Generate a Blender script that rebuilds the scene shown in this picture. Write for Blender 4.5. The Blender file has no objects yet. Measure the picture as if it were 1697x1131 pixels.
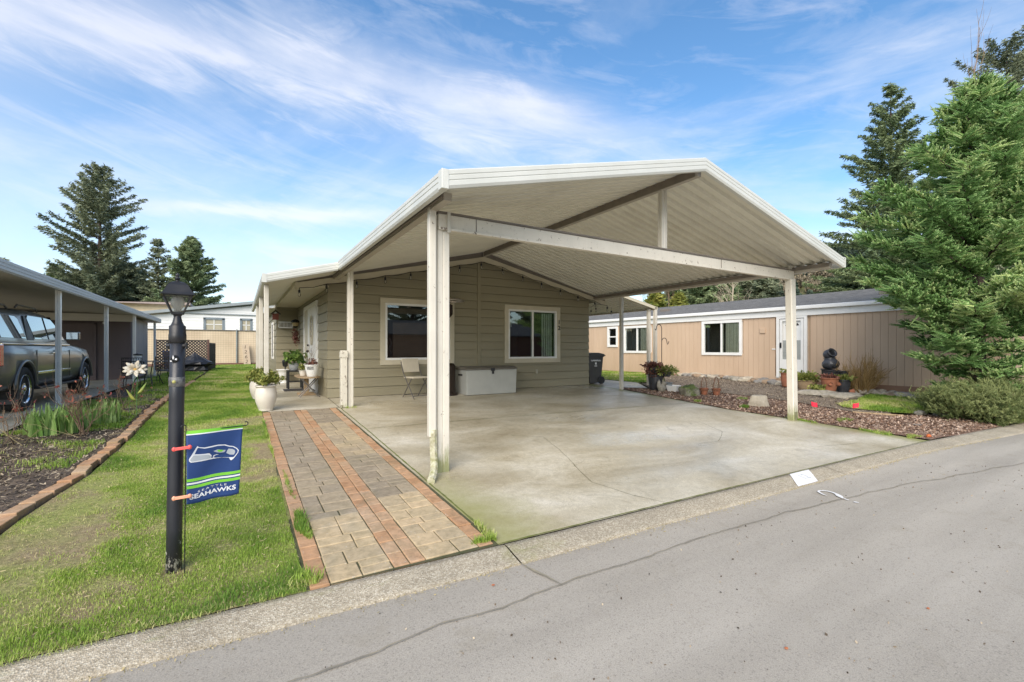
import bpy, bmesh, math, random
import numpy as np
from mathutils import Vector, Matrix, noise as mn
PI=math.pi; R=math.radians
rnd=random.Random(7)
S=bpy.context.scene; COL=S.collection
Y0=11.68; SL=.045
def gz(y): return SL*(y-Y0) if y<Y0 else 0.0
def kin(x): return float(np.interp(x,[-60,-1,1.76,9.7,14.5,30,70],[3.6,3.29,3.2,3.06,2.72,.6,-8]))
def kout(x): return kin(x)-float(np.interp(x,[-1,1.7,9,14.5],[.27,.28,.30,.42]))
def lin(r,g,b):
    f=lambda c:(c/255/12.92 if c<=10 else ((c/255+.055)/1.055)**2.4)
    return (f(r),f(g),f(b),1)
# ---------------------------------------------------------------- materials
def mk(name):
    m=bpy.data.materials.new(name); m.use_nodes=True; nt=m.node_tree
    b=nt.nodes['Principled BSDF']; return m,nt,b
def N(nt,t,**k):
    n=nt.nodes.new(t)
    for a,v in k.items():
        if a in n.inputs.keys(): n.inputs[a].default_value=v
        else: setattr(n,a,v)
    return n
def coords(nt,kind='Object',scale=(1,1,1),rot=(0,0,0)):
    if kind=='World': o=N(nt,'ShaderNodeNewGeometry').outputs['Position']
    else: o=N(nt,'ShaderNodeTexCoord').outputs[kind]
    mp=N(nt,'ShaderNodeMapping'); mp.inputs['Scale'].default_value=scale; mp.inputs['Rotation'].default_value=rot
    nt.links.new(o,mp.inputs['Vector']); return mp.outputs['Vector']
def noise(nt,vec,scale,detail=4,rough=.55,dist=0):
    n=N(nt,'ShaderNodeTexNoise'); n.inputs['Scale'].default_value=scale; n.inputs['Detail'].default_value=detail
    n.inputs['Roughness'].default_value=rough; n.inputs['Distortion'].default_value=dist
    nt.links.new(vec,n.inputs['Vector']); return n.outputs['Fac']
def ramp(nt,fac,stops):
    r=N(nt,'ShaderNodeValToRGB'); e=r.color_ramp.elements
    while len(e)<len(stops): e.new(.5)
    for i,(p,c) in enumerate(stops):
        e[i].position=p; e[i].color=c if len(c)==4 else (*c,1)
    nt.links.new(fac,r.inputs['Fac']); return r.outputs['Color']
def mixc(nt,fac,a,b,mode='MIX'):
    m=N(nt,'ShaderNodeMix'); m.data_type='RGBA'; m.blend_type=mode
    for s,v in ((0,fac),(6,a),(7,b)):
        if hasattr(v,'is_linked') or hasattr(v,'links'): nt.links.new(v,m.inputs[s])
        else: m.inputs[s].default_value=v
    return m.outputs[2]
def mrange(nt,v,a,b,c=0,d=1):
    m=N(nt,'ShaderNodeMapRange'); m.inputs[1].default_value=a; m.inputs[2].default_value=b; m.inputs[3].default_value=c; m.inputs[4].default_value=d
    nt.links.new(v,m.inputs[0]); return m.outputs[0]
def bump(nt,b,h,strength=.3,dist=.01):
    n=N(nt,'ShaderNodeBump'); n.inputs['Strength'].default_value=strength; n.inputs['Distance'].default_value=dist
    nt.links.new(h,n.inputs['Height']); nt.links.new(n.outputs['Normal'],b.inputs['Normal']); return n
def simple(name,c,c2=None,scale=6,rough=.6,metal=0,bs=0,bscale=60,stretch=(1,1,1),coat=0,dirt=0,dirtc=(.08,.06,.04,1),rvar=.1,spec=.5):
    m,nt,b=mk(name); v=coords(nt,'World',stretch)
    n1=noise(nt,v,scale,6,.6)
    if c2 is None: c2=tuple(x*.82 for x in c[:3])+(1,)
    col=ramp(nt,n1,[(.3,c2),(.7,c)])
    if dirt:
        n2=noise(nt,v,scale*.6,8,.7,.3)
        col=mixc(nt,mrange(nt,n2,.5,.72,0,dirt),col,dirtc)
    nt.links.new(col,b.inputs['Base Color'])
    nt.links.new(mrange(nt,n1,.3,.7,max(0.03,rough-rvar),min(1,rough+rvar)),b.inputs['Roughness'])
    b.inputs['Metallic'].default_value=metal; b.inputs['Coat Weight'].default_value=coat; b.inputs['Specular IOR Level'].default_value=spec
    if bs: bump(nt,b,noise(nt,v,bscale,5,.6),bs,.01)
    return m
def tinted(name,ca,cb,rough=.6,transl=0,mid=None,spec=.3):
    m,nt,b=mk(name); a=N(nt,'ShaderNodeAttribute'); a.attribute_name='tint'
    st=[(0,ca),(1,cb)] if mid is None else [(0,ca),(.5,mid),(1,cb)]
    col=ramp(nt,a.outputs['Fac'],st); nt.links.new(col,b.inputs['Base Color'])
    b.inputs['Roughness'].default_value=rough; b.inputs['Specular IOR Level'].default_value=spec
    if transl:
        t=N(nt,'ShaderNodeBsdfTranslucent'); nt.links.new(col,t.inputs['Color'])
        mx=N(nt,'ShaderNodeMixShader'); mx.inputs[0].default_value=transl
        nt.links.new(b.outputs[0],mx.inputs[1]); nt.links.new(t.outputs[0],mx.inputs[2])
        nt.links.new(mx.outputs[0],nt.nodes['Material Output'].inputs['Surface'])
    return m
def glassmat(name,tintc=(.9,.95,.93,1),refl=.05):
    m,nt,b=mk(name); nt.nodes.remove(b)
    t=N(nt,'ShaderNodeBsdfTransparent'); t.inputs[0].default_value=tintc
    g=N(nt,'ShaderNodeBsdfGlossy'); g.inputs['Roughness'].default_value=.01; g.inputs[0].default_value=(.95,.97,1,1)
    f=N(nt,'ShaderNodeFresnel'); f.inputs[0].default_value=1.5
    ad=N(nt,'ShaderNodeMath',operation='ADD',use_clamp=True); nt.links.new(f.outputs[0],ad.inputs[0]); ad.inputs[1].default_value=refl
    mx=N(nt,'ShaderNodeMixShader'); nt.links.new(ad.outputs[0],mx.inputs[0]); nt.links.new(t.outputs[0],mx.inputs[1]); nt.links.new(g.outputs[0],mx.inputs[2])
    nt.links.new(mx.outputs[0],nt.nodes['Material Output'].inputs['Surface']); return m
# ---------------------------------------------------------------- mesh builder
class MB:
    def __init__(s): s.v=[]; s.f=[]; s.t=[]; s.tc=.5; s.sm=[]; s.smooth=False
    def add(s,vs,fs):
        o=len(s.v); s.v+= [tuple(p) for p in vs]; s.f+=[tuple(i+o for i in f) for f in fs]; s.t+=[s.tc]*len(vs); s.sm+=[s.smooth]*len(fs); return s
    def box(s,x0,x1,y0,y1,z0,z1,M=None):
        vs=[(x,y,z) for z in (z0,z1) for y in (y0,y1) for x in (x0,x1)]
        if M is not None: vs=[M@Vector(p) for p in vs]
        return s.add(vs,[(0,2,3,1),(4,5,7,6),(0,1,5,4),(2,6,7,3),(0,4,6,2),(1,3,7,5)])
    def bar(s,p,q,w,h,up=(0,0,1)):
        p=Vector(p);q=Vector(q);d=(q-p).normalized(); up=Vector(up)
        sd=d.cross(up)
        if sd.length<1e-4: sd=d.cross(Vector((1,0,0)))
        sd.normalize(); u=sd.cross(d)
        vs=[]
        for c in (p,q):
            for a,b in ((-1,-1),(1,-1),(1,1),(-1,1)): vs.append(c+sd*a*w/2+u*b*h/2)
        return s.add(vs,[(0,1,2,3),(7,6,5,4),(0,4,5,1),(1,5,6,2),(2,6,7,3),(3,7,4,0)])
    def tube(s,pts,r,n=6,cap=True,closed=False):
        pts=[Vector(p) for p in pts]; m=len(pts); rr=r if hasattr(r,'__len__') else [r]*m
        vs=[];prev=None
        for i,p in enumerate(pts):
            if closed: t=pts[(i+1)%m]-pts[i-1]
            else: t=(pts[min(i+1,m-1)]-pts[max(i-1,0)])
            if t.length<1e-7: t=Vector((0,0,1))
            t.normalize()
            if prev is None:
                a=t.cross(Vector((0,0,1)))
                if a.length<.05: a=t.cross(Vector((1,0,0)))
            else: a=prev-t*prev.dot(t)
            if a.length<1e-6: a=t.cross(Vector((1,0,0)))
            a.normalize(); prev=a; b=t.cross(a)
            for k in range(n):
                th=2*PI*k/n; vs.append(p+(a*math.cos(th)+b*math.sin(th))*rr[i])
        fs=[]
        for i in range(m if closed else m-1):
            j=(i+1)%m
            for k in range(n): fs.append((i*n+k,i*n+(k+1)%n,j*n+(k+1)%n,j*n+k))
        if cap and not closed: fs.append(tuple(range(n-1,-1,-1))); fs.append(tuple((m-1)*n+k for k in range(n)))
        return s.add(vs,fs)
    def lathe(s,prof,c=(0,0,0),n=24,M=None,cap=True):
        vs=[];m=len(prof)
        for r,z in prof:
            for k in range(n):
                th=2*PI*k/n; vs.append(Vector((r*math.cos(th),r*math.sin(th),z)))
        if M is not None: vs=[M@p for p in vs]
        vs=[p+Vector(c) for p in vs]
        fs=[(i*n+k,i*n+(k+1)%n,(i+1)*n+(k+1)%n,(i+1)*n+k) for i in range(m-1) for k in range(n)]
        if cap: fs.append(tuple(range(n-1,-1,-1))); fs.append(tuple((m-1)*n+k for k in range(n)))
        return s.add(vs,fs)
    def prism(s,poly,a,b,axis='y'):
        # poly of 2D points extruded between a and b along axis
        f={'y':lambda p,t:(p[0],t,p[1]),'x':lambda p,t:(t,p[0],p[1]),'z':lambda p,t:(p[0],p[1],t)}[axis]
        n=len(poly); vs=[f(p,a) for p in poly]+[f(p,b) for p in poly]
        return s.add(vs,[tuple(range(n-1,-1,-1)),tuple(range(n,2*n))]+[(i,(i+1)%n,n+(i+1)%n,n+i) for i in range(n)])
    def ball(s,c,rx,ry=None,rz=None,n=12,m=8,jit=0,seed=0):
        ry=ry or rx; rz=rz or rx; c=Vector(c); vs=[];
        for i in range(m+1):
            ph=PI*i/m
            for k in range(n):
                th=2*PI*k/n; d=Vector((math.sin(ph)*math.cos(th),math.sin(ph)*math.sin(th),math.cos(ph)))
                j=1+jit*mn.noise(d*1.7+Vector((seed*3.1,seed,0)))
                vs.append(c+Vector((d.x*rx,d.y*ry,d.z*rz))*j)
        fs=[(i*n+k,(i+1)*n+k,(i+1)*n+(k+1)%n,i*n+(k+1)%n) for i in range(m) for k in range(n)]
        return s.add(vs,fs)
    def build(s,name,mat,parent=None,bevel=0,W=False,smooth=False,seg=2):
        vs=s.v
        if W and parent is not None:
            L=root_loc(parent); vs=[(x-L[0],y-L[1],z-L[2]) for x,y,z in vs]
        me=bpy.data.meshes.new(name); me.from_pydata(vs,[],s.f); me.materials.append(mat)
        if smooth: me.polygons.foreach_set('use_smooth',[True]*len(s.f))
        elif any(s.sm): me.polygons.foreach_set('use_smooth',s.sm)
        a=me.attributes.new('tint','FLOAT','POINT'); a.data.foreach_set('value',s.t)
        bm=bmesh.new(); bm.from_mesh(me); bmesh.ops.recalc_face_normals(bm,faces=bm.faces); bm.to_mesh(me); bm.free()
        o=bpy.data.objects.new(name,me); COL.objects.link(o)
        if parent is not None: o.parent=parent
        if bevel:
            md=o.modifiers.new('b','BEVEL'); md.width=bevel; md.segments=seg; md.limit_method='ANGLE'; md.angle_limit=R(40)
        return o
def root_loc(o):
    while o.parent is not None: o=o.parent
    return o.location
def npmesh(name,V,F,mat,parent=None,tint=None,smooth=False):
    V=np.asarray(V,dtype=np.float32); F=np.asarray(F,dtype=np.int32); k=F.shape[1]
    me=bpy.data.meshes.new(name); me.vertices.add(len(V)); me.vertices.foreach_set('co',V.ravel())
    me.loops.add(F.size); me.loops.foreach_set('vertex_index',F.ravel())
    me.polygons.add(len(F)); me.polygons.foreach_set('loop_start',np.arange(0,F.size,k,dtype=np.int32))
    try: me.polygons.foreach_set('loop_total',np.full(len(F),k,dtype=np.int32))
    except Exception: pass
    me.update(calc_edges=True); me.validate()
    if tint is not None:
        a=me.attributes.new('tint','FLOAT','POINT'); a.data.foreach_set('value',np.asarray(tint,dtype=np.float32))
    if smooth: me.polygons.foreach_set('use_smooth',[True]*len(F))
    me.materials.append(mat); o=bpy.data.objects.new(name,me); COL.objects.link(o)
    if parent is not None: o.parent=parent
    return o
def thing(name,label,cat,loc=(0,0,0),rz=0,group=None):
    o=bpy.data.objects.new(name,None); COL.objects.link(o); o.empty_display_size=.2
    o.location=loc; o.rotation_euler=(0,0,rz); o['label']=label; o['category']=cat
    if group: o['group']=group
    return o
def tag(o,label,cat,group=None,kind=None):
    o['label']=label; o['category']=cat
    if group: o['group']=group
    if kind: o['kind']=kind
    return o
def struct(o,label=None,kind='structure'):
    o['kind']=kind; o['category']=o.name.split('.')[0].replace('_',' ')
    if label: o['label']=label
    return o
def dup(o,loc=None,rz=None,label=None,scale=None):
    r=o.copy(); COL.objects.link(r)
    if loc is not None: r.location=loc
    if rz is not None: r.rotation_euler=(0,0,rz)
    if scale is not None: r.scale=(scale,)*3 if not hasattr(scale,'__len__') else scale
    if label: r['label']=label
    def rec(a,b):
        for ch in list(a.children):
            if ch in done: continue
            c=ch.copy(); COL.objects.link(c); c.parent=b; done.add(c); rec(ch,c)
    done=set(); rec(o,r); return r
def V3(*a): return Vector(a)
# ---------------------------------------------------------------- palette
M={}
M['siding']=simple('siding_paint',lin(149,142,118),lin(139,132,109),2,.55,bs=.25,bscale=90,stretch=(.25,.25,3))
M['trim']=simple('trim_paint',lin(200,192,170),lin(188,180,158),3,.5,bs=.1)
M['white']=simple('white_vinyl',(.80,.80,.77,1),(.74,.74,.71,1),3,.35)
M['alum']=simple('white_aluminium',(.58,.55,.48,1),(.52,.49,.42,1),2.2,.4,stretch=(1,1,2),dirt=.25,dirtc=(.40,.38,.30,1))
M['fascia']=simple('fascia_aluminium',(.60,.61,.57,1),(.54,.55,.51,1),2.5,.38,dirt=.22,dirtc=(.42,.42,.36,1))
M['pan']=simple('roof_pan_underside',(.74,.72,.62,1),(.66,.64,.55,1),1.5,.5,dirt=.2,dirtc=(.36,.32,.24,1))
M['chip']=simple('chipped_cream_paint',(.75,.72,.63,1),(.70,.67,.58,1),5,.5,dirt=.0)
M['brownsteel']=simple('brown_steel',(.20,.17,.14,1),(.14,.12,.10,1),5,.55)
M['black']=simple('black_metal',(.018,.018,.02,1),(.012,.012,.013,1),8,.4)
M['blackplastic']=simple('black_plastic',(.03,.03,.032,1),None,8,.5)
M['dark']=simple('dark_interior',(.035,.03,.028,1),None,2,.8)
M['glass']=glassmat('window_glass')
M['glassclear']=glassmat('lantern_glass',(.97,.97,.95,1),.02)
M['chrome']=simple('chrome',(.75,.75,.76,1),(.6,.6,.62,1),10,.12,metal=1,rvar=.05)
M['terracotta']=simple('terracotta',lin(165,104,76),lin(135,88,66),9,.8,dirt=.5,dirtc=(.12,.11,.07,1),bs=.2)
M['darkpot']=simple('dark_glazed_clay',(.05,.055,.065,1),(.03,.03,.035,1),9,.35,dirt=.4,dirtc=(.13,.12,.11,1))
M['whitepot']=simple('cream_ceramic',(.72,.68,.60,1),(.66,.61,.53,1),5,.4,dirt=.25,dirtc=(.35,.28,.2,1))
M['stone']=simple('pale_stone',(.38,.35,.29,1),(.22,.20,.16,1),9,.85,bs=.6,bscale=25,dirt=.4,dirtc=(.10,.11,.05,1))
M['stonegrey']=simple('grey_stone',(.30,.285,.26,1),(.17,.16,.145,1),9,.85,bs=.6,bscale=25)
M['stonetan']=simple('tan_stone',(.34,.25,.17,1),(.24,.17,.11,1),9,.85,bs=.6,bscale=25)
M['soil']=simple('potting_soil',(.045,.03,.02,1),(.02,.014,.01,1),20,.95,bs=.8,bscale=40)
M['wood']=simple('weathered_wood',lin(178,155,122),lin(140,118,90),5,.75,stretch=(1,8,8),bs=.2)
M['bark']=simple('bark',(.11,.08,.06,1),(.05,.036,.028,1),12,.9,stretch=(1,1,.3),bs=.8,bscale=20)
M['barkpale']=simple('pale_bark',(.42,.36,.28,1),(.28,.24,.18,1),12,.85)
# chipped paint: brown spots with their own shape
def chippaint(name,c,amount,moss=True):
    m,nt,b=mk(name); v=coords(nt,'World'); n=noise(nt,v,3,5); col=ramp(nt,n,[(.3,tuple(x*.9 for x in c[:3])+(1,)),(.7,c)])
    n2=noise(nt,coords(nt,'World',(1,1,.6)),17,8,.75,.6)
    chip=mrange(nt,n2,amount,amount+.012)
    stk=noise(nt,coords(nt,'World',(22,22,.7)),1.5,6,.7); col=mixc(nt,mrange(nt,stk,.52,.75,0,.20),col,(.38,.34,.25,1))
    nr=noise(nt,v,9,3); chip2=N(nt,'ShaderNodeMath',operation='MULTIPLY'); nt.links.new(chip,chip2.inputs[0]); nt.links.new(mrange(nt,nr,.5,.56),chip2.inputs[1])
    col=mixc(nt,chip2.outputs[0],col,(.10,.06,.035,1))
    if moss:
        # algae creeping up from the foot (a growth that stays put)
        sep=N(nt,'ShaderNodeSeparateXYZ'); nt.links.new(v,sep.inputs[0])
        sub=N(nt,'ShaderNodeMath',operation='MULTIPLY_ADD'); nt.links.new(noise(nt,coords(nt,'World',(9,9,2)),2,6,.7),sub.inputs[0]); sub.inputs[1].default_value=.9; nt.links.new(mrange(nt,sep.outputs[2],-.35,.45,1,0),sub.inputs[2])
        col=mixc(nt,mrange(nt,sub.outputs[0],.98,1.25,0,.85),col,(.20,.22,.07,1))
    nt.links.new(col,b.inputs['Base Color']); b.inputs['Roughness'].default_value=.5
    bn=bump(nt,b,chip2.outputs[0],.3,.003); bn.invert=True
    return m
M['postpaint']=chippaint('post_paint',(.68,.645,.56,1),.62)
M['beampaint']=chippaint('beam_paint',(.67,.63,.54,1),.59,False)
M['rotpaint']=chippaint('rotting_paint',(.62,.59,.50,1),.55)
# ---------------------------------------------------------------- ground materials
def m_asphalt():
    m,nt,b=mk('asphalt'); v=coords(nt,'World')
    big=noise(nt,coords(nt,'World',(.5,1.3,1)),.9,6,.6,.4); col=ramp(nt,big,[(.3,(.35,.318,.268,1)),(.7,(.41,.376,.322,1))])
    sp=noise(nt,v,150,3,.8); col=mixc(nt,1.0,col,ramp(nt,sp,[(.32,(.74,.74,.73,1)),(.5,(1,1,1,1)),(.68,(1.24,1.23,1.21,1))]),'MULTIPLY')
    vo=N(nt,'ShaderNodeTexVoronoi'); vo.inputs['Scale'].default_value=120; nt.links.new(v,vo.inputs['Vector'])
    sep=N(nt,'ShaderNodeSeparateColor'); nt.links.new(vo.outputs['Color'],sep.inputs[0])
    col=mixc(nt,mrange(nt,sep.outputs[0],.86,.9,0,.45),col,(.42,.38,.31,1)); col=mixc(nt,mrange(nt,sep.outputs[1],.90,.92,0,.22),col,(.03,.03,.03,1))
    oil=noise(nt,v,1.7,5,.75,.2); col=mixc(nt,mrange(nt,oil,.66,.74,0,.4),col,(.09,.085,.075,1)); pol=noise(nt,coords(nt,'World',(.12,1.6,1)),1.2,4,.5); col=mixc(nt,1.0,col,ramp(nt,pol,[(.35,(.88,.88,.88,1)),(.65,(1.1,1.1,1.1,1))]),'MULTIPLY')
    tan=noise(nt,v,3.1,7,.7,.3); col=mixc(nt,mrange(nt,tan,.56,.75,0,.35),col,(.22,.19,.13,1))
    nt.links.new(col,b.inputs['Base Color']); b.inputs['Roughness'].default_value=.85
    bump(nt,b,sp,.5,.006); return m
def m_gutter():
    m,nt,b=mk('kerb_concrete'); v=coords(nt,'World')
    vo=N(nt,'ShaderNodeTexVoronoi'); vo.inputs['Scale'].default_value=105; nt.links.new(v,vo.inputs['Vector'])
    sep=N(nt,'ShaderNodeSeparateColor'); nt.links.new(vo.outputs['Color'],sep.inputs[0])
    col=ramp(nt,sep.outputs[0],[(0,(.27,.235,.175,1)),(.45,(.37,.325,.25,1)),(.8,(.45,.405,.32,1)),(1,(.55,.51,.42,1))])
    big=noise(nt,v,2,6,.6); col=mixc(nt,1.0,col,ramp(nt,big,[(.3,(.75,.74,.72,1)),(.7,(1.08,1.06,1.02,1))]),'MULTIPLY')
    moss=noise(nt,coords(nt,'World',(.8,2.5,1)),2.3,8,.7,.5); col=mixc(nt,mrange(nt,moss,.60,.74,0,.55),col,(.17,.19,.05,1))
    # green patch at the driveway corner
    mp=N(nt,'ShaderNodeMapping'); nt.links.new(v,mp.inputs[0]); mp.inputs['Location'].default_value=(-1.98,-3.05,0); 
    ln=N(nt,'ShaderNodeVectorMath',operation='LENGTH'); nt.links.new(mp.outputs[0],ln.inputs[0])
    mm=N(nt,'ShaderNodeMath',operation='MULTIPLY_ADD'); nt.links.new(noise(nt,v,6,5,.7),mm.inputs[0]); mm.inputs[1].default_value=.5; nt.links.new(ln.outputs['Value'],mm.inputs[2])
    col=mixc(nt,mrange(nt,mm.outputs[0],.75,.45,0,.6),col,(.26,.27,.07,1))
    nt.links.new(col,b.inputs['Base Color']); b.inputs['Roughness'].default_value=.85
    bump(nt,b,vo.outputs['Distance'],.7,.006); return m
def m_concrete(name='driveway_concrete',wet=True,mossy=True):
    m,nt,b=mk(name); v=coords(nt,'World')
    a=noise(nt,coords(nt,'World',(.6,1,1)),.8,7,.62,.6); col=ramp(nt,a,[(.28,(.32,.27,.18,1)),(.43,(.43,.38,.275,1)),(.57,(.54,.495,.39,1)),(.72,(.66,.62,.53,1))])
    s2=noise(nt,v,3.3,9,.7,1.2); col=mixc(nt,mrange(nt,s2,.56,.72,0,.5),col,(.22,.19,.13,1))
    s3=noise(nt,coords(nt,'World',(1,1,1),(0,0,.5)),1.7,8,.68,.8); col=mixc(nt,mrange(nt,s3,.58,.75,0,.4),col,(.62,.58,.50,1))
    fine=noise(nt,v,110,3,.75); col=mixc(nt,1.0,col,ramp(nt,fine,[(.3,(.70,.70,.69,1)),(.7,(1.24,1.24,1.24,1))]),'MULTIPLY'); mid_=noise(nt,v,14,8,.8,.6); col=mixc(nt,1.0,col,ramp(nt,mid_,[(.3,(.80,.79,.76,1)),(.52,(1,1,1,1)),(.7,(1.15,1.15,1.13,1))]),'MULTIPLY')
    pit=N(nt,'ShaderNodeTexVoronoi'); pit.inputs['Scale'].default_value=16; nt.links.new(v,pit.inputs['Vector']); col=mixc(nt,mrange(nt,pit.outputs['Distance'],.10,.05,0,.55),col,(.16,.13,.09,1))
    if mossy:
        sep=N(nt,'ShaderNodeSeparateXYZ'); nt.links.new(v,sep.inputs[0])
        ns=noise(nt,v,2.2,10,.8,.8)
        # algae along the left edge near the road
        ex=mrange(nt,sep.outputs[0],1.8,3.0,1,0); ey=mrange(nt,sep.outputs[1],6.2,4.0,0,1)
        mu=N(nt,'ShaderNodeMath',operation='MULTIPLY'); nt.links.new(ex,mu.inputs[0]); nt.links.new(ey,mu.inputs[1])
        ad=N(nt,'ShaderNodeMath',operation='MULTIPLY_ADD'); nt.links.new(ns,ad.inputs[0]); ad.inputs[1].default_value=.8; nt.links.new(mu.outputs[0],ad.inputs[2])
        col=mixc(nt,mrange(nt,ad.outputs[0],.72,1.35,0,.75),col,(.26,.26,.08,1))
        ex2=mrange(nt,sep.outputs[0],9.3,10.05,0,1); ad2=N(nt,'ShaderNodeMath',operation='MULTIPLY_ADD'); nt.links.new(ns,ad2.inputs[0]); ad2.inputs[1].default_value=.9; nt.links.new(ex2,ad2.inputs[2])
        col=mixc(nt,mrange(nt,ad2.outputs[0],.95,1.45,0,.8),col,(.24,.24,.07,1))
    nt.links.new(col,b.inputs['Base Color'])
    if wet:
        w=noise(nt,coords(nt,'World',(.5,1,1)),.55,5,.6,.4); w2=N(nt,'ShaderNodeMath',operation='MULTIPLY_ADD'); nt.links.new(fine,w2.inputs[0]); w2.inputs[1].default_value=.12; nt.links.new(mrange(nt,w,.42,.62,.55,.2),w2.inputs[2])
        nt.links.new(w2.outputs[0],b.inputs['Roughness'])
    else: b.inputs['Roughness'].default_value=.75
    bump(nt,b,fine,.12,.004); return m
def m_soil(name,ca,cb,cc,scale=9):
    m,nt,b=mk(name); v=coords(nt,'World')
    n1=noise(nt,v,scale,8,.7,.3); col=ramp(nt,n1,[(.3,ca),(.5,cb),(.72,cc)])
    vo=N(nt,'ShaderNodeTexVoronoi'); vo.inputs['Scale'].default_value=55; nt.links.new(v,vo.inputs['Vector'])
    sep=N(nt,'ShaderNodeSeparateColor'); nt.links.new(vo.outputs['Color'],sep.inputs[0])
    col=mixc(nt,1.0,col,ramp(nt,sep.outputs[0],[(0,(.5,.5,.5,1)),(1,(1.5,1.45,1.4,1))]),'MULTIPLY')
    nt.links.new(col,b.inputs['Base Color']); b.inputs['Roughness'].default_value=.95
    bump(nt,b,vo.outputs['Distance'],.8,.012); return m
def m_lawn():
    m,nt,b=mk('lawn_turf'); v=coords(nt,'World')
    n1=noise(nt,v,1.1,7,.65,.4); n2=noise(nt,v,24,6,.75)
    col=ramp(nt,n2,[(.28,(.14,.16,.04,1)),(.5,(.26,.32,.06,1)),(.72,(.42,.44,.13,1))])
    soil=ramp(nt,n2,[(.3,(.19,.13,.075,1)),(.7,(.42,.33,.20,1))])
    col=mixc(nt,mrange(nt,n1,.42,.60,.2,.92),col,soil)
    nt.links.new(col,b.inputs['Base Color']); b.inputs['Roughness'].default_value=.95
    bump(nt,b,n2,1,.03); return m
M['asphalt']=m_asphalt(); M['gutter']=m_gutter(); M['concrete']=m_concrete(); M['slab']=m_concrete('porch_concrete',True,False)
M['mulch']=m_soil('bark_mulch_base',(.085,.05,.035,1),(.19,.12,.085,1),(.31,.21,.155,1))
M['bedsoil']=m_soil('bed_soil',(.03,.024,.018,1),(.08,.06,.045,1),(.24,.19,.13,1),6)
M['gravel']=m_soil('bare_gravel_soil',(.11,.085,.06,1),(.19,.15,.11,1),(.32,.27,.20,1),5)
M['lawn']=m_lawn()
M['earth']=m_soil('open_ground',(.09,.09,.04,1),(.12,.13,.05,1),(.18,.17,.08,1),1)
def m_paver(name):
    m,nt,b=mk(name); v=coords(nt,'World'); a=N(nt,'ShaderNodeAttribute'); a.attribute_name='tint'
    r=N(nt,'ShaderNodeValToRGB'); r.color_ramp.interpolation='LINEAR'
    st=[(0,(.27,.22,.155,1)),(.15,(.33,.27,.19,1)),(.30,(.40,.32,.21,1)),(.45,(.47,.37,.225,1)),(.55,(.52,.40,.245,1)),(.70,(.41,.225,.115,1)),(.85,(.47,.28,.155,1)),(1,(.46,.32,.20,1))]
    e=r.color_ramp.elements
    while len(e)<len(st): e.new(.5)
    for i,(p,c) in enumerate(st): e[i].position=p; e[i].color=c
    nt.links.new(a.outputs['Fac'],r.inputs['Fac'])
    n1=noise(nt,v,14,7,.7,.4); col=mixc(nt,1.0,r.outputs['Color'],ramp(nt,n1,[(.25,(.55,.55,.52,1)),(.5,(.92,.92,.92,1)),(.75,(1.15,1.15,1.15,1))]),'MULTIPLY')
    n2=noise(nt,v,42,3,.6); col=mixc(nt,mrange(nt,n2,.66,.7,0,.4),col,(.6,.58,.52,1))
    n3=noise(nt,v,2.5,9,.75,.5); col=mixc(nt,mrange(nt,n3,.50,.70,0,.55),col,(.19,.17,.10,1)); n4=noise(nt,v,1.3,8,.7,.6); col=mixc(nt,mrange(nt,n4,.52,.72,0,.35),col,(.50,.45,.36,1))
    nt.links.new(col,b.inputs['Base Color']); b.inputs['Roughness'].default_value=.85
    bump(nt,b,noise(nt,v,120,4,.7),.4,.004); return m
M['paver']=m_paver('paver')
M['joint']=simple('mossy_joint',(.10,.09,.05,1),(.05,.06,.02,1),14,.95,bs=.6)
# foliage
M['grass']=tinted('grass_blade',(.14,.27,.04,1),(.64,.60,.28,1),.6,.35,mid=(.33,.46,.075,1))
M['grassdry']=tinted('dry_grass',(.30,.25,.12,1),(.55,.46,.26,1),.8,.2)
M['spruce']=tinted('spruce_needles',(.11,.22,.06,1),(.60,.70,.32,1),.5,.2,mid=(.26,.43,.15,1))
M['firdark']=tinted('fir_needles',(.09,.12,.07,1),(.30,.33,.20,1),.6,.1)
M['cedar']=tinted('cedar_foliage',(.08,.13,.06,1),(.27,.33,.16,1),.6,.1)
M['pine']=tinted('pine_needles',(.09,.13,.04,1),(.33,.37,.15,1),.6,.15)
M['yellowleaf']=tinted('yellow_green_leaf',(.12,.16,.03,1),(.36,.34,.08,1),.6,.2)
M['leaf']=tinted('green_leaf',(.05,.12,.03,1),(.22,.32,.07,1),.5,.25)
M['leafyg']=tinted('yellowish_shrub_leaf',(.10,.15,.03,1),(.42,.42,.12,1),.5,.25)
M['redleaf']=tinted('reddish_leaf',(.13,.05,.04,1),(.30,.14,.10,1),.5,.2)
M['iris']=tinted('iris_leaf',(.17,.32,.07,1),(.42,.56,.20,1),.45,.3)
M['twig']=tinted('bare_twig',(.10,.065,.045,1),(.32,.23,.15,1),.8)
M['twigyellow']=tinted('golden_twig',(.20,.13,.045,1),(.48,.32,.14,1),.7)
M['chips']=tinted('bark_chips',(.13,.075,.05,1),(.60,.47,.37,1),.9,mid=(.29,.185,.125,1))
M['debris']=tinted('bed_debris',(.05,.04,.03,1),(.50,.42,.30,1),.9,mid=(.17,.13,.09,1))
M['forest']=tinted('forest_foliage',(.035,.062,.045,1),(.10,.135,.09,1),.8)
M['forestbrown']=tinted('bare_crowns',(.22,.18,.12,1),(.34,.29,.20,1),.9)
CS=(0.0,0.0,1.5,2.0); SKV=1.5; CB=0.70; SKS=.078; SUNE=2.35; EXPO=1.06
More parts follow.
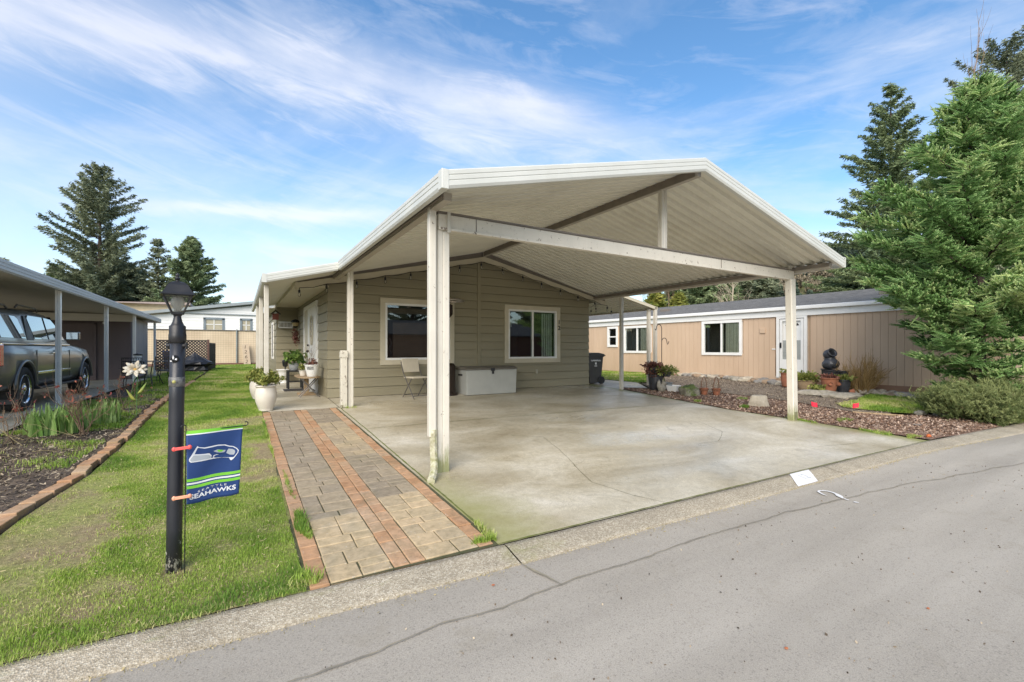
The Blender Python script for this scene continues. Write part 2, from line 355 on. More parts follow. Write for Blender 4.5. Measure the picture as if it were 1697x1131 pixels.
# ---------------------------------------------------------------- camera, light, sky
cam=bpy.data.cameras.new('camera'); camo=bpy.data.objects.new('camera',cam); COL.objects.link(camo); S.camera=camo
camo.location=(0,0,1.2); camo.rotation_euler=(R(90),0,R(-31)); cam.sensor_width=36; cam.lens=754*36/1697; cam.shift_y=12.5/1697; cam.clip_end=4000; cam.clip_start=.05
SUN_EL=36; SUN_AZ=222   # azimuth clockwise from +Y: behind the camera
sd=Vector((math.sin(R(SUN_AZ))*math.cos(R(SUN_EL)),math.cos(R(SUN_AZ))*math.cos(R(SUN_EL)),math.sin(R(SUN_EL))))
sl=bpy.data.lights.new('sun','SUN'); sl.energy=SUNE; sl.angle=R(50); sl.color=(1,.91,.79); so=bpy.data.objects.new('sun',sl); COL.objects.link(so)
so.rotation_euler=sd.to_track_quat('Z','Y').to_euler(); so.location=(0,-20,30)
w=bpy.data.worlds.new('World'); S.world=w; w.use_nodes=True; nt=w.node_tree; bg=nt.nodes['Background']
sky=N(nt,'ShaderNodeTexSky'); sky.sky_type='NISHITA'; sky.sun_disc=False; sky.sun_elevation=R(SUN_EL); sky.sun_rotation=R(SUN_AZ); sky.air_density=1.0; sky.dust_density=.6; sky.ozone_density=1.6
tc=N(nt,'ShaderNodeTexCoord').outputs['Generated']
sep=N(nt,'ShaderNodeSeparateXYZ'); nt.links.new(tc,sep.inputs[0])
def MA(op,a,b=None,c=None,clamp=False):
    n=N(nt,'ShaderNodeMath',operation=op,use_clamp=clamp)
    for i_,v in enumerate((a,b,c)):
        if v is None: continue
        if hasattr(v,'links'): nt.links.new(v,n.inputs[i_])
        else: n.inputs[i_].default_value=v
    return n.outputs[0]
AZ=MA('ARCTAN2',sep.outputs[0],sep.outputs[1]); EL=MA('ARCSINE',sep.outputs[2])
def skynoise(tilt,sx_,sy_,sc,det,rough,dist,ox=0,oy=0):
    cb=N(nt,'ShaderNodeCombineXYZ'); t=math.tan(R(tilt))
    nt.links.new(MA('MULTIPLY_ADD',AZ,sx_,ox),cb.inputs[0]); nt.links.new(MA('MULTIPLY_ADD',MA('MULTIPLY_ADD',AZ,t,EL),sy_,oy),cb.inputs[1]); cb.inputs[2].default_value=ox+oy
    return noise(nt,cb.outputs[0],sc,det,rough,dist)
def vmax(a,b_): return MA('SUBTRACT',1,MA('MULTIPLY',MA('SUBTRACT',1,a),MA('SUBTRACT',1,b_)))
s1=skynoise(6,1.2,6.0,1.3,10,.60,.5,CS[0],CS[1])       # long cirrus streaks
s2=skynoise(-4,1.5,3.0,.9,8,.58,.6,CS[2],CS[3])        # soft milky sheets
s3=skynoise(10,3,13,1.5,9,.62,.9,2.2,5.1)              # fine wisps
st1=mrange(nt,s1,.52,.76,0,.6); st2=mrange(nt,s2,.44,.76,0,.48); st3=mrange(nt,s3,.50,.78,0,.40)
# the one long band of cirrus that crosses the frame
dz=MA('SUBTRACT',AZ,R(9)); mid=MA('MULTIPLY_ADD',MA('MULTIPLY',dz,dz),-.24,R(29.3)); w1=MA('MULTIPLY_ADD',MA('SUBTRACT',s3,.5),.16,MA('SUBTRACT',EL,mid))
bd_=MA('POWER',2.718,MA('MULTIPLY',MA('MULTIPLY',w1,w1),-330)); bd_=MA('MULTIPLY',bd_,mrange(nt,AZ,R(52),R(34),0,1)); bd_=MA('MULTIPLY',bd_,mrange(nt,s1,.28,.55,.25,.85))
md2=MA('MULTIPLY_ADD',MA('SUBTRACT',AZ,R(4)),.07,R(14.8)); w2=MA('MULTIPLY_ADD',MA('SUBTRACT',s3,.5),.05,MA('SUBTRACT',EL,md2)); b2_=MA('MULTIPLY',MA('POWER',2.718,MA('MULTIPLY',MA('MULTIPLY',w2,w2),-5200)),mrange(nt,AZ,R(24),R(10),0,.7)); b2_=MA('MULTIPLY',b2_,mrange(nt,AZ,R(-14),R(-4),0,1))
md3=R(11.0); w3=MA('MULTIPLY_ADD',MA('SUBTRACT',s3,.5),.06,MA('SUBTRACT',EL,md3)); b3_=MA('MULTIPLY',MA('POWER',2.718,MA('MULTIPLY',MA('MULTIPLY',w3,w3),-5200)),mrange(nt,AZ,R(-3),R(6),0,.55))
cl=vmax(vmax(vmax(st1,st2),st3),vmax(bd_,vmax(b2_,b3_)))
cl=vmax(cl,mrange(nt,AZ,R(0),R(-28),0,.35))
cl=vmax(cl,mrange(nt,sep.outputs[2],0.0,.20,.28,0))
cl=MA('MULTIPLY',cl,.93)
hs=N(nt,'ShaderNodeHueSaturation'); hs.inputs['Hue'].default_value=.497; hs.inputs['Saturation'].default_value=1.2; hs.inputs['Value'].default_value=SKV; nt.links.new(sky.outputs[0],hs.inputs['Color'])
cc=ramp(nt,s2,[(.3,(7.6*CB,7.9*CB,9.4*CB,1)),(.7,(9.4*CB,9.6*CB,10.0*CB,1))])
nt.links.new(mixc(nt,cl,hs.outputs['Color'],cc),bg.inputs['Color']); bg.inputs['Strength'].default_value=SKS
S.view_settings.view_transform='Standard'; S.view_settings.look='None'; S.view_settings.exposure=EXPO; S.view_settings.gamma=1
# ---------------------------------------------------------------- ground sheets
def sheet(name,poly,mat,off,zf=None,step=1.0,jit=0):
    zf=zf or gz
    bm=bmesh.new(); bm.faces.new([bm.verts.new((x,y,0)) for x,y in poly])
    xs=[p[0] for p in poly]; ys=[p[1] for p in poly]
    cuts=[((0,Y0,0),(0,1,0))]
    x=math.floor(min(xs))+step
    while x<max(xs): cuts.append(((x,0,0),(1,0,0))); x+=step
    y=math.floor(min(ys))+step
    while y<max(ys): cuts.append(((0,y,0),(0,1,0))); y+=step
    for co,no in cuts:
        bmesh.ops.bisect_plane(bm,geom=bm.verts[:]+bm.edges[:]+bm.faces[:],plane_co=co,plane_no=no,dist=1e-5)
    for v in bm.verts:
        v.co.z=zf(v.co.y)+off+(jit*mn.noise(Vector((v.co.x*.9,v.co.y*.9,3))) if jit else 0)
    for f in bm.faces:
        if f.normal.z<0: f.normal_flip()
    bmesh.ops.recalc_face_normals(bm,faces=bm.faces)
    me=bpy.data.meshes.new(name); bm.to_mesh(me); bm.free(); me.materials.append(mat)
    if me.polygons and me.polygons[0].normal.z<0: me.flip_normals()
    o=bpy.data.objects.new(name,me); COL.objects.link(o); struct(o); return o
g=MB(); rows=[-600,-40,-5,1.2,3.5,6,9,Y0,20,45,120,2500]; xsr=[-2500,-60,-20,0,10,20,60,2500]
zr=lambda y:(-.62 if y<2 else (gz(y)-.06 if y<60 else -.06))
vs=[(x,y,zr(y)) for y in rows for x in xsr]; nx=len(xsr)
g.add(vs,[(j*nx+i,j*nx+i+1,(j+1)*nx+i+1,(j+1)*nx+i) for j in range(len(rows)-1) for i in range(nx-1)])
struct(g.build('ground',M['earth']))
# road
xs=[-60+i*1.0 for i in range(121)]
g=MB(); vs=[]
for x in xs: vs+= [(x,kout(x)+.012,-.437),(x,0,-.43),(x,-4,-.43),(x,-13,-.46)]
g.add(vs,[(i*4+k,i*4+k+1,i*4+5+k,i*4+4+k) for i in range(len(xs)-1) for k in range(3)]); struct(g.build('road',M['asphalt']))
# rolled kerb along the road
joints=[-7.4,-4.4,1.84,6.74,11.6]
bounds=[-60]+joints+[60]; g=MB()
for a,b in zip(bounds,bounds[1:]):
    a+=.006; b-=.006; n=max(2,int((b-a)/.4)); vs=[]
    prof=[(0,-.02-.35),(0,-.010),(.02,-.002),(.22,-.007),(.5,-.022),(.8,-.040),(1,-.049),(1,-.30)]
    for i in range(n+1):
        x=a+(b-a)*i/n; yi=kin(x)-.006; yo=kout(x)
        for t,z in prof: vs.append((x,yi+(yo-yi)*t+.006*mn.noise(Vector((x*3,t*4,1))),-.382+z+(.004*mn.noise(Vector((x*2,t*5,9))) if .02<t<.9 else 0)))
    m=len(prof); g.add(vs,[(i*m+k,i*m+k+1,(i+1)*m+k+1,(i+1)*m+k) for i in range(n) for k in range(m-1)])
struct(g.build('kerb',M['gutter'],smooth=True))
# driveway slab in panels with open joints
dvp=[(1.80,kin(1.8)),(4,kin(4)),(7,kin(7)),(10.2,kin(10.2)),(10.04,5.2),(9.86,6.5),(9.98,8.2),(10.18,10.6),(10.18,11.75),(1.86,11.75),(1.86,10.25),(1.80,10.25)]
drv=sheet('driveway',dvp,M['concrete'],.0)
ws=sheet('side_path',[(10.2,10.35),(11.2,10.2),(12.1,11.5),(12.0,19.5),(10.2,19.5)],M['slab'],-.004)
ps=sheet('porch_slab',[(.50,10.25),(1.84,10.25),(1.84,18.0),(.50,18.0)],M['slab'],.006)
def crack(pts,wd,mat,name,off=.003,zf=gz,wob=.02):
    P=[]
    for a,b in zip(pts,pts[1:]):
        n=max(2,int(math.dist(a,b)/.05))
        for i in range(n): P.append((a[0]+(b[0]-a[0])*i/n,a[1]+(b[1]-a[1])*i/n))
    P.append(pts[-1]); vs=[]
    for i,(x,y) in enumerate(P):
        a=P[max(0,i-1)];b=P[min(len(P)-1,i+1)]; dx,dy=b[0]-a[0],b[1]-a[1]; l=math.hypot(dx,dy) or 1
        nxx,ny=-dy/l,dx/l; o=wob*mn.noise(Vector((x*2.2,y*2.2,5)))+wob*.4*mn.noise(Vector((x*11,y*11,5)))
        wv=wd*(.55+.9*abs(mn.noise(Vector((x*6,y*6,8)))))*min(1,i/3+.25,(len(P)-1-i)/3+.25)
        for s_ in (-1,1): X,Y=x+nxx*(o+s_*wv),y+ny*(o+s_*wv); vs.append((X,Y,(zf(Y) if zf else -.43)+off))
    g=MB(); g.add(vs,[(2*i,2*i+1,2*i+3,2*i+2) for i in range(len(P)-1)]); return g
M['crack']=simple('crack_dirt',(.13,.115,.07,1),(.08,.085,.035,1),14,.95)
M['crackroad']=simple('road_crack_fill',(.33,.29,.20,1),(.17,.158,.135,1),6,.95)
M['mosscrack']=simple('moss',(.16,.19,.04,1),(.10,.11,.03,1),14,.95,bs=.5)
ck=MB()
for pts,wd in [([(3.3,6.9),(4.27,6.12),(4.05,5.4),(3.8,4.81),(3.49,4.03),(3.6,3.53),(3.75,3.2)],.0035),([(6.9,6.6),(7.86,5.83),(7.47,5.06),(6.71,4.63),(6.2,4.7)],.0035),([(7.9,3.7),(8.8,3.5)],.004)]:
    c_=crack(pts,wd,None,'c'); ck.add(c_.v,c_.f)
struct(ck.build('driveway_cracks',M['crack']))
ck=MB()
for pts,wd,wo in [([(1.86,7.93),(4.34,7.88),(9.9,7.62)],.008,.006),([(1.86,10.2),(1.86,7.9),(1.815,3.3)],.014,.008),([(1.8,kin(1.8)+.01),(4,kin(4)+.01),(7,kin(7)+.01),(10.3,kin(10.3)+.01)],.010,.004)]:
    c_=crack(pts,wd,None,'c',.004,gz,wo); ck.add(c_.v,c_.f)
struct(ck.build('mossy_joints',M['mosscrack']))
c_=crack([(-6,1.9),(-1.5,2.35),(1.0,2.5),(1.58,2.5),(2.15,2.50),(3.3,2.52),(4.67,2.47),(6.84,2.25),(9.53,1.8),(14,.8)],.007,None,'c',.006,None,.035)
c2=crack([(1.84,2.93),(1.9,2.5)],.012,None,'c',.006,None,.02); c_.add(c2.v,c2.f)
struct(c_.build('road_cracks',M['crackroad']))
# painted marks
M['paint']=simple('white_paint',(.80,.80,.80,1),(.70,.70,.69,1),20,.6)
M['fadedblue']=simple('faded_numeral_paint',(.42,.46,.50,1),(.55,.57,.6,1),20,.7)
def onkerb(x,t,dz=.003):
    yi=kin(x)-.006; yo=kout(x); z=np.interp(t,[0,.02,.22,.5,.8,1],[-.010,-.002,-.007,-.022,-.040,-.049]); return (x,yi+(yo-yi)*t,-.382+float(z)+dz+.004)
g=MB(); vs=[]; nn=9
for i in range(nn):
    for j in range(nn):
        u=i/(nn-1); t=j/(nn-1); vs.append(onkerb(5.93+.44*u-.29*t+.02*mn.noise(Vector((i,j,2))),.06+.90*t,.004))
g.add(vs,[(i*nn+j,i*nn+j+1,(i+1)*nn+j+1,(i+1)*nn+j) for i in range(nn-1) for j in range(nn-1)])
kp=g.build('painted_patch',M['paint']); struct(kp)
def text(name,body,size,mat,parent,Mx,ext=.0,font=None,spacing=1,shear=0,bold=0):
    cu=bpy.data.curves.new(name,'FONT'); cu.body=body; cu.size=size; cu.extrude=ext; cu.align_x='CENTER'; cu.align_y='CENTER'; cu.space_character=spacing; cu.shear=shear; cu.offset=bold
    t=bpy.data.objects.new('tmp',cu); COL.objects.link(t); dg=bpy.context.evaluated_depsgraph_get(); dg.update()
    me=bpy.data.meshes.new_from_object(t.evaluated_get(dg)); bpy.data.objects.remove(t); me.name=name; me.materials.clear(); me.materials.append(mat)
    me.transform(Mx); o=bpy.data.objects.new(name,me); COL.objects.link(o)
    if parent is not None: o.parent=parent
    return o
tk=text('kerb_numeral','12',.16,M['fadedblue'],None,Matrix.Translation((0,0,0)))
for v in tk.data.vertices:
    x,y=v.co.x,v.co.y; t=.5-y/.30; xx=6.0+x; p=onkerb(xx+.03,min(.95,max(.05,t)),.007); v.co=p
struct(tk)
# sprayed question-mark like squiggle on the asphalt
def Gr(u,v,z=-.43):
    F=754; ps=R(31); fw=Vector((math.sin(ps),math.cos(ps),0)); rt=Vector((math.cos(ps),-math.sin(ps),0)); d=fw+rt*((u-848.5)/F)+Vector((0,0,(578-v)/F)); return Vector((0,0,1.2))+d*((z-1.2)/d.z)
g=MB()
def stroke(px,wd):
    P=[Gr(1270+x/9.98,770+y/9.98) for x,y in px]; vs=[]
    for i,p in enumerate(P):
        t=(P[min(i+1,len(P)-1)]-P[max(0,i-1)]).normalized(); n=Vector((-t.y,t.x,0)); wv=wd[i]
        vs+= [p+n*wv+Vector((0,0,.005)),p-n*wv+Vector((0,0,.005))]
    g.add(vs,[(2*i,2*i+1,2*i+3,2*i+2) for i in range(len(P)-1)])
stroke([(1005,522),(960,510),(915,490),(880,468),(858,452),(885,440),(950,440),(1020,448),(1100,468),(1160,495),(1205,525),(1250,555),(1310,580),(1365,598)],[.004,.008,.01,.012,.012,.012,.014,.014,.014,.018,.030,.016,.011,.008])
stroke([(1445,622),(1480,630),(1530,638)],[.008,.018,.006])
struct(g.build('road_spray_mark',M['paint']))
# ---------------------------------------------------------------- paver path
g=MB(); 
def paver(x0,x1,y0,y1,tint,j=.004):
    jx=rnd.uniform(-.003,.003); x0+=j+jx;x1-=j-jx;y0+=j;y1-=j; h=rnd.uniform(.006,.013); c=.006; g.tc=tint
    vs=[]
    for (a,b,zz) in ((0,0,-.05),(0,0,h-c),(c,c,h)):
        for X,Y in ((x0+a,y0+a),(x1-a,y0+a),(x1-a,y1-a),(x0+a,y1-a)): vs.append((X,Y,gz(Y)+zz))
    g.add(vs,[(8,9,10,11)]+[(k,(k+1)%4,4+(k+1)%4,4+k) for k in range(4)]+[(4+k,4+(k+1)%4,8+(k+1)%4,8+k) for k in range(4)])
PX=[.40,.53,.96,1.08,1.20,1.64,1.77]; PYE=10.24
y=kin(1)+.01
while y<PYE-.05:
    l=.205; y1=min(PYE,y+l)
    paver(PX[0],PX[1],y+.0,y1,rnd.uniform(.66,.98))
    paver(PX[5],PX[6],y,y1,rnd.uniform(.66,.98)); y=y1
y=kin(1)+.02
while y<PYE-.05:
    l=.205; y1=min(PYE,y+l); paver(PX[2],PX[3],y,y1,rnd.uniform(.64,.97)); paver(PX[3],PX[4],y,y1,rnd.uniform(.64,.97)); y=y1
def zone(side,y):
    if side==0: return rnd.uniform(.36,.54) if y<4.35 else (rnd.uniform(.12,.32) if y<6 else rnd.uniform(.0,.18))
    if y<4.55: return rnd.uniform(.36,.56)
    if y<6.3: return rnd.uniform(.03,.22)
    if y<8.6: return rnd.uniform(.22,.42)
    return rnd.uniform(0,.16)
for side,(xa,xb) in enumerate(((PX[1],PX[2]),(PX[4],PX[5]))):
    y=kin(1)+.02; k=0
    while y<PYE-.04:
        pat=rnd.choice([0,1,2,3]); W_=xb-xa
        l=rnd.choice([.14,.21,.21,.28]); y1=min(PYE,y+l)
        if pat==0: paver(xa,xa+W_*.36,y,y1,zone(side,y)); paver(xa+W_*.36,xb,y,y1,zone(side,y))
        elif pat==1: paver(xa,xa+W_*.62,y,y1,zone(side,y)); paver(xa+W_*.62,xb,y,y1,zone(side,y))
        elif pat==2 and l>.2: paver(xa,xa+W_*.5,y,y1,zone(side,y)); ym=(y+y1)/2; paver(xa+W_*.5,xb,y,ym,zone(side,y)); paver(xa+W_*.5,xb,ym,y1,zone(side,y))
        else: paver(xa,xa+W_*.5,y,y1,zone(side,y)); paver(xa+W_*.5,xb,y,y1,zone(side,y))
        y=y1
pp=g.build('paver_path',M['paver']); struct(pp)
pb=sheet('paver_bed',[(.37,kin(.4)),(1.82,kin(1.8)),(1.84,10.25),(.40,10.25)],M['joint'],-.002)
# ---------------------------------------------------------------- lawns and beds
def brx(y): return float(np.interp(y,[3,5.5,6.8,9,13,30],[-1.85,-1.70,-1.52,-1.45,-1.46,-1.3]))
ys=[3.4,5.5,6.8,9,13,20,30,38.9]
lawn=sheet('lawn',[(brx(y)+.09,y) for y in ys[::-1]]+[(brx(3.4)+.09,kin(-1.7)-.012),(-.8,kin(-.8)-.012),(.40,kin(.4)-.012),(.40,10.25),(.50,10.25),(.50,18.0),(1.2,18.0),(1.2,38.9)],M['lawn'],.0,jit=.02,step=.5)
bed=sheet('garden_bed',[(brx(y)-.09,y) for y in ys[:-1]]+[(-1.4,30),(-3.0,30),(-3.0,9.6),(-3.1,7),(-8,6.5),(-8,kin(-8)-.012),(-1.95,kin(-2)-.012)],M['bedsoil'],.0,jit=.05,step=.5)
nb=sheet('neighbour_driveway',[(-3.02,9.2),(-3.02,22.5),(-9.5,22.5),(-9.5,6.6),(-3.2,6.9)],M['slab'],.03)
# right-hand yard
edge=[(10.25,10.55),(11.2,9.75),(12.33,8.40),(12.55,7.2),(12.62,6.55),(12.25,4.98),(12.55,4.38)]
mulch=sheet('mulch_bed',edge+[(13.6,4.05),(14.4,3.75),(14.2,3.35),(13.3,kin(13.3)-.012),(11.5,kin(11.5)-.012),(10.22,kin(10.2)-.012),(10.06,5.2),(9.88,6.5),(10.0,8.2),(10.16,10.2)],M['mulch'],.008,jit=.04,step=.4)
soil=sheet('bare_soil_bed',[p for p in edge]+[(13.2,4.6),(17.6,4.6),(17.1,12),(16.9,14.5),(13.2,11.2),(12.15,11.4),(11.3,10.2)],M['gravel'],.002,jit=.05,step=.4)
rl=sheet('lawn_patch',[(13.0,5.5),(13.5,5.9),(14.6,5.85),(16.0,6.2),(16.9,6.3),(17.5,5.5),(17.6,4.2),(15,4.0),(13.6,4.25),(13.15,4.6)],M['lawn'],.018,jit=.04,step=.4)
rl2=sheet('lawn_strip',[(12.12,11.5),(13.3,11.6),(17.0,14.6),(16.6,19),(16.3,26),(12.1,26)],M['lawn'],.01,jit=.02,step=.6)
rl3=sheet('verge_grass',[(14.3,3.8),(14.2,3.4),(13.5,2.95),(14.5,kin(14.5)+.01),(18,kin(18)+.01),(22,kin(22)+.01),(23,6),(17.6,5.0),(17.5,4.1)],M['lawn'],.02,jit=.05,step=.5)
# ---------------------------------------------------------------- house
HG='fibre board lap siding'
house=thing('house','olive lap-sided house with cream window trim at the end of the wet concrete driveway','house',(5.95,14.5,0))
RX=5.95
def wtop(x): return 3.80-.225*abs(x-RX)
def lapwall(o,ud,L,z1,openings=(),course=.232,z0=0,topf=None,mb=None,endpad=0):
    # o: origin (x,y); ud: unit dir; outward = rotate ud by -90deg
    g=mb or MB(); ux,uy=ud; nx_,ny_=uy,-ux
    zs=[z0]; 
    while zs[-1]<z1: zs.append(zs[-1]+course)
    for za,zb in zip(zs,zs[1:]):
        cuts=sorted({za,zb}|{z for op in openings for z in (op[2],op[3]) if za<z<zb})
        for ca,cb in zip(cuts,cuts[1:]):
            segs=[(0.0,L)]
            for (a,b,c,d) in openings:
                if c<=ca+1e-6 and d>=cb-1e-6:
                    ns=[]
                    for (p,q) in segs:
                        if b<=p or a>=q: ns.append((p,q)); continue
                        if a>p: ns.append((p,a))
                        if b<q: ns.append((b,q))
                    segs=ns
            t0=.021*(1-(ca-za)/course)+.001; t1=.021*(1-(cb-za)/course)+.001
            for (p,q) in segs:
                pts=[(p,ca),(q,ca),(q,cb),(p,cb)]
                if topf is not None:
                    # clip by roof line, sampled
                    n=60; xs_=[p+(q-p)*i/n for i in range(n+1)]
                    top=[min(cb,topf(x)) for x in xs_]; ok=[i for i in range(n+1) if top[i]>ca+1e-4]
                    if not ok: continue
                    i0,i1=ok[0],ok[-1]; xs_=xs_[i0:i1+1]; top=top[i0:i1+1]
                    if len(xs_)<2: continue
                    if min(top)>=cb-1e-6: pts=[(xs_[0],ca),(xs_[-1],ca),(xs_[-1],cb),(xs_[0],cb)]
                    else: pts=[(xs_[0],ca),(xs_[-1],ca)]+[(x,t) for x,t in zip(xs_[::-1],top[::-1])]
                def P(s,z,t): return (o[0]+ux*s+nx_*t,o[1]+uy*s+ny_*t,z)
                m=len(pts); fr=[]
                if ca-za<1e-6:
                    pts=[(s,z+(.011 if z<=ca+1e-6 else 0)) for s,z in pts]; sa_,sb_=min(q_[0] for q_ in pts),max(q_[0] for q_ in pts)
                    F_=lambda s,z,t:(o[0]+ux*s+nx_*t,o[1]+uy*s+ny_*t,z)
                    g.add([F_(s,z,t) for t in (-.028,-.10) for s,z in ((sa_,ca),(sb_,ca),(sb_,ca+.012),(sa_,ca+.012))],[(0,1,2,3),(7,6,5,4)]+[(i,(i+1)%4,4+(i+1)%4,4+i) for i in range(4)])
                for s,z in pts: fr.append(P(s,z,t0+(t1-t0)*(z-ca)/max(1e-6,cb-ca)))
                bk=[P(s,z,-.10) for s,z in pts]
                g.add(fr+bk,[tuple(range(m)),tuple(range(2*m-1,m-1,-1))]+[(i,(i+1)%m,m+(i+1)%m,m+i) for i in range(m)])
    return g
W1=(3.09,5.13,.78,2.50); W2=(6.75,8.79,.77,2.505)
ops=[(a-1.84+.06,b-1.84-.06,c+.06,d-.06) for a,b,c,d in (W1,W2)]
g=lapwall((1.84,Y0),(1,0),8.16,3.8,ops,topf=lambda s:wtop(1.84+s))
g.build('front_wall',M['siding'],house,W=True)
g=MB()
lapwall((10.0,Y0),(0,1),16,2.85,mb=g)                      # right side
lapwall((1.84,18.0),(0,-1),6.32,2.72,[(2.0,4.82,-.1,2.5)],mb=g)   # left wall beside the door
lapwall((1.15,18.0),(1,0),.69,2.7,mb=g)
g.build('side_wall',M['siding'],house,W=True)
g=MB(); lapwall((1.15,30.0),(0,-1),12.0,2.7,[(9.6,10.6,.8,2.2)],mb=g); g.build('far_side_wall',M['siding'],house,W=True)
g=MB(); g.box(1.145,1.175,19.4,20.4,.8,2.2); g.build('pane',M['dark'],None); 
bpy.data.objects.remove(bpy.data.objects['pane'])
def window(x0,x1,z0,z1,Y,parent,tr=.125,mull=.55,label=None):
    g=MB()
    for a,b,c,d in ((x0,x1,z1-tr,z1),(x0,x1,z0,z0+tr),(x0,x0+tr,z0+tr,z1-tr),(x1-tr,x1,z0+tr,z1-tr)): g.box(a,b,Y-.045,Y+.0,c,d)
    t=g.build('window',M['trim'],parent,W=True,bevel=.004)
    if label: t['label']=label
    a0,a1,c0,c1=x0+tr,x1-tr,z0+tr,z1-tr; g=MB(); f=.055
    for a,b,c,d in ((a0,a1,c1-f,c1),(a0,a1,c0,c0+f),(a0,a0+f,c0+f,c1-f),(a1-f,a1,c0+f,c1-f)): g.box(a,b,Y-.035,Y+.06,c,d)
    mx=a0+(a1-a0)*mull; g.box(mx-.03,mx+.03,Y-.028,Y+.05,c0+f,c1-f)
    g.build('frame',M['white'],t,W=True,bevel=.004)
    g=MB(); g.box(a0+f,mx-.03,Y-.010,Y-.006,c0+f,c1-f); g.box(mx+.03,a1-f,Y+.014,Y+.018,c0+f,c1-f); g.build('pane',M['glass'],t,W=True)
    return t,(a0,a1,c0,c1,mx)
t1,q1=window(*W1,Y0,house,mull=.66); t2,q2=window(*W2,Y0,house,mull=.49)
# dim room behind both windows
g=MB(); g.box(2.2,9.7,Y0+.12,Y0+4,.0,2.62)
room=g.build('room',M['room'] if 'room' in M else simple('room_wall',(.16,.13,.11,1),None,1,.8),house,W=True); room.data.flip_normals()
bm=bmesh.new(); bm.from_mesh(room.data)
ff=[f for f in bm.faces if abs(f.calc_center_median().y-(Y0+.12-14.5))<.01]; bmesh.ops.delete(bm,geom=ff,context='FACES'); bm.to_mesh(room.data); bm.free()
M['reflection_blind']=simple('reflection_brown_blind',(.22,.13,.10,1),(.15,.09,.07,1),4,.6); M['curtain']=simple('pale_curtain',(.62,.62,.56,1),(.48,.48,.42,1),6,.8)  # blind brown stands in for the reddish-brown reflection in the lower panes
g=MB(); z=.95
while z<1.85: g.box(3.45,4.9,Y0+.10,Y0+.125,z,z+.028); z+=.045
z=1.88
g.build('reflection_blind',M['reflection_blind'],t1,W=True)
g=MB()
for i in range(10): x=8.18+i*.042; g.box(x,x+.03,Y0+.12+.02*(i%2),Y0+.14+.02*(i%2),.95,2.3)
g.build('curtain',M['curtain'],t2,W=True)
g=MB(); g.tube([(3.33,Y0+.1,1.75+.09*math.cos(t)) if 0 else (3.33+.07*math.cos(t),Y0+.09,1.35+.11*math.sin(t)) for t in [i*PI/8 for i in range(16)]],.008,5,closed=True)
g.tube([(3.33+.07*math.cos(t),Y0+.09,1.08+.11*math.sin(t)) for t in [i*PI/8 for i in range(16)]],.008,5,closed=True)
g.build('window_ornament',M['chrome'],t1,W=True)
# pale lamp inside right window
g=MB(); g.box(7.35,7.45,Y0+.9,Y0+1,1.2,1.9); g.lathe([(.16,1.9),(.12,2.15)],(7.4,Y0+.95,0)); g.build('indoor_lamp',M['curtain'],t2,W=True)
# corner boards, centre batten, rake boards, roof, soffit
g=MB(); g.box(RX-.10,RX-.0,Y0-.04,Y0,.0,3.70); g.build('centre_batten',M['siding'],house,W=True,bevel=.003)
g=MB()
for sgn in (-1,1):
    x1=RX+sgn*(4.85 if sgn<0 else 4.55)
    A=[(RX,3.79),(x1,3.79-.225*abs(x1-RX)),(x1,3.65-.225*abs(x1-RX)),(RX,3.65)]
    g.prism(A,11.40,11.44)
g.build('rake_board',M['trim'],house,W=True)
g=MB()
for xa,xb in ((1.2,RX),(RX,10.45)): g.prism([(xa,3.74-.225*abs(xa-RX)),(xb,3.74-.225*abs(xb-RX)),(xb,3.985-.245*abs(xb-RX) if xb>RX else 3.985),(xa,3.985-.245*abs(xa-RX) if xa<RX else 3.985)],11.445,11.47)
g.build('rake_flashing',M['brownsteel'],house,W=True)
g=MB()
for sgn,xe in ((-1,1.84),(1,10.5)):
    f=lambda x:3.80-.225*abs(x-RX); A=[(RX,f(RX)),(xe,f(xe)),(xe,f(xe)+.07),(RX,f(RX)+.07)]; g.prism(A,11.44,30)
g.build('roof',M['brownsteel'],house,W=True)
g=MB(); g.box(1.16,1.83,11.46,17.98,2.66,2.69); g.box(.85,1.14,18,30,2.60,2.63); g.build('soffit',M['trim'],house,W=True)
g=MB(); g.box(1.10,1.15,11.46,18.2,2.64,2.76); g.build('eave_board',M['trim'],house,W=True)
# front door (opens off the porch, facing left)
g=MB(); g.box(1.78,1.86,13.19,13.32,0,2.5); g.box(1.78,1.86,15.85,15.98,0,2.5); g.box(1.78,1.86,13.32,15.85,2.38,2.5); g.box(1.79,1.86,14.88,15.0,0,2.38)
df=g.build('door',M['white'],house,W=True,bevel=.004); g=MB(); g.box(1.80,1.84,13.32,14.88,.06,2.38); g.build('door_panel',M['white'],df,W=True,bevel=.003)
g=MB(); g.box(1.81,1.84,15.0,15.85,.05,2.38); g.build('sidelight',M['trim'],df,W=True)
My=Matrix.Translation((1.793,14.1,1.72))@Matrix.Rotation(R(-90),4,'Y')@Matrix.Diagonal((1,.62,1,1))
g=MB(); g.lathe([(.40,-.004),(.40,.01)],(0,0,0),32,My); g.build('oval_glass',simple('leaded_glass',(.30,.30,.26,1),(.05,.05,.04,1),22,.2),df,W=True)
g=MB(); g.tube([My@Vector((.41*math.cos(i*PI/12),.41*math.sin(i*PI/12),.012)) for i in range(24)],.02,6,closed=True)
for k in range(5): g.tube([My@Vector((-.38+.19*k,-.28,.012)),My@Vector((-.19+.19*k if k<3 else .2,.28,.012))],.006,4)
g.build('glass_surround',M['trim'],df,W=True)
g=MB(); g.ball((1.755,14.74,1.12),.04); g.build('handle',M['black'],df,W=True,smooth=True); g=MB(); g.ball((1.765,14.74,1.3),.03); g.build('deadbolt',M['black'],df,W=True,smooth=True)
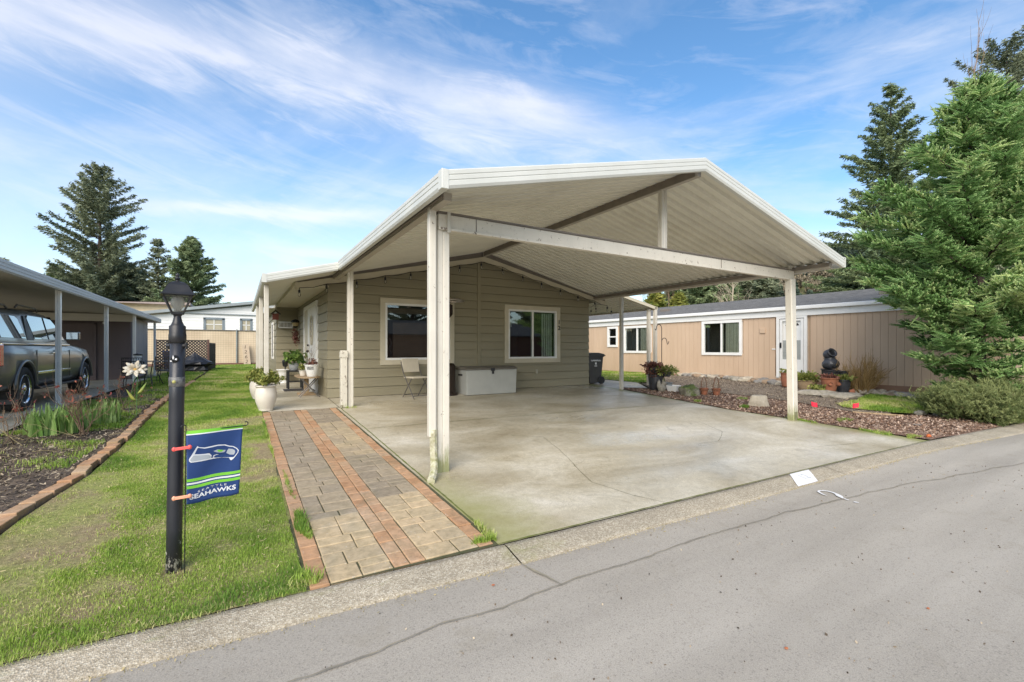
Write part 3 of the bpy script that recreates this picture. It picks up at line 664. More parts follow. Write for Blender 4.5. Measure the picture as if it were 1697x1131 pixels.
# number on the trim, outlet
mt=Matrix.Translation((0,0,0))
nm=text('house_number','1',.19,M['blackplastic'],house,Matrix.Translation((8.735-RX,Y0-.052-14.5,2.03))@Matrix.Rotation(R(90),4,'X'),.004,bold=.004)
nm2=text('house_number','2',.19,M['blackplastic'],house,Matrix.Translation((8.735-RX,Y0-.052-14.5,1.85))@Matrix.Rotation(R(90),4,'X'),.004,bold=.004)
g=MB(); g.box(7.86,7.94,Y0-.03,Y0-.005,.42,.56); g.build('outlet_cover',simple('outlet_plate',(.40,.38,.30,1)),house,W=True,bevel=.005)
# ---------------------------------------------------------------- carport
cp=thing('carport','large white gabled metal carport standing over the driveway in front of the house','carport',(5.95,7.8,-.2))
YF=4.37; YB=11.42
def ruf(x,base=3.93,sl=.245): return base-sl*abs(x-RX)
def panroof(xa,xb,y0,y1,zf,per=.203,depth=.054,step=None,top=.05):
    # ribbed pan roof: ribs run down the slope (along X)
    prof=[(0,0),(.018,depth),(.070,depth),(.088,0)]  # per rib: groove section
    ys=[];y=y0
    while y<y1:
        for a,h in ((0,0),(.10,0),(.118,depth),(.185,depth)):
            if y+a<y1: ys.append((y+a,h))
        y+=per
    ys.append((y1,0)); g=MB(); vs=[]
    for (yy,h) in ys:
        for x in (xa,xb): vs.append((x,yy,zf(x)+h))
    n=len(ys); g.add(vs,[(2*i,2*i+1,2*i+3,2*i+2) for i in range(n-1)])
    z=.065; g.add([(xa,y0,zf(xa)+z),(xb,y0,zf(xb)+z),(xb,y1,zf(xb)+z),(xa,y1,zf(xa)+z)],[(0,1,2,3)]); return g
g=panroof(1.83,RX-.03,YF+.05,YB,ruf); g2=panroof(RX+.03,10.18,YF+.05,YB,ruf); g.add(g2.v,g2.f)
g.build('roof_pan',M['pan'],cp,W=True)
def fasc(g,p,q,out,h=.20,th=.07,top=.11):
    # ribbed fascia section extruded between two points
    p=Vector(p);q=Vector(q);out=Vector(out)
    pr=[(0,top),(th*.75,top),(th,top-.015),(th,top-.055),(th-.006,top-.06),(th-.006,top-.066),(th,top-.071),(th,top-.11),(th-.006,top-.115),(th-.006,top-.121),(th,top-.126),(th,top-h+.03),(th-.015,top-h),(0,top-h),(0,top-h+.012),(th-.02,top-h+.012),(th-.02,top-.012),(0,top-.012)]
    vs=[]
    for c in (p,q):
        for o_,z in pr: vs.append(c+out*o_+Vector((0,0,z)))
    n=len(pr); g.add(vs,[(i,(i+1)%n,n+(i+1)%n,n+i) for i in range(n)]+[tuple(range(n)),tuple(range(2*n-1,n-1,-1))])
g=MB(); pk=(RX,YF,ruf(RX)); pl=(1.83,YF,ruf(1.83)); pr_=(10.2,YF,ruf(10.2)); pj=(1.83,9.95,ruf(1.83))
fasc(g,pl,pk,(0,-1,0)); fasc(g,pk,pr_,(0,-1,0)); g.build('fascia',M['fascia'],cp,W=True)
g=MB(); g.box(1.757,1.836,YF-.074,YF+.03,pl[2]-.098,pl[2]+.104); g.build('fascia_corner',M['fascia'],cp,W=True,bevel=.006)
g=MB(); fasc(g,(1.83,YF-.004,pl[2]-.005),pj,(-1,0,0)); g.build('gutter',M['fascia'],cp,W=True)
g=MB(); fasc(g,(10.2,YF-.07,pr_[2]),(10.2,YB,pr_[2]),(1,0,0)); g.build('gutter',M['fascia'],cp,W=True)
# ridge beam and eave beams
g=MB(); g.bar((RX,YF+.05,ruf(RX)-.07),(RX,YB,ruf(RX)-.07),.08,.14); g.build('ridge_beam',simple('beam_grey',(.40,.37,.32,1),(.33,.30,.26,1),4,.5),cp,W=True,bevel=.003)
g=MB(); g.box(RX-.044,RX-.041,YF+.1,YB-.05,3.80,3.92); g.build('beam_shade',M['brownsteel'],cp,W=True)  # dark sheet painting the shadowed gap along the ridge beam's left side
bt0=simple('beam_taupe',(.46,.42,.35,1),(.38,.34,.28,1),4,.5)
g=MB(); g.box(1.93,2.03,YF+.3,YB,ruf(2)-.13,ruf(2)-.04); g.build('eave_beam',bt0,cp,W=True,bevel=.003); g=MB(); g.box(10.0,10.10,YF+.1,YB,ruf(10)-.15,ruf(10)-.035); g.build('eave_beam',bt0,cp,W=True,bevel=.003)
g=MB(); g.box(1.9,1.93,YF+.3,YB,ruf(2)-.10,ruf(2)-.03); g.build('beam_flange',M['brownsteel'],cp,W=True); g=MB(); g.box(9.96,10.0,YF+.1,YB,ruf(10)-.11,ruf(10)-.04); g.build('beam_flange',M['brownsteel'],cp,W=True)
# front cross beam at Y 5.15
g=MB(); g.box(2.05,9.97,5.12,5.21,2.635,2.82); g.box(2.05,9.97,5.095,5.12,2.625,2.655); cb_=g.build('cross_beam',M['beampaint'],cp,W=True,bevel=.004)
g=MB(); g.box(2.04,9.97,5.10,5.22,2.823,2.845); g.build('beam_flashing',M['brownsteel'],cp,W=True)
g=MB(); g.box(2.155,2.195,5.088,5.118,2.60,2.84); g.build('beam_strap',M['alum'],cp,W=True)
for x_ in (2.55,7.5): g=MB(); g.box(x_,x_+.006,5.112,5.1195,2.66,2.815); g.build('beam_joint',M['brownsteel'],cp,W=True)
def fluted(g,cx,cy,w,d,z0,z1,n=3,lean=(0,0)):
    # post with flutes on each face
    pts=[]; fl_=.012
    def side(a,b,nrm):
        L=(Vector(b)-Vector(a)); out=[]
        for i in range(n):
            t0=i/n; t1=(i+1)/n; e=.12/n
            for t,dd in ((t0+e*.6,0),(t1-e*1.6,0),(t1-e,-fl_ if i<n-1 else 0)):
                p=Vector(a)+L*t+Vector(nrm)*dd; out.append((p.x,p.y))
        return out
    a=w/2;b=d/2
    pts+=side((-a,-b),(a,-b),(0,-1)); pts+=side((a,-b),(a,b),(1,0)); pts+=side((a,b),(-a,b),(0,1)); pts+=side((-a,b),(-a,-b),(-1,0))
    m=len(pts); vs=[(cx+x,cy+y,z0) for x,y in pts]+[(cx+x+lean[0],cy+y+lean[1],z1) for x,y in pts]
    g.add(vs,[tuple(range(m-1,-1,-1)),tuple(range(m,2*m))]+[(i,(i+1)%m,m+(i+1)%m,m+i) for i in range(m)])
g=MB(); fluted(g,2.123,5.19,.150,.11,-.305,2.63,2); p_=g.build('post',M['postpaint'],cp,W=True); p_['label']='wide fluted front post with algae at its foot'
g=MB(); g.box(2.012,2.05,5.15,5.20,-.30,2.80); g.build('post_channel',M['alum'],cp,W=True,bevel=.004)
g=MB(); fluted(g,1.965,5.12,.085,.085,.16,2.93,1); dn=g.build('downspout',M['postpaint'],cp,W=True)
# flared elbow at the foot of the downspout
g=MB(); pa=[(1.975,5.10,.24),(1.975,5.09,.0),(1.97,5.06,-.13),(1.94,4.98,-.21),(1.88,4.88,-.265),(1.84,4.82,-.28)]
fine=[]
for a,b in zip(pa,pa[1:]):
    for i in range(5): fine.append(Vector(a).lerp(Vector(b),i/5))
fine.append(Vector(pa[-1])); g.tube(fine,[.043+(.004 if i%2 else 0) for i in range(len(fine))],8); g.build('downspout_elbow',simple('mossy_metal',(.62,.60,.48,1),(.28,.28,.12,1),16,.8,bs=.3,dirt=.5,dirtc=(.14,.09,.04,1)),cp,W=True)
g=MB(); fluted(g,9.97,5.15,.18,.14,-.31,2.64,1,(-.10,0)); p_=g.build('post',M['postpaint'],cp,W=True,bevel=.004); p_['label']='leaning right front post'
g=MB(); g.box(9.86,9.93,5.14,5.2,2.64,2.93); g.build('post_cap',M['alum'],cp,W=True)
g=MB(); g.box(9.97-.07,9.97+.0,5.06,5.075,-.30,-.12); g.build('post_foot',simple('mossy_block',(.22,.21,.13,1),(.12,.13,.05,1),12,.9),cp,W=True)
g=MB(); fluted(g,RX+.05,5.16,.13,.09,2.845,3.84,2); p_=g.build('king_post',M['alum'],cp,W=True)
g=MB(); fluted(g,2.07,10.25,.115,.115,-.065,2.86,2); g.build('post',M['postpaint'],cp,W=True)
g=MB(); g.box(1.86,1.995,10.14,10.28,-.06,1.16); g.box(1.85,2.005,10.13,10.29,1.0,1.13); p_=g.build('post_sleeve',M['rotpaint'],cp,W=True,bevel=.012); p_['label']='rotting cream sleeve broken at its foot'
g=MB(); fluted(g,10.13,10.3,.095,.095,-.06,2.82,2); g.build('post',M['alum'],cp,W=True)
# ---------------------------------------------------------------- porch roof over the front door
po=thing('porch_roof','low white metal porch roof on slim posts along the left side of the house','porch roof',(1.0,13.5,0))
prz=lambda x:2.92+(x-1.83)*.225/1.0*.97 if x<1.83 else 2.92
prz=lambda x:2.555+(x-.45)*.264
g=panroof(.47,1.83,10.0,17.9,prz,per=.203,depth=.02); g.build('roof_pan',M['pan'],po,W=True)
g=MB(); fasc(g,(.45,9.95,prz(.45)),(1.76,9.95,prz(1.76)),(0,-1,0),h=.17,top=.085); fasc(g,(.45,9.90,prz(.45)),(.45,18.0,prz(.45)-.03),(-1,0,0),h=.15,top=.085); g.box(.377,.46,9.874,9.97,prz(.45)-.086,prz(.45)+.083); g.build('fascia',M['fascia'],po,W=True)
for y in (10.38,12.9,15.3):
    g=MB(); fluted(g,.48,y,.09,.09,gz(y)-.01,2.49,1); g.build('post',M['alum'],po,W=True,bevel=.008)
# patio cover on the right side of the house
pc=thing('side_patio_cover','lower ribbed metal cover on the right side of the house beyond the carport','patio cover',(11.2,13,0))
scz=lambda x:2.93-(x-10.3)*.215
g=panroof(10.3,12.05,10.72,19,scz,depth=.035); g.build('roof_pan',M['pan'],pc,W=True)
g=MB(); g.prism([(10.3,scz(10.3)+.07),(12.1,scz(12.1)+.07),(12.1,scz(12.1)-.03),(10.3,scz(10.3)-.03)],10.66,10.72); g.box(12.05,12.15,10.66,19,scz(12.1)-.03,scz(12.1)+.07); g.build('fascia',M['trim'],pc,W=True)
for i,(x,y) in enumerate(((11.93,10.85),(12.08,10.70))):
    g=MB(); fluted(g,x,y,.10,.10,gz(y)-.03,scz(x)-.03,2); g.build('post',M['alum'],pc,W=True)
g=MB(); fluted(g,12.0,15,.10,.10,-.03,scz(12)-.03,2); g.build('post',M['alum'],pc,W=True)
# ---------------------------------------------------------------- string lights along the gable
sg=thing('string_lights','black string lights with clear bulbs hung under the gable of the house','string lights',(RX,11.35,3.5))
bx=[1.18,1.76,2.44,3.13,3.78,4.46,5.15,5.81,6.49,7.18,7.85,8.56,9.26,9.96,10.5]; g=MB(); gb=MB()
wz=lambda x:3.66-.225*abs(x-RX)
pts=[]
for i,x in enumerate(bx):
    pts.append((x,11.33,wz(x)-.01))
    if i<len(bx)-1: xm=(x+bx[i+1])/2; pts.append((xm,11.33,wz(xm)-.045))
g.tube(pts,.008,5)
for x in bx:
    g.tube([(x,11.33,wz(x)-.01),(x,11.33,wz(x)-.055)],.008,5); g.lathe([(.014,-.05),(.026,-.06),(.026,-.115),(.018,-.12)],(x,11.33,wz(x)),8)
    gb=MB(); gb.lathe([(.018,-.118),(.030,-.15),(.032,-.175),(.022,-.205),(.004,-.215)],(x,11.33,wz(x)),8); gb.build('bulb',M['glassclear'],sg,W=True,smooth=True)
for j,(x,y,z) in enumerate([(10.6,12.0,2.55),(10.9,12.6,2.52),(11.2,13.2,2.58),(11.5,12.2,2.5)]):
    g.tube([(x,y,z+.2),(x,y,z+.06)],.006,4); g.lathe([(.026,.06),(.026,0)],(x,y,z),8); gb=MB(); gb.lathe([(.018,0),(.03,-.04),(.02,-.09)],(x,y,z),8); gb.build('bulb',M['glassclear'],sg,W=True,smooth=True)
g.tube([(10.5,11.33,2.63),(10.6,12,2.75),(10.9,12.6,2.70),(11.2,13.2,2.76),(11.5,12.2,2.7)],.007,4)
g.build('wire',M['black'],sg,W=True)
# ---------------------------------------------------------------- foliage helpers
def leafcloud(name,pts,size,mat,parent=None,elong=1.6,rs=1,tint=None,jit=.35,updir=0):
    r=np.random.default_rng(rs); P=np.asarray(pts,dtype=float); n=len(P)
    a=r.normal(size=(n,3)); a[:,2]+=updir; a/=np.linalg.norm(a,axis=1)[:,None]; b=np.cross(a,r.normal(size=(n,3))); b/=np.linalg.norm(b,axis=1)[:,None]
    s=size*(1+jit*r.normal(size=n)).clip(.4,2)[:,None]
    V=np.stack([P-a*s*elong*.5,P+b*s*.5,P+a*s*elong*.5,P-b*s*.5],1).reshape(-1,3)
    F=np.arange(4*n).reshape(n,4); t=r.random(n) if tint is None else tint
    return npmesh(name,V,F,mat,parent,np.repeat(t,4))
def blobpts(n,c,rx,ry,rz,seed,shell=.55,lump=.35):
    r=np.random.default_rng(seed); d=r.normal(size=(n,3)); d/=np.linalg.norm(d,axis=1)[:,None]
    k=np.array([1+lump*mn.noise(Vector(x*2.2)+Vector((seed,0,0))) for x in d]); rad=(shell+(1-shell)*r.random(n))*k
    return np.array(c)+d*np.array([rx,ry,rz])*rad[:,None]
def branchy(g,p,d,L,r,depth,rg,spread=.6,up=.1,n=3,seg=3,kids=(2,4),tipr=.35,curl=.25):
    pts=[Vector(p)]; d=Vector(d).normalized(); rr=[r]
    for i in range(seg):
        d=(d+Vector((rg.gauss(0,curl),rg.gauss(0,curl),rg.gauss(0,curl)+up))*.5).normalized(); pts.append(pts[-1]+d*L/seg); rr.append(r*(1-(1-tipr)*(i+1)/seg))
    g.tc=min(1,max(0,rg.gauss(.5,.25))); g.tube(pts,rr,n,cap=False)
    tips=[pts[-1]]
    if depth>0:
        for k in range(rg.randint(*kids)):
            t=rg.uniform(.3,1); i=min(seg-1,int(t*seg)); q=pts[i].lerp(pts[i+1],t*seg-i)
            dd=(d+Vector((rg.gauss(0,spread),rg.gauss(0,spread),rg.gauss(0,spread)+up))).normalized()
            tips+=branchy(g,q,dd,L*rg.uniform(.5,.8),r*.6,depth-1,rg,spread,up,n,seg,kids,tipr,curl)
    return tips
def needles(g_pts,dirs,L,wid,mat,name,parent,seed,nspk=8,flare=.55,tint=None):
    """bottle-brush shoots: every shoot is a bundle of thin needles leaning forward round its stem"""
    r=np.random.default_rng(seed); P=np.asarray(g_pts,float); D=np.asarray(dirs,float); D/=np.linalg.norm(D,axis=1)[:,None]; n=len(P)
    L=np.broadcast_to(L,(n,)); a=np.cross(D,r.normal(size=(n,3))); a/=np.linalg.norm(a,axis=1)[:,None]; b=np.cross(D,a)
    Vs=[];Ts=[]; t0=r.random(n) if tint is None else tint
    for k in range(nspk):
        th=2*PI*k/nspk*1.618*2+r.random(n)*.8; s=(k+.5)/nspk*.85
        rad=a*np.cos(th)[:,None]+b*np.sin(th)[:,None]
        base=P+D*(L*s)[:,None]; tip=base+(D*(.55)+rad*flare)*(L*.42)[:,None]
        sd=np.cross(rad,D)*wid
        Vs+= [base-sd,base+sd,tip]; Ts+=[t0]*3
    # tip needle
    sd=a*wid*1.2; Vs+=[P-sd,P+sd,P+D*L[:,None]]; Ts+=[np.clip(t0+.1,0,1)]*3
    V=np.stack(Vs,1).reshape(-1,3); T=np.stack(Ts,1).reshape(-1); F=np.arange(len(V)).reshape(-1,3)
    return npmesh(name,V,F,mat,parent,T)
# ---------------------------------------------------------------- things under the carport
M['beigeplastic']=simple('beige_plastic',lin(205,196,176),lin(195,186,166),8,.45)
M['greymetal']=simple('grey_metal',(.12,.11,.10,1),None,8,.4)
ch=thing('folding_chair','beige plastic folding chair under the left window of the olive house','chair',(3.82,11.02,-.03),R(14))
sc=1.12
g=MB(); g.box(-.21,.21,-.20,.19,.44,.475,Matrix.Scale(sc,4)); g.build('seat',M['beigeplastic'],ch,bevel=.015)
g=MB(); Mb=Matrix.Scale(sc,4)@Matrix.Translation((0,.235,.72))@Matrix.Rotation(R(-10),4,'X'); g.box(-.22,.22,-.012,.012,-.16,.15,Mb); g.build('backrest',M['beigeplastic'],ch,bevel=.02)
for s_ in (-1,1):
    x=s_*.225
    g=MB(); g.tube([Vector(p)*sc for p in ((x,-.26,0),(x,.17,.55),(x,.27,.80))],.0125,8); g.build('leg',M['greymetal'],ch)
    g=MB(); g.tube([Vector(p)*sc for p in ((x*.88,.24,0),(x*.88,-.12,.44))],.0125,8); g.build('leg',M['greymetal'],ch)
for pq in (((-.225,-.21,.06),(.225,-.21,.06)),((-.2,.20,.06),(.2,.20,.06)),((-.225,.27,.80),(.225,.27,.80))): g=MB(); g.tube([Vector(p)*sc for p in pq],.011,6); g.build('stretcher',M['greymetal'],ch)
db=thing('deck_box','large pale grey storage box with a dark lid against the house wall','storage box',(5.87,11.17,-.03))
M['paleblue']=simple('pale_grey_plastic',(.42,.425,.39,1),(.38,.385,.355,1),4,.5); M['lid']=simple('dark_taupe_plastic',(.16,.145,.12,1),(.13,.12,.10,1),4,.5)
g=MB(); g.add([(-.755,-.365,.0),(.755,-.365,.0),(.755,.365,.0),(-.755,.365,.0),(-.77,-.38,.66),(.77,-.38,.66),(.77,.38,.66),(-.77,.38,.66)],[(3,2,1,0),(4,5,6,7),(0,1,5,4),(1,2,6,5),(2,3,7,6),(3,0,4,7)])
for i in range(24):
    x=-.70+i*.06; g.box(x,x+.012,-.345-.02,-.33,.06,.62) if 0 else None
g.build('body',M['paleblue'],db,bevel=.015)
g=MB(); g.prism([(-.40,.66),(.40,.66),(.40,.70),(.22,.745),(-.22,.745),(-.40,.70)],-.79,.79,'x'); g.build('lid',M['lid'],db,bevel=.012)
g=MB(); g.box(-.06,.06,-.412,-.395,.63,.71); g.box(-.03,.03,-.42,-.40,.55,.64); g.build('latch',M['blackplastic'],db,bevel=.006)
g=MB(); g.box(-.79,-.765,-.12,.12,.50,.55); g.build('handle',M['blackplastic'],db,bevel=.01)
he=thing('patio_heater','tall bronze patio heater with a dish reflector behind the wide front post','patio heater',(4.76,11.2,-.03))
bz=simple('dark_bronze',(.06,.04,.03,1),(.04,.03,.022,1),5,.35,metal=.6)
g=MB(); g.lathe([(.26,0),(.24,.06),(.19,.08),(.19,.78),(.14,.84)],(0,0,0),28); g.build('base',bz,he,smooth=False)
g=MB(); g.tube([(0,0,.8),(0,0,2.1)],.03,12); g.build('pole',bz,he)
g=MB(); g.lathe([(.05,2.05),(.09,2.10),(.12,2.14),(.12,2.38),(.05,2.42),(.03,2.5)],(0,0,0),20); g.build('burner',bz,he)
g=MB(); g.lathe([(.43,2.48),(.44,2.49),(.30,2.55),(.05,2.58),(0,2.58)],(0,0,0),36,cap=False); g.build('reflector',simple('reflector_metal',(.6,.55,.5,1),None,5,.3,metal=1),he,smooth=True)
def cart(name,label,loc,rz,body,lid,h=1.06,txt=None):
    c=thing(name,label,'garbage bin',loc,rz,'wheeled bins beside the house')
    b=.21;t=.27
    g=MB(); vs=[(-b,-.20,.02),(b,-.20,.02),(b,.24,.05),(-b,.24,.05),(-t,-.30,h-.12),(t,-.30,h-.12),(t,.30,h-.12),(-t,.30,h-.12)]
    g.add(vs,[(3,2,1,0),(4,5,6,7),(0,1,5,4),(1,2,6,5),(2,3,7,6),(3,0,4,7)]); g.build('body',body,c,bevel=.02)
    g=MB(); g.box(-t-.02,t+.02,-.32,.32,h-.14,h-.09); g.build('rim',body,c,bevel=.008)
    g=MB(); g.prism([(-.34,h-.09),(.33,h-.09),(.33,h-.05),(.1,h+.0),(-.2,h),(-.34,h-.06)],-t-.03,t+.03,'x'); g.build('lid',lid,c,bevel=.012)
    for s_ in (-1,1):
        g=MB(); M_=Matrix.Translation((s_*.25,.22,.13))@Matrix.Rotation(R(90),4,'Y'); g.lathe([(.13,-.03),(.13,.03)],(0,0,0),20,M_); g.lathe([(.05,-.035),(.07,-.04),(.09,-.032)],(0,0,0),12,M_,cap=False); g.build('wheel',M['blackplastic'],c,bevel=.008)
    g=MB(); g.tube([(-.2,.34,h-.12),(-.2,.42,h-.1),(.2,.42,h-.1),(.2,.34,h-.12)],.014,6); g.build('handle',M['blackplastic'],c)
    return c
gm=simple('charcoal_plastic',(.075,.072,.068,1),(.06,.058,.055,1),5,.5); bl=simple('navy_plastic',(.02,.04,.12,1),(.015,.03,.09,1),5,.45)
c1=cart('garbage_bin','charcoal wheeled bin with white lettering at the right corner of the olive house',(10.36,11.95,0),R(-98),gm,gm)
# lettering on the side that faces the drive
Mt=Matrix.Translation((.262,.0,.80))@Matrix.Rotation(R(90),4,'Z')@Matrix.Rotation(R(90),4,'X')@Matrix.Rotation(R(-4),4,'X')
lt=text('lettering','GARBAGE',.085,M['white'],c1,Mt,.002,bold=.002)
g=MB(); g.box(.258,.262,-.03,.03,.66,.73); g.box(.254,.258,-.05,.05,.60,.625); g.build('emblem',M['white'],c1)
c2=cart('recycling_bin','wheeled bin with a navy blue lid behind the charcoal bin','' and None or (10.30,12.95,0),R(-95),bl,bl,1.22) if 0 else cart('recycling_bin','wheeled bin with a navy blue lid behind the charcoal bin',(10.28,12.95,0),R(-95),bl,bl,1.20)
# ---------------------------------------------------------------- porch things
def potprof(r0,r1,h,lip=.02,bulge=0):
    pr=[(r0,0)]
    for i in range(1,11):
        t=i/10; r=r0+(r1-r0)*t+bulge*math.sin(PI*min(1,t*1.0)); pr.append((r,h*.93*t))
    pr+= [(r1+lip,h*.94),(r1+lip,h),(r1-.01,h),(r1-.02,h*.9),(0.001,h*.9)]
    return pr
fp=thing('flower_pot','tall ribbed cream ceramic pot with a small yellow-green shrub at the porch edge','plant pot',(.47,10.42,-.055))
g=MB(); pr=[(.115,0),(.13,.01)]
for i in range(1,25):
    t=i/24; r=.115+.075*math.sin(PI*min(1,t*.80)/1.0)*1.0+.012*t; pr.append((r+(.003 if i%2 else 0),.01+.47*t))
pr+=[(.187,.485),(.197,.50),(.197,.52),(.175,.52),(.17,.49),(.001,.485)]; g.lathe(pr,(0,0,0),36); g.build('pot',M['whitepot'],fp,smooth=True)
g=MB(); tips=[]; rg=random.Random(3)
for k in range(16): tips+=branchy(g,(rg.uniform(-.08,.08),rg.uniform(-.08,.08),.48),(rg.gauss(0,.6),rg.gauss(0,.6),.8),.17,.005,2,rg,.6,.1)
g.build('stems',M['twig'],fp)
P=[];
for t in tips:
    for k in range(9): P.append(t+Vector((rg.gauss(0,.022),rg.gauss(0,.022),rg.gauss(0,.02))))
leafcloud('leaves',P,.035,M['leafyg'],fp,1.9,5)
f2=dup(fp,(.40,12.35,-.0),1.1,'matching cream ceramic pot further back along the porch edge',.92); f2['category']='plant pot'
g=MB(); g.box(-.02,.02,-.02,.02,0,.2); 
ur=thing('planter_urn','white fluted pedestal urn on the porch in front of the recessed wall','urn',(1.33,17.55,.006))
g=MB(); pr=[(.17,0),(.17,.03),(.12,.06),(.05,.12),(.05,.16),(.09,.19),(.14,.24),(.16,.32),(.17,.42),(.22,.45),(.23,.48),(.20,.48),(.16,.42),(.001,.42)]; g.lathe(pr,(0,0,0),28); g.build('bowl',M['white'],ur,smooth=True)
ln=thing('solar_lantern','small black garden lantern standing in the white urn','lantern',(1.38,17.5,.43))
g=MB(); g.tube([(0,0,0),(0,0,.14)],.02,8); g.lathe([(.05,.14),(.08,.18),(.09,.32),(.11,.33),(.07,.38),(.01,.40)],(0,0,0),12); g.build('housing',M['black'],ln)
g=MB(); g.lathe([(.085,.19),(.094,.31)],(0,0,0),12,cap=False); g.build('pane',M['glassclear'],ln)
tb=thing('side_table','low oval wooden table with crossed grey metal legs beside the front door','table',(1.50,12.75,.006))
g=MB(); P_=[(.27*math.copysign(abs(math.cos(t))**.8,math.cos(t)),.85*math.copysign(abs(math.sin(t))**.7,math.sin(t))) for t in [i*PI/16 for i in range(32)]]; g.prism(P_,.47,.495,'z'); g.build('tabletop',M['wood'],tb,bevel=.006)
g=MB(); g.box(-.2,.2,.25,.31,0,.05); g.box(-.035,.035,.24,.32,.03,.47); g.box(-.2,.2,-.15,-.09,.0,.05); g.box(-.035,.035,-.16,-.08,.03,.47); g.box(-.02,.02,-.1,.26,.2,.27); g.build('pedestal',M['wood'],tb,bevel=.005)
for s_ in (-1,1):
    [MB().tube([(-.22*s_,yy+.05*s_,0),(.2*s_,yy+.05*s_,.47)],.013,6).build('leg',M['greymetal'],tb) for yy in (-.62,-.35)]
wp=thing('painted_pot','white glazed pot with small dark lettering on the side table','plant pot',(1.56,12.2,.501))
g=MB(); g.lathe(potprof(.11,.17,.30,.008,.006),(0,0,0),28); g.build('pot',M['white'],wp,smooth=True)
lm=None
for j,(w_,z_) in enumerate((('GROW',.235),('WEEDS',.195))):
    o_=text('lettering',w_,.05,M['black'],wp,Matrix.Identity(4),.0,bold=.001)
    for v in o_.data.vertices:
        x,y=v.co.x,v.co.y; rr=.11+.06*(z_+y)/.28+.010; a=-PI/2-.45+x/.16; v.co=(rr*math.cos(a),rr*math.sin(a),z_+y)
P=blobpts(170,(0,0,.34),.15,.15,.12,4,.2); leafcloud('foliage',P,.03,M['redleaf'],wp,1.8,6)
g=MB(); rg=random.Random(9)
for k in range(7): branchy(g,(0,0,.28),(rg.gauss(0,.4),rg.gauss(0,.4),1),.4,.004,1,rg,.4,.2)
g.build('twigs',M['twig'],wp)
bp=thing('herb_pot','small beige clay pot with olive leaves on the side table','plant pot',(1.42,12.75,.501))
g=MB(); g.lathe(potprof(.07,.10,.14,.01),(0,0,0),20); g.build('pot',M['whitepot'],bp,smooth=True); leafcloud('foliage',blobpts(150,(0,0,.22),.12,.12,.11,7,.2),.035,M['leafyg'],bp,1.8,8)
cs=thing('plant_stand','black wooden stool with pots on it beside the front door','stool',(1.45,15.1,.006))
g=MB(); g.box(-.22,.22,-.22,.22,.50,.54); g.build('seat',M['black'],cs,bevel=.006)
for a in (-1,1):
    for b in (-1,1): g=MB(); g.box(a*.19-.025,a*.19+.025,b*.19-.025,b*.19+.025,0,.5); g.build('leg',M['black'],cs)
g=MB(); g.box(-.19,.19,-.2,-.18,.2,.24); g.box(-.2,-.18,-.19,.19,.2,.24); g.build('stretcher',M['black'],cs)
gp=thing('leafy_pot','grey pot of bright green broad leaves on the black stool','plant pot',(1.42,15.05,.546))
g=MB(); g.lathe(potprof(.09,.13,.22,.01,.02),(0,0,0),20); g.build('pot',simple('grey_pot',(.35,.36,.36,1),None,4,.5),gp,smooth=True); leafcloud('foliage',blobpts(260,(.02,-.05,.40),.36,.36,.24,11,.2),.09,M['leaf'],gp,1.4,9)
dm=tag(MB().box(1.1,1.75,14.1,14.75,.008,.022).build('doormat',M['dark'],None,bevel=.004),'dark doormat on the porch floor in front of the door','doormat')
hb=thing('bench_ornament','small white slatted bench ornament hung on the recessed olive wall','wall ornament',(1.42,17.93,2.0))
g=MB(); g.box(-.22,.22,-.12,.0,-.08,-.05); g.box(-.22,.22,-.02,0,.12,.15)
for i in range(10): x=-.21+i*.045; g.box(x,x+.015,-.018,-.003,-.05,.12)
g.box(-.22,-.2,-.12,0,-.08,.05); g.box(.2,.22,-.12,0,-.08,.05); g.build('frame',M['white'],hb)
wl=thing('wall_lantern','black wall lantern above the hanging dried flowers beside the door','wall lantern',(1.70,17.5,2.05))
g=MB(); g.tube([(0,.48,.1),(0,.2,.16),(0,0,.1)],.015,6); g.lathe([(.04,-.12),(.09,-.08),(.12,.06),(.15,.07),(.10,.14),(.02,.18)],(0,0,0),8); g.build('housing',M['black'],wl)
g=MB(); g.lathe([(.093,-.07),(.122,.05)],(0,0,0),8,cap=False); g.build('pane',simple('amber_glass',(.45,.35,.18,1),None,9,.2),wl)
wr=thing('dried_wreath','dark dried flower swag hanging beside the front door','wreath',(1.70,17.45,1.6)); leafcloud('foliage',blobpts(260,(0,0,0),.14,.12,.34,13,.1),.05,M['redleaf'],wr,1.5,10)  # the leaf cloud is the swag's dried flowers
g=MB(); g.tube([(0,0,.36),(0,.05,.42),(.05,.4,.5)],.006,4); g.tube([(0,0,.3),(0,0,-.3)],.008,4); g.build('stem',M['twig'],wr)
bh=thing('birdhouse','small red and dark birdhouse hanging under the left eave','birdhouse',(1.05,17.0,2.30))
g=MB(); g.box(-.09,.09,-.09,.09,-.14,.06); g.build('body',simple('faded_red',(.25,.08,.06,1),None,8,.8),bh,bevel=.004); g=MB(); g.prism([(-.16,.04),(0,.17),(.16,.04),(.13,.04),(0,.14),(-.13,.04)],-.13,.13); g.tube([(0,0,.16),(0,0,.36)],.005,4); g.build('roof',M['dark'],bh)
wd=thing('side_window','white framed window on the long left wall of the olive house','window',(1.13,19.9,1.5))
g=MB()
for a,b,c,d in ((-.5,.5,.62,.7),(-.5,.5,-.7,-.62),(-.5,-.42,-.62,.62),(.42,.5,-.62,.62)): g.box(-.02,.03,a,b,c,d)
g.build('frame',M['white'],wd); g=MB(); g.box(0,.012,-.42,.42,-.62,.62); g.build('pane',M['dark'],wd)
wd.parent=None
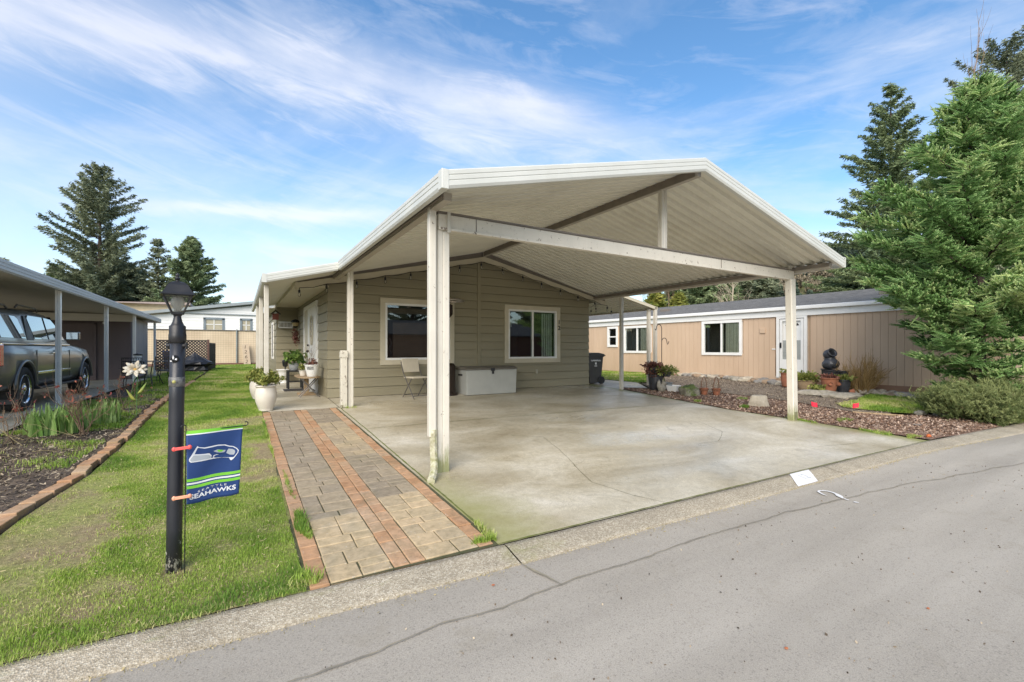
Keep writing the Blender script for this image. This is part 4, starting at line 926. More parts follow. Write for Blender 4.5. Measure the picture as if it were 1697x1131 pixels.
# ---------------------------------------------------------------- lamp post and flag
LB=Vector((-.39,3.95,-.355))
lp=thing('lamp_post','scuffed black lamp post with a glass lantern standing in the front lawn','lamp post',LB)
def m_scuff():
    m,nt,b=mk('scuffed_black_paint'); v=coords(nt,'World',(1,1,.45)); n=noise(nt,v,26,8,.75,.3)
    sep=N(nt,'ShaderNodeSeparateXYZ'); nt.links.new(coords(nt,'World'),sep.inputs[0]); lo=mrange(nt,sep.outputs[2],-.36,-.05,.17,0)
    a=N(nt,'ShaderNodeMath',operation='ADD'); nt.links.new(n,a.inputs[0]); nt.links.new(lo,a.inputs[1])
    col=mixc(nt,mrange(nt,a.outputs[0],.665,.70,0,1),(.022,.024,.03,1),(.50,.48,.44,1)); nt.links.new(col,b.inputs['Base Color'])
    nt.links.new(mrange(nt,noise(nt,v,12,4),.3,.7,.25,.5),b.inputs['Roughness']); bump(nt,b,n,.15,.004); return m
M['scuff']=m_scuff(); ln_=lambda z:Vector((.03*(z/1.7)*.857,-.03*(z/1.7)*.5,z))
g=MB(); g.smooth=True; g.tube([ln_(z) for z in (0,.3,.6,.9,1.2,1.60)],[.047,.0465,.046,.0455,.045,.0445],28); g.build('post',M['scuff'],lp)
g=MB(); g.smooth=True; g.lathe([(.0440,1.59),(.052,1.60),(.052,1.65),(.049,1.66),(.049,1.71),(.038,1.72),(.028,1.745),(.023,1.77),(.021,1.80)],(.023,-.013,0),28); g.build('collar',M['black'],lp)
for s_ in (-1,1): g=MB(); g.tube([(.02+s_*.036,-.01-s_*.021,1.575),(.02+s_*.056,-.01-s_*.034,1.575)],.017,10); g.tube([(.02+s_*.056,-.01-s_*.034,1.575-.022),(.02+s_*.056,-.01-s_*.034,1.575+.022)],.010,8); g.build('ladder_rest',M['black'],lp)
hd=Vector((.024,-.013,0)); lan=MB(); k=PI/4+R(8); 
def ring4(r,z,off=k):
    r*=.82
    return [hd+Vector((r*math.cos(off+i*PI/2),r*math.sin(off+i*PI/2),z)) for i in range(4)]
b0=ring4(.052,1.80);b1=ring4(.140,1.925)
for i in range(4): lan.bar(b0[i],b1[i],.007,.007); lan.bar(b1[i],b1[(i+1)%4],.009,.009); lan.bar(b0[i],b0[(i+1)%4],.012,.012)
lan.add(ring4(.055,1.80)+ring4(.03,1.775),[(0,1,2,3),(7,6,5,4)]+[(i,(i+1)%4,4+(i+1)%4,4+i) for i in range(4)])
lt=lan.build('lantern',M['black'],lp)
rf=MB(); rs_=[(.168,1.926),(.168,1.932),(.145,1.945),(.122,1.968),(.100,1.996),(.072,2.014),(.03,2.024)]; vs=[]
for r,z in rs_: vs+=ring4(r,z)
rf.add(vs,[(3,2,1,0)]+[(a*4+i,a*4+(i+1)%4,a*4+4+(i+1)%4,a*4+4+i) for a in range(len(rs_)-1) for i in range(4)]+[(24,25,26,27)])
rf.lathe([(.018,2.02),(.010,2.032),(.019,2.045),(.010,2.058),(.014,2.066),(.003,2.085)],hd,12); rf.build('lantern_roof',M['black'],lt)
gg=MB()
for i in range(4): a,b,c,d=b0[i],b0[(i+1)%4],b1[(i+1)%4],b1[i]; gg.add([a,b,c,d],[(0,1,2,3)])
gg.build('pane',M['glassclear'],lt)
g=MB(); g.smooth=True; g.lathe([(.018,1.80),(.02,1.825),(.034,1.85),(.042,1.88),(.030,1.915),(.004,1.923)],hd,16); g.build('bulb',simple('milk_glass',(.78,.78,.72,1),None,3,.3),lt)
# worn steel band and a pulled-out knob on the post
g=MB(); g.smooth=True; g.lathe([(.0450,1.29),(.0475,1.292),(.0475,1.355),(.0450,1.357)],ln_(1.32)-Vector((0,0,1.32)),28)
g.build('steel_band',simple('scuffed_band',(.20,.20,.19,1),(.03,.03,.034,1),38,.4),lp)
g=MB(); g.ball((.020-.012,-.013-.044,1.325),.012,.006,.012,10,6); g.build('screw',simple('brass_screw',(.40,.38,.12,1),None,30,.4),lp,smooth=True)
g=MB(); Mk=Matrix.Translation((.012,-.055,1.485))@Matrix.Rotation(R(90),4,'X'); g.lathe([(.026,-.006),(.026,.004),(.018,.012),(.014,.004),(.001,.004)],(0,0,0),20,Mk); g.build('knob',M['black'],lp)
g=MB(); g.ball((.004,-.064,1.492),.006,.003,.012,8,5,.6,3); g.ball((.020,-.065,1.480),.007,.003,.006,8,5,.6,5); g.ball((-.008,-.060,1.468),.007,.003,.005,8,5,.6,7); g.build('paint_flake',M['paint'],lp)
# flag stand and flag
fs=thing('flag_stand','thin black wire garden flag stand beside the lamp post','flag stand',(-.325,3.90,-.355))
ax=Vector((.34,.10,0)).normalized()
TL=Vector((-.308,3.815,.635)); 
g=MB(); base=Vector((-.325,3.90,-.36)); top=TL+Vector((0,0,.03)); ppts=[Vector((-.318,3.835,-.36)),Vector((-.313,3.822,.2)),TL+Vector((.0,.0,.03))]
for i in range(1,7): t=PI*i/6; ppts.append(TL+ax*(-.014+.014*math.cos(t))+Vector((0,0,.03+.014*math.sin(t))))
ppts=[p-Vector((-.325,3.90,-.355)) for p in ppts]; g.tube(ppts,.0038,6)
arm=[TL+Vector((0,0,-.006)),TL+ax*.37+Vector((0,0,-.006))]+[TL+ax*(.37+.014*math.sin(PI*i/6))+Vector((0,0,.008-.014*math.cos(PI*i/6))) for i in range(1,8)]
g.tube([p-Vector((-.325,3.90,-.355)) for p in arm],.0038,6); g.build('wire',M['black'],fs)
for nm_,z,c in (('clip',.522,(.75,.10,.09,1)),('clip',.192,(.80,.36,.22,1))):
    g=MB(); a=Vector((-.372,3.79,z)); b=Vector((-.283,3.757,z+.012)); g.bar(a,b,.012,.020); g.ball(a,.014,.010,.016,8,6); g.ball(b,.014,.010,.016,8,6)
    o_=tag(g.build('plant_clip',simple('clip_'+str(z),c,None,9,.4),None,bevel=.002),('red' if z>.3 else 'orange')+' plastic clip holding the flag stand to the lamp post','clip','clips on the lamp post')
fl=thing('garden_flag','small navy and lime football team flag with a bird head hanging from the wire stand','flag',TL)
def m_cloth(name,c):
    m,nt,b=mk(name); n=noise(nt,coords(nt,'World'),6,4); nt.links.new(ramp(nt,n,[(.3,tuple(x*.9 for x in c[:3])+(1,)),(.7,c)]),b.inputs['Base Color']); b.inputs['Roughness'].default_value=.65
    return m
CN=m_cloth('navy_cloth',(.018,.055,.19,1)); CGn=m_cloth('lime_cloth',(.22,.62,.05,1)); CW=m_cloth('white_cloth',(.80,.82,.84,1)); CG=m_cloth('silver_cloth',(.45,.49,.52,1))
def flz(x,y):
    # zoomed-picture coordinates of the flag -> cloth (u,v)
    xl=205+(185-205)*(y-180)/860; xr=880+(795-880)*(y-105)/825; u=(x-xl)/(xr-xl)
    yt=180-75*u; yb=1040-110*u; return u,(y-yt)/(yb-yt)
def fpos(u,v,off=0):
    Wd=.352-.030*v; p=ax*(u*Wd+.0)+Vector((0,0,-.500*v)); nrm=Vector((ax.y,-ax.x,0))
    p+=nrm*(.010*math.sin(u*5+v*3)+.014*v*math.sin(u*3.2+.6)+.004*mn.noise(Vector((u*4,v*5,2)))+off); p+=Vector((0,0,-.004*math.sin(u*9)*v)); return p
def cloth(name,poly,mat,off,parent,n=None):
    bm=bmesh.new(); f=bm.faces.new([bm.verts.new((x,y,0)) for x,y in poly])
    bmesh.ops.triangulate(bm,faces=[f]); 
    for _ in range(3):
        es=[e for e in bm.edges if e.calc_length()>.05]
        if es: bmesh.ops.subdivide_edges(bm,edges=es,cuts=1); bmesh.ops.triangulate(bm,faces=bm.faces[:])
    for v in bm.verts: v.co=fpos(v.co.x,v.co.y,off)
    me=bpy.data.meshes.new(name); bm.to_mesh(me); bm.free(); me.materials.append(mat); me.polygons.foreach_set('use_smooth',[True]*len(me.polygons))
    o=bpy.data.objects.new(name,me); COL.objects.link(o); o.parent=parent; return o
vs=[];nu=28
for i in range(nu+1):
    for j in range(nu+1): vs.append(fpos(i/nu,j/nu))
g=MB(); g.add(vs,[(i*(nu+1)+j,i*(nu+1)+j+1,(i+1)*(nu+1)+j+1,(i+1)*(nu+1)+j) for i in range(nu) for j in range(nu)])
fc=g.build('cloth',CN,fl,smooth=True); md=fc.modifiers.new('s','SOLIDIFY'); md.thickness=.0012; md.offset=0
rect=lambda a,b:[(0.0,a),(.25,a),(.5,a),(.75,a),(1,a),(1,b),(.75,b),(.5,b),(.25,b),(0,b)]
for a,b,m_ in ((0,.045,CGn),(.045,.060,CW),(.655,.695,CGn),(.71,.735,CW),(.75,.79,CGn)): cloth('stripe',rect(a,b),m_,.0022,fl)
Z=lambda L:[flz(x,y) for x,y in L]
out=[(318,352),(335,366),(400,372),(470,360),(560,345),(650,343),(700,358),(750,362),(795,385),(815,412),(805,440),(780,470),(750,505),(718,530),(706,528),(722,508),(690,500),(600,500),(500,512),(400,525),(300,538),(240,545),(222,530),(222,505),(250,460),(280,410)]
cloth('bird_outline',Z(out),CW,.0030,fl)
cloth('bird_crown',Z([(322,372),(400,384),(480,374),(560,358),(640,354),(690,368),(745,372),(785,392),(803,415),(795,438),(765,472),(748,490),(762,462),(770,430),(760,402),(730,392),(680,392),(640,405),(560,392),(500,400),(460,425),(440,442),(400,446),(340,448),(284,448)]),CN,.0038,fl)
cloth('bird_neck',Z([(274,462),(400,458),(440,458),(470,478),(462,505),(380,514),(300,526),(246,533),(233,522),(238,505)]),CG,.0038,fl)
cloth('bird_face',Z([(452,440),(490,408),(550,398),(640,412),(668,408),(650,440),(600,452),(540,458),(500,470),(490,500),(470,500),(480,470)]),CN,.0044,fl)
cloth('bird_brow',Z([(500,420),(550,402),(620,408),(655,408),(635,435),(590,440),(540,436)]),CG,.0050,fl)
cloth('bird_eye',Z([(545,408),(590,406),(630,410),(600,430),(565,432)]),CGn,.0056,fl)
cloth('bird_beak',Z([(690,392),(735,396),(765,408),(770,432),(752,462),(700,462),(660,445),(668,420)]),CG,.0044,fl)
cloth('bird_mouth',Z([(500,492),(530,468),(600,458),(690,466),(748,472),(735,492),(690,482),(600,480),(545,494),(520,500)]),CN,.0046,fl)
for body,cx,cy,size,sp,sk in (('SEATTLE',490,862,.030,1.5,0),('SEAHAWKS',505,905,.046,1.02,0)):
    o_=text('lettering',body,1,CW,fl,Matrix.Identity(4),0,spacing=sp,bold=.03 if body!='SEATTLE' else .01)
    xs_=[v.co.x for v in o_.data.vertices]; x0_,x1_=min(xs_),max(xs_); ys_=[v.co.y for v in o_.data.vertices]; y0_,y1_=min(ys_),max(ys_)
    if body=='SEATTLE': ua,ub,va,vb=.20,.74,.835,.862
    else: ua,ub,va,vb=.055,.925,.875,.935
    for v in o_.data.vertices:
        s_=(v.co.x-x0_)/(x1_-x0_); t_=(v.co.y-y0_)/(y1_-y0_); u=ua+(ub-ua)*s_; arch=.012*math.sin(PI*s_) if body=='SEATTLE' else 0
        hh=(vb-va)*(1+ (.25*abs(2*s_-1)**3 if body!='SEATTLE' else 0)); v.co=fpos(u,(va+vb)/2-arch-(t_-.5)*hh-.02*s_,.0028)
# ---------------------------------------------------------------- right-hand yard things
hk=thing('shepherd_hook','thin black double shepherd hook standing behind the planters','plant hook',(11.30,9.75,-.09))
g=MB(); g.tube([(0,0,0),(0,0,1.9)]+[(-.12+.12*math.cos(t),0,1.9+.14*math.sin(t)) for t in [PI*i/8 for i in range(1,9)]]+[(-.26,0,1.85),(-.30,0,1.9)],.011,6)
g.tube([(0,0,1.5)]+[(.12-.12*math.cos(t),0,1.5+.12*math.sin(t)) for t in [PI*i/8 for i in range(1,9)]]+[(.26,0,1.42),(.31,0,1.46),(.33,0,1.52)],.010,6); g.build('wire',M['black'],hk)
def planter(name,label,loc,r0,r1,h,mat,fol=None,folsize=.04,fn=260,frx=.3,frz=.16,seed=1,cat='plant pot',trail=0):
    t=thing(name,label,cat,loc); g=MB(); g.lathe(potprof(r0,r1,h,.015,.01),(0,0,0),24); g.build('pot',mat,t,smooth=True)
    g=MB(); g.lathe([(r1-.015,h*.9),(.001,h*.92)],(0,0,0),16,cap=False); g.build('soil',M['soil'],t)
    if fol is not None: leafcloud('foliage',blobpts(fn,(0,0,h+frz*.35-trail),frx,frx,frz,seed,.25,.5),folsize,fol,t,1.5,seed)
    return t
planter('succulent_planter','dark weathered barrel pot overflowing with grey-green sedum beside the hooks',(11.0,9.72,-.09),.17,.23,.50,M['darkpot'],M['redleaf'],.045,700,.36,.20,21)
o_=planter('sedum_pot','shallow pot of green sedum leaning on the barrel pot',(11.12,9.42,.35),.10,.20,.14,M['darkpot'],M['leafyg'],.04,700,.38,.16,22)
planter('upper_sedum_pot','topmost pot of reddish sedum stacked in the barrel pot',(10.92,9.75,.46),.10,.19,.16,M['darkpot'],M['redleaf'],.045,600,.34,.15,23)
planter('grey_bucket','small grey bucket beside the barrel pot',(11.3,9.50,-.10),.09,.12,.26,simple('grey_bucket',(.2,.22,.22,1),None,6,.5))
st=thing('squirrel_statue','mossy tan stone animal figure in front of the barrel pot','garden statue',(10.86,9.36,-.10))
g=MB(); g.smooth=True; g.ball((0,0,.12),.13,.11,.13,16,12,.25,3); g.ball((.05,-.03,.25),.075,.07,.075,14,10,.2,5); g.ball((-.10,.03,.2),.06,.06,.16,12,8,.2,8); g.ball((.1,-.06,.24),.03,.03,.03,8,6); g.ball((.03,0,.33),.02,.015,.035,8,6); g.build('figure',M['stone'],st)
wpz=thing('white_planter','low white square planter in the mulch beside the stone figure','planter',(11.30,9.30,-.105),R(20))
g=MB(); vs=[(-.14,-.12,0),(.14,-.12,0),(.14,.12,0),(-.14,.12,0),(-.2,-.17,.19),(.2,-.17,.19),(.2,.17,.19),(-.2,.17,.19),(-.17,-.14,.19),(.17,-.14,.19),(.17,.14,.19),(-.17,.14,.19),(-.15,-.13,.12),(.15,-.13,.12),(.15,.13,.12),(-.15,.13,.12)]
g.add(vs,[(3,2,1,0)]+[(a+i,a+(i+1)%4,b+(i+1)%4,b+i) for a,b in ((0,4),(4,8),(8,12)) for i in range(4)]+[(12,13,14,15)]); g.build('bowl',M['white'],wpz,bevel=.006)
wpz2=tag(MB().lathe([(.17,0),(.15,.10),(.10,.15),(.001,.16)],(11.45,9.72,.0),16).build('white_bowl',M['white'],None,smooth=True),'upturned white bowl behind the sedum pots','bowl') if 0 else None
def rock(name,label,loc,rx,ry,rz,mat,seed,cat='rock',group=None,rot=0,flat=False):
    if flat:
        r_=random.Random(seed); bm=bmesh.new(); [bm.verts.new((rx*math.cos(a_)*q_,ry*math.sin(a_)*q_,rz*z_)) for z_,m_,w_ in ((-.45,8,1.0),(.35,7,1.0),(.85,5,.68)) for k_ in range(m_) for a_,q_ in ((2*PI*k_/m_+r_.uniform(-.35,.35)+z_,w_*r_.uniform(.78,1.12)),)]; bmesh.ops.convex_hull(bm,input=bm.verts[:]); bmesh.ops.delete(bm,geom=[v for v in bm.verts if not v.link_faces],context='VERTS')
        me=bpy.data.meshes.new(name); bm.to_mesh(me); bm.free(); me.materials.append(mat); o=bpy.data.objects.new(name,me); COL.objects.link(o); md=o.modifiers.new('b','BEVEL'); md.width=min(rx,ry,rz)*.14; md.segments=2; o.location=loc; o.rotation_euler=(0,0,rot); tag(o,label,cat,group); return o
    bm=bmesh.new(); bmesh.ops.create_icosphere(bm,subdivisions=4,radius=1)
    for v in bm.verts:
        d=v.co.normalized(); k=1+.28*mn.noise(d*1.3+Vector((seed*5,0,0)))+.10*mn.noise(d*4+Vector((seed,7,0)))
        q=Vector((d.x*abs(d.x)**-.25 if d.x else 0,d.y*abs(d.y)**-.25 if d.y else 0,d.z*abs(d.z)**-.25 if d.z else 0)); v.co=Vector((q.x*rx,q.y*ry,q.z*rz))*k*.9
        v.co.z=max(v.co.z,-rz*.45)
    me=bpy.data.meshes.new(name); bm.to_mesh(me); bm.free(); me.materials.append(mat); me.polygons.foreach_set('use_smooth',[True]*len(me.polygons))
    o=bpy.data.objects.new(name,me); COL.objects.link(o); o.location=loc; o.rotation_euler=(0,0,rot); tag(o,label,cat,group); return o
def m_mossrock():
    m,nt,b=mk('mossy_rock'); v=coords(nt,'World'); n1=noise(nt,v,9,7,.7); n2=noise(nt,v,4,6,.7,.4)
    ge=N(nt,'ShaderNodeNewGeometry'); sp=N(nt,'ShaderNodeSeparateXYZ'); nt.links.new(ge.outputs['Normal'],sp.inputs[0])
    a=N(nt,'ShaderNodeMath',operation='MULTIPLY_ADD'); nt.links.new(sp.outputs[2],a.inputs[0]); a.inputs[1].default_value=.25; nt.links.new(n2,a.inputs[2])
    nt.links.new(mixc(nt,mrange(nt,a.outputs[0],.5,.68),ramp(nt,n1,[(.3,(.13,.12,.09,1)),(.7,(.32,.30,.23,1))]),ramp(nt,n1,[(.3,(.05,.07,.02,1)),(.7,(.15,.20,.04,1))])),b.inputs['Base Color']); b.inputs['Roughness'].default_value=.95; bump(nt,b,noise(nt,v,35,6,.7),1,.02); return m
M['mossrock']=m_mossrock()
M['palestone']=simple('cream_stone',(.50,.45,.36,1),(.33,.29,.22,1),9,.85,bs=.5,bscale=25)
rock('mossy_rock','rounded boulder covered in green moss at the driveway edge',(11.02,8.52,-.06),.30,.26,.26,M['mossrock'],2)
rock('angular_rock','pale angular stone lying in the mulch near the right front post',(11.02,6.52,-.15),.28,.16,.23,M['palestone'],5,rot=R(-28),flat=True)
tp=thing('terracotta_pair','pair of rusty terracotta pots held in a wire stand with two hoops','plant stand',(11.62,8.28,-.15))
rust=simple('rusty_metal',(.20,.09,.05,1),(.12,.06,.04,1),14,.9,bs=.4)
for s_ in (-1,1):
    g=MB(); g.lathe(potprof(.08,.12,.19,.012),(s_*.14*.6,-s_*.14,.02),18); g.build('pot',M['terracotta'],tp,smooth=True)
    g=MB(); g.tube([(s_*.14*.6+.13*math.cos(t),-s_*.14,.12+ (.42*math.sin(t))) for t in [PI*i/12 for i in range(13)]],.010,6); g.tube([(s_*.14*.6+.13*math.cos(t),-s_*.14+.13*math.sin(t),.16) for t in [PI*i/8 for i in range(16)]],.008,5,closed=True); g.build('wire',rust,tp)
P=[]; g=MB(); rg=random.Random(4)
for s_ in (-1,1):
    for k in range(6): branchy(g,(s_*.09,-s_*.14,.18),(rg.gauss(0,.7),rg.gauss(0,.7),.9),.22,.005,1,rg)
g.build('dead_stems',M['twig'],tp)
for i,(x,y,z,a,lb) in enumerate(((10.98,5.28,-.28,-.35,'small red plastic marker flag in the mulch nearer the right front post'),(11.55,4.72,-.31,.35,'small red plastic marker flag in the mulch further from the post'))):
    f_=thing('marker_flag',lb,'marker flag',(x,y,z),R(-35),'red utility marker flags')
    g=MB(); g.tube([(0,0,0),(-.01,0,.16),(.02*a,0,.26)],.0022,5); g.build('wire',M['greymetal'],f_)
    g=MB(); vs=[]
    for a_ in range(6):
        for b_ in range(6): u=a_/5;v_=b_/5; vs.append((.01+.12*u+.02*a*v_,.02*math.sin(u*4),.20+.10*v_+ (-.25 if i==0 else .2)*.12*u-.01*math.sin(3*u)))
    g.add(vs,[(p*6+q,p*6+q+1,p*6+7+q,p*6+6+q) for p in range(5) for q in range(5)]); o_=g.build('flag',simple('red_plastic_%d'%i,(.78,.03,.07,1),(.65,.02,.05,1),20,.4),f_); md=o_.modifiers.new('s','SOLIDIFY'); md.thickness=.001
# pot tower
bt=(15.9,7.45)
rock('stone_slab','long flat stone slab edging the pots near the brown house',(15.25,6.45,-.20),.66,.30,.12,M['stone'],9,rot=R(-30),flat=True)
rock('stone_slab','shorter flat stone slab behind the right front post',(15.1,7.15,-.16),.60,.25,.12,M['stone'],12,rot=R(-50),flat=True)
planter('strawberry_pot','terracotta strawberry pot with leaning holes and trailing plants beneath the dark pots',(15.55,6.95,-.12),.15,.24,.42,M['terracotta'],M['redleaf'],.05,200,.28,.10,31)
sp_=bpy.data.objects.get('strawberry_pot')
g=MB()
for a_ in (-2.6,-1.7,-.9): 
    Mx_=Matrix.Translation((.24*math.cos(a_),.24*math.sin(a_),.24))@Matrix.Rotation(a_+0,4,'Z')@Matrix.Rotation(R(55),4,'Y'); g.lathe([(.05,-.03),(.065,.03),(.05,.035),(.04,-.01),(.001,-.02)],(0,0,0),12,Mx_)
g.build('side_opening',M['terracotta'],sp_)
planter('tapered_dark_pot','dark tapered pot of yellow-green leaves right of the strawberry pot',(16.05,6.80,-.16),.14,.20,.40,M['darkpot'],M['leafyg'],.05,380,.30,.12,32)
planter('left_terracotta_pot','rounded terracotta pot with a hooked rim half hidden by the right front post',(16.2,8.55,-.11),.16,.20,.48,M['terracotta'],M['leafyg'],.05,150,.25,.12,33)
planter('half_barrel','wooden half barrel planter of bright green leaves under the white door',(16.25,7.95,-.15),.24,.30,.30,M['wood'],M['leafyg'],.06,700,.42,.22,34)
def tilted(name,label,loc,prof,mat,tilt,rz=0):
    g=MB(); g.lathe(prof,(0,0,0),28,Matrix.Rotation(rz,4,'Z')@Matrix.Rotation(tilt,4,'X')); o=g.build(name,mat,None,smooth=True); o.location=loc; tag(o,label,'plant pot','dark pots stacked in a tipsy tower'); return o
gp_=potprof(.17,.27,.26,.03,.02)
tilted('bowl_pot','wide dark bowl pot at the bottom of the tipsy tower',(16.22,7.23,0.26),gp_,M['darkpot'],R(6))
tilted('bowl_pot','lower right dark pot of the tipsy tower with a flat rim',(16.49,7.03,0.22),potprof(.16,.22,.26,.02,.01),M['darkpot'],R(-6))
tilted('round_pot','round bellied dark pot in the middle of the tipsy tower',(16.24,7.21,0.54),[(.10,0),(.20,.05),(.245,.14),(.235,.22),(.17,.30),(.15,.33),(.18,.36),(.16,.36),(.12,.30),(.001,.28)],M['darkpot'],R(-7))
tilted('top_pot','small dark pot tipped on its side on top of the tipsy tower',(16.29,7.30,1.00),[(.08,-.14),(.15,-.08),(.175,0),(.16,.08),(.12,.12),(.15,.15),(.15,.17),(.11,.17),(.09,.12),(.10,0),(.001,-.08)],M['darkpot'],R(62),R(-25))
planter('fallen_pot','small terracotta pot lying on the slab beside the stones',(15.85,6.55,-.12),.05,.08,.12,M['terracotta']).rotation_euler=(R(80),0,R(40))
leafcloud('moss',blobpts(200,(15.2,7.15,.0),.25,.25,.12,50,.2),.05,M['leafyg'],None); o_=bpy.data.objects['moss']; tag(o_,'spiky green succulent beside the strawberry pot','plant'); o_.name='succulent'
tag(MB().lathe([(.11,0),(.12,.012),(.02,.02),(.001,.02)],(11.85,3.72,-.355),5).build('slate_tile',M['stonegrey'],None),'flat grey slate piece lying in the red mulch near the kerb','slate')
g=MB(); g.ball((0,0,.03),.05,.035,.03,8,6,.6,4); g.ball((.08,.02,.03),.035,.03,.02,8,6,.6,9); o_=g.build('orange_leaf',simple('orange_debris',(.55,.14,.04,1),None,20,.8),None); o_.location=(10.45,3.10,-.375); tag(o_,'crumpled orange leaf at the driveway corner by the kerb','leaf')
g=MB(); g.bar((12.25,5.0,-.275),(12.85,4.25,-.31),.05,.03); tag(g.build('wooden_edging',M['wood'],None),'thin weathered wooden strip between mulch and lawn patch','edging')
g=MB(); P_=[(10.3,10.50),(10.9,10.02),(11.2,9.75),(12.33,8.40),(12.55,7.2),(12.62,6.55),(12.25,4.98)]
for a,b in zip(P_,P_[1:]): g.bar((a[0],a[1],gz(a[1])+.015),(b[0],b[1],gz(b[1])+.015),.02,.045)
tag(g.build('lawn_edging',M['bark'],None),'low dark edging strip between the red mulch and bare soil','edging')
# brick edging, each brick part of one laid border
g=MB(); y=3.45; rg=random.Random(5)
while y<20:
    L=.30 if y<9 else .32; x=brx(y+L/2); x2=brx(y+L); x1=brx(y); ang=math.atan2(x2-x1,L)+rg.gauss(0,.05)
    Mx_=Matrix.Translation((x+rg.gauss(0,.012),y+L/2,gz(y+L/2)+.02+rg.gauss(0,.004)))@Matrix.Rotation(-ang,4,'Z')@Matrix.Rotation(rg.gauss(0,.03),4,'X')
    g.tc=rg.uniform(.62,.9); g.box(-.062,.062,-L/2+.006,L/2-.006,-.05,.03,Mx_); y+=L
be=g.build('brick_edging',M['paver'],None,bevel=.008); tag(be,'row of worn red bricks edging the garden bed beside the lawn','brick edging')
# ---------------------------------------------------------------- left neighbour carport and shed
nc=thing('neighbour_carport','long low carport with white slim posts and grey edge over the parked pickup','carport',(-5.5,17,0))
def ncz(x): return 2.45+(-3.12-x)*.03
g=panroof(-9.3,-3.14,7.2,26.4,ncz,per=.4,depth=.02); g.build('roof_pan',simple('aged_beige_pan',(.50,.47,.40,1),(.42,.39,.33,1),2,.6),nc,W=True)
M['agedfascia']=simple('weathered_fascia',(.50,.50,.50,1),(.33,.33,.34,1),3,.5,stretch=(2,.15,14),dirt=.5,dirtc=(.16,.15,.14,1))
g=MB(); fasc(g,(-3.14,7.2,2.47),(-3.14,26.45,2.47),(1,0,0),h=.19,top=.10); fasc(g,(-9.3,26.4,2.55),(-3.14,26.4,2.47),(0,1,0)); g.build('fascia',M['agedfascia'],nc,W=True)
for y in (13.0,17.0,21.05,25.7):
    g=MB(); fluted(g,-3.22,y,.085,.085,.02 if y<22 else -.01,2.44,2); g.build('post',M['white'],nc,W=True)
g=MB(); g.box(-9.3,-3.35,21.9,22.0,2.2,2.46); g.build('cross_beam',M['alum'],nc,W=True)
shd=thing('shed','plum-brown storage shed with a plain door at the end of the neighbour carport','shed',(-6,24,0))
M['plum']=simple('plum_paint',(.135,.105,.105,1),(.105,.082,.084,1),2.5,.7,bs=.2,bscale=60,stretch=(1,1,.2)); M['lit_lilac']=simple('lit_lilac_siding',(.25,.24,.27,1),(.20,.19,.22,1),2,.6,stretch=(1,1,.2))  # lilac is the shed's lit side wall, light put into the colour
g=MB(); g.box(-8.6,-3.55,22.5,26.2,0,2.40); g.build('wall',M['plum'],shd,W=True)
g=MB(); g.box(-3.548,-3.52,22.6,26.1,0.05,2.38)
for i in range(9): g.box(-3.519,-3.516,22.7+i*.38,22.72+i*.38,.05,2.38)
g.build('side_panel',M['lit_lilac'],shd,W=True)
g=MB(); g.box(-5.6,-4.6,22.46,22.50,.02,2.08); g.box(-5.66,-5.6,22.44,22.5,.0,2.14); g.box(-4.6,-4.54,22.44,22.5,0,2.14); g.box(-5.66,-4.54,22.44,22.5,2.08,2.14); d_=g.build('door',M['plum'],shd,W=True,bevel=.004)
for x in (-6.1,-4.3): g=MB(); g.ball((x,22.4,2.16),.06,.06,.05,10,6); g.build('lamp',M['white'],shd,W=True,smooth=True)
g=MB(); g.box(-9.3,-9.2,7,22.5,.0,1.2); lw=g.build('low_wall',simple('dark_hedge_panel',(.05,.05,.045,1),None,3,.9),nc,W=True)
# ---------------------------------------------------------------- pickup with canopy
tr=thing('pickup_truck','dark grey pickup with a matching canopy and chrome trim parked under the neighbour carport','pickup truck',(-4.42,10.95,.035))
def m_car():
    m,nt,b=mk('grey_car_paint'); b.inputs['Base Color'].default_value=(.15,.147,.138,1); b.inputs['Metallic'].default_value=.4; b.inputs['Roughness'].default_value=.32; b.inputs['Coat Weight'].default_value=.45; b.inputs['Coat Roughness'].default_value=.10; return m
M['car']=m_car()
def m_cglass():
    m,nt,b=mk('tinted_glass'); b.inputs['Base Color'].default_value=(.012,.012,.014,1); b.inputs['Roughness'].default_value=.03; b.inputs['Specular IOR Level'].default_value=.9; b.inputs['Coat Weight'].default_value=1; b.inputs['Coat Roughness'].default_value=.02; return m
M['cglass']=m_cglass()
def loft(secs,name,mat,parent,smooth=True):
    # secs: (y, [(x,z) right half from bottom centre to top centre])
    g=MB(); n=None; vs=[]
    for y,h in secs:
        ring=[(x,y,z) for x,z in h]+[(-x,y,z) for x,z in h[::-1]]; n=len(ring); vs+=ring
    m=len(secs); g.add(vs,[(i*n+k,i*n+(k+1)%n,(i+1)*n+(k+1)%n,(i+1)*n+k) for i in range(m-1) for k in range(n)]+[tuple(range(n-1,-1,-1)),tuple((m-1)*n+k for k in range(n))])
    return g.build(name,mat,parent,smooth=smooth)
def bsec(y,hw,zb,zt,cr=.03,sh=.05): return (y,[(.05,zb),(hw-.10,zb),(hw-.03,zb+.10),(hw+.0,zb+.32),(hw+.005,zt-.32),(hw-.005,zt-.14),(hw-.02,zt-.12),(hw-.035,zt-.05),(hw-sh-.04,zt),(hw-.30,zt+cr*.7),(.05,zt+cr)])
secs=[bsec(.00,.93,.50,1.24),bsec(.05,.985,.44,1.28),bsec(.6,1.0,.42,1.29),bsec(1.6,1.0,.40,1.285),bsec(3.0,1.0,.40,1.28),bsec(3.9,1.0,.40,1.27),bsec(4.6,1.0,.42,1.22),bsec(5.2,.99,.42,1.18,.05,.10),bsec(5.55,.94,.45,1.12,.05,.14),bsec(5.80,.84,.50,1.0,.03,.18)]
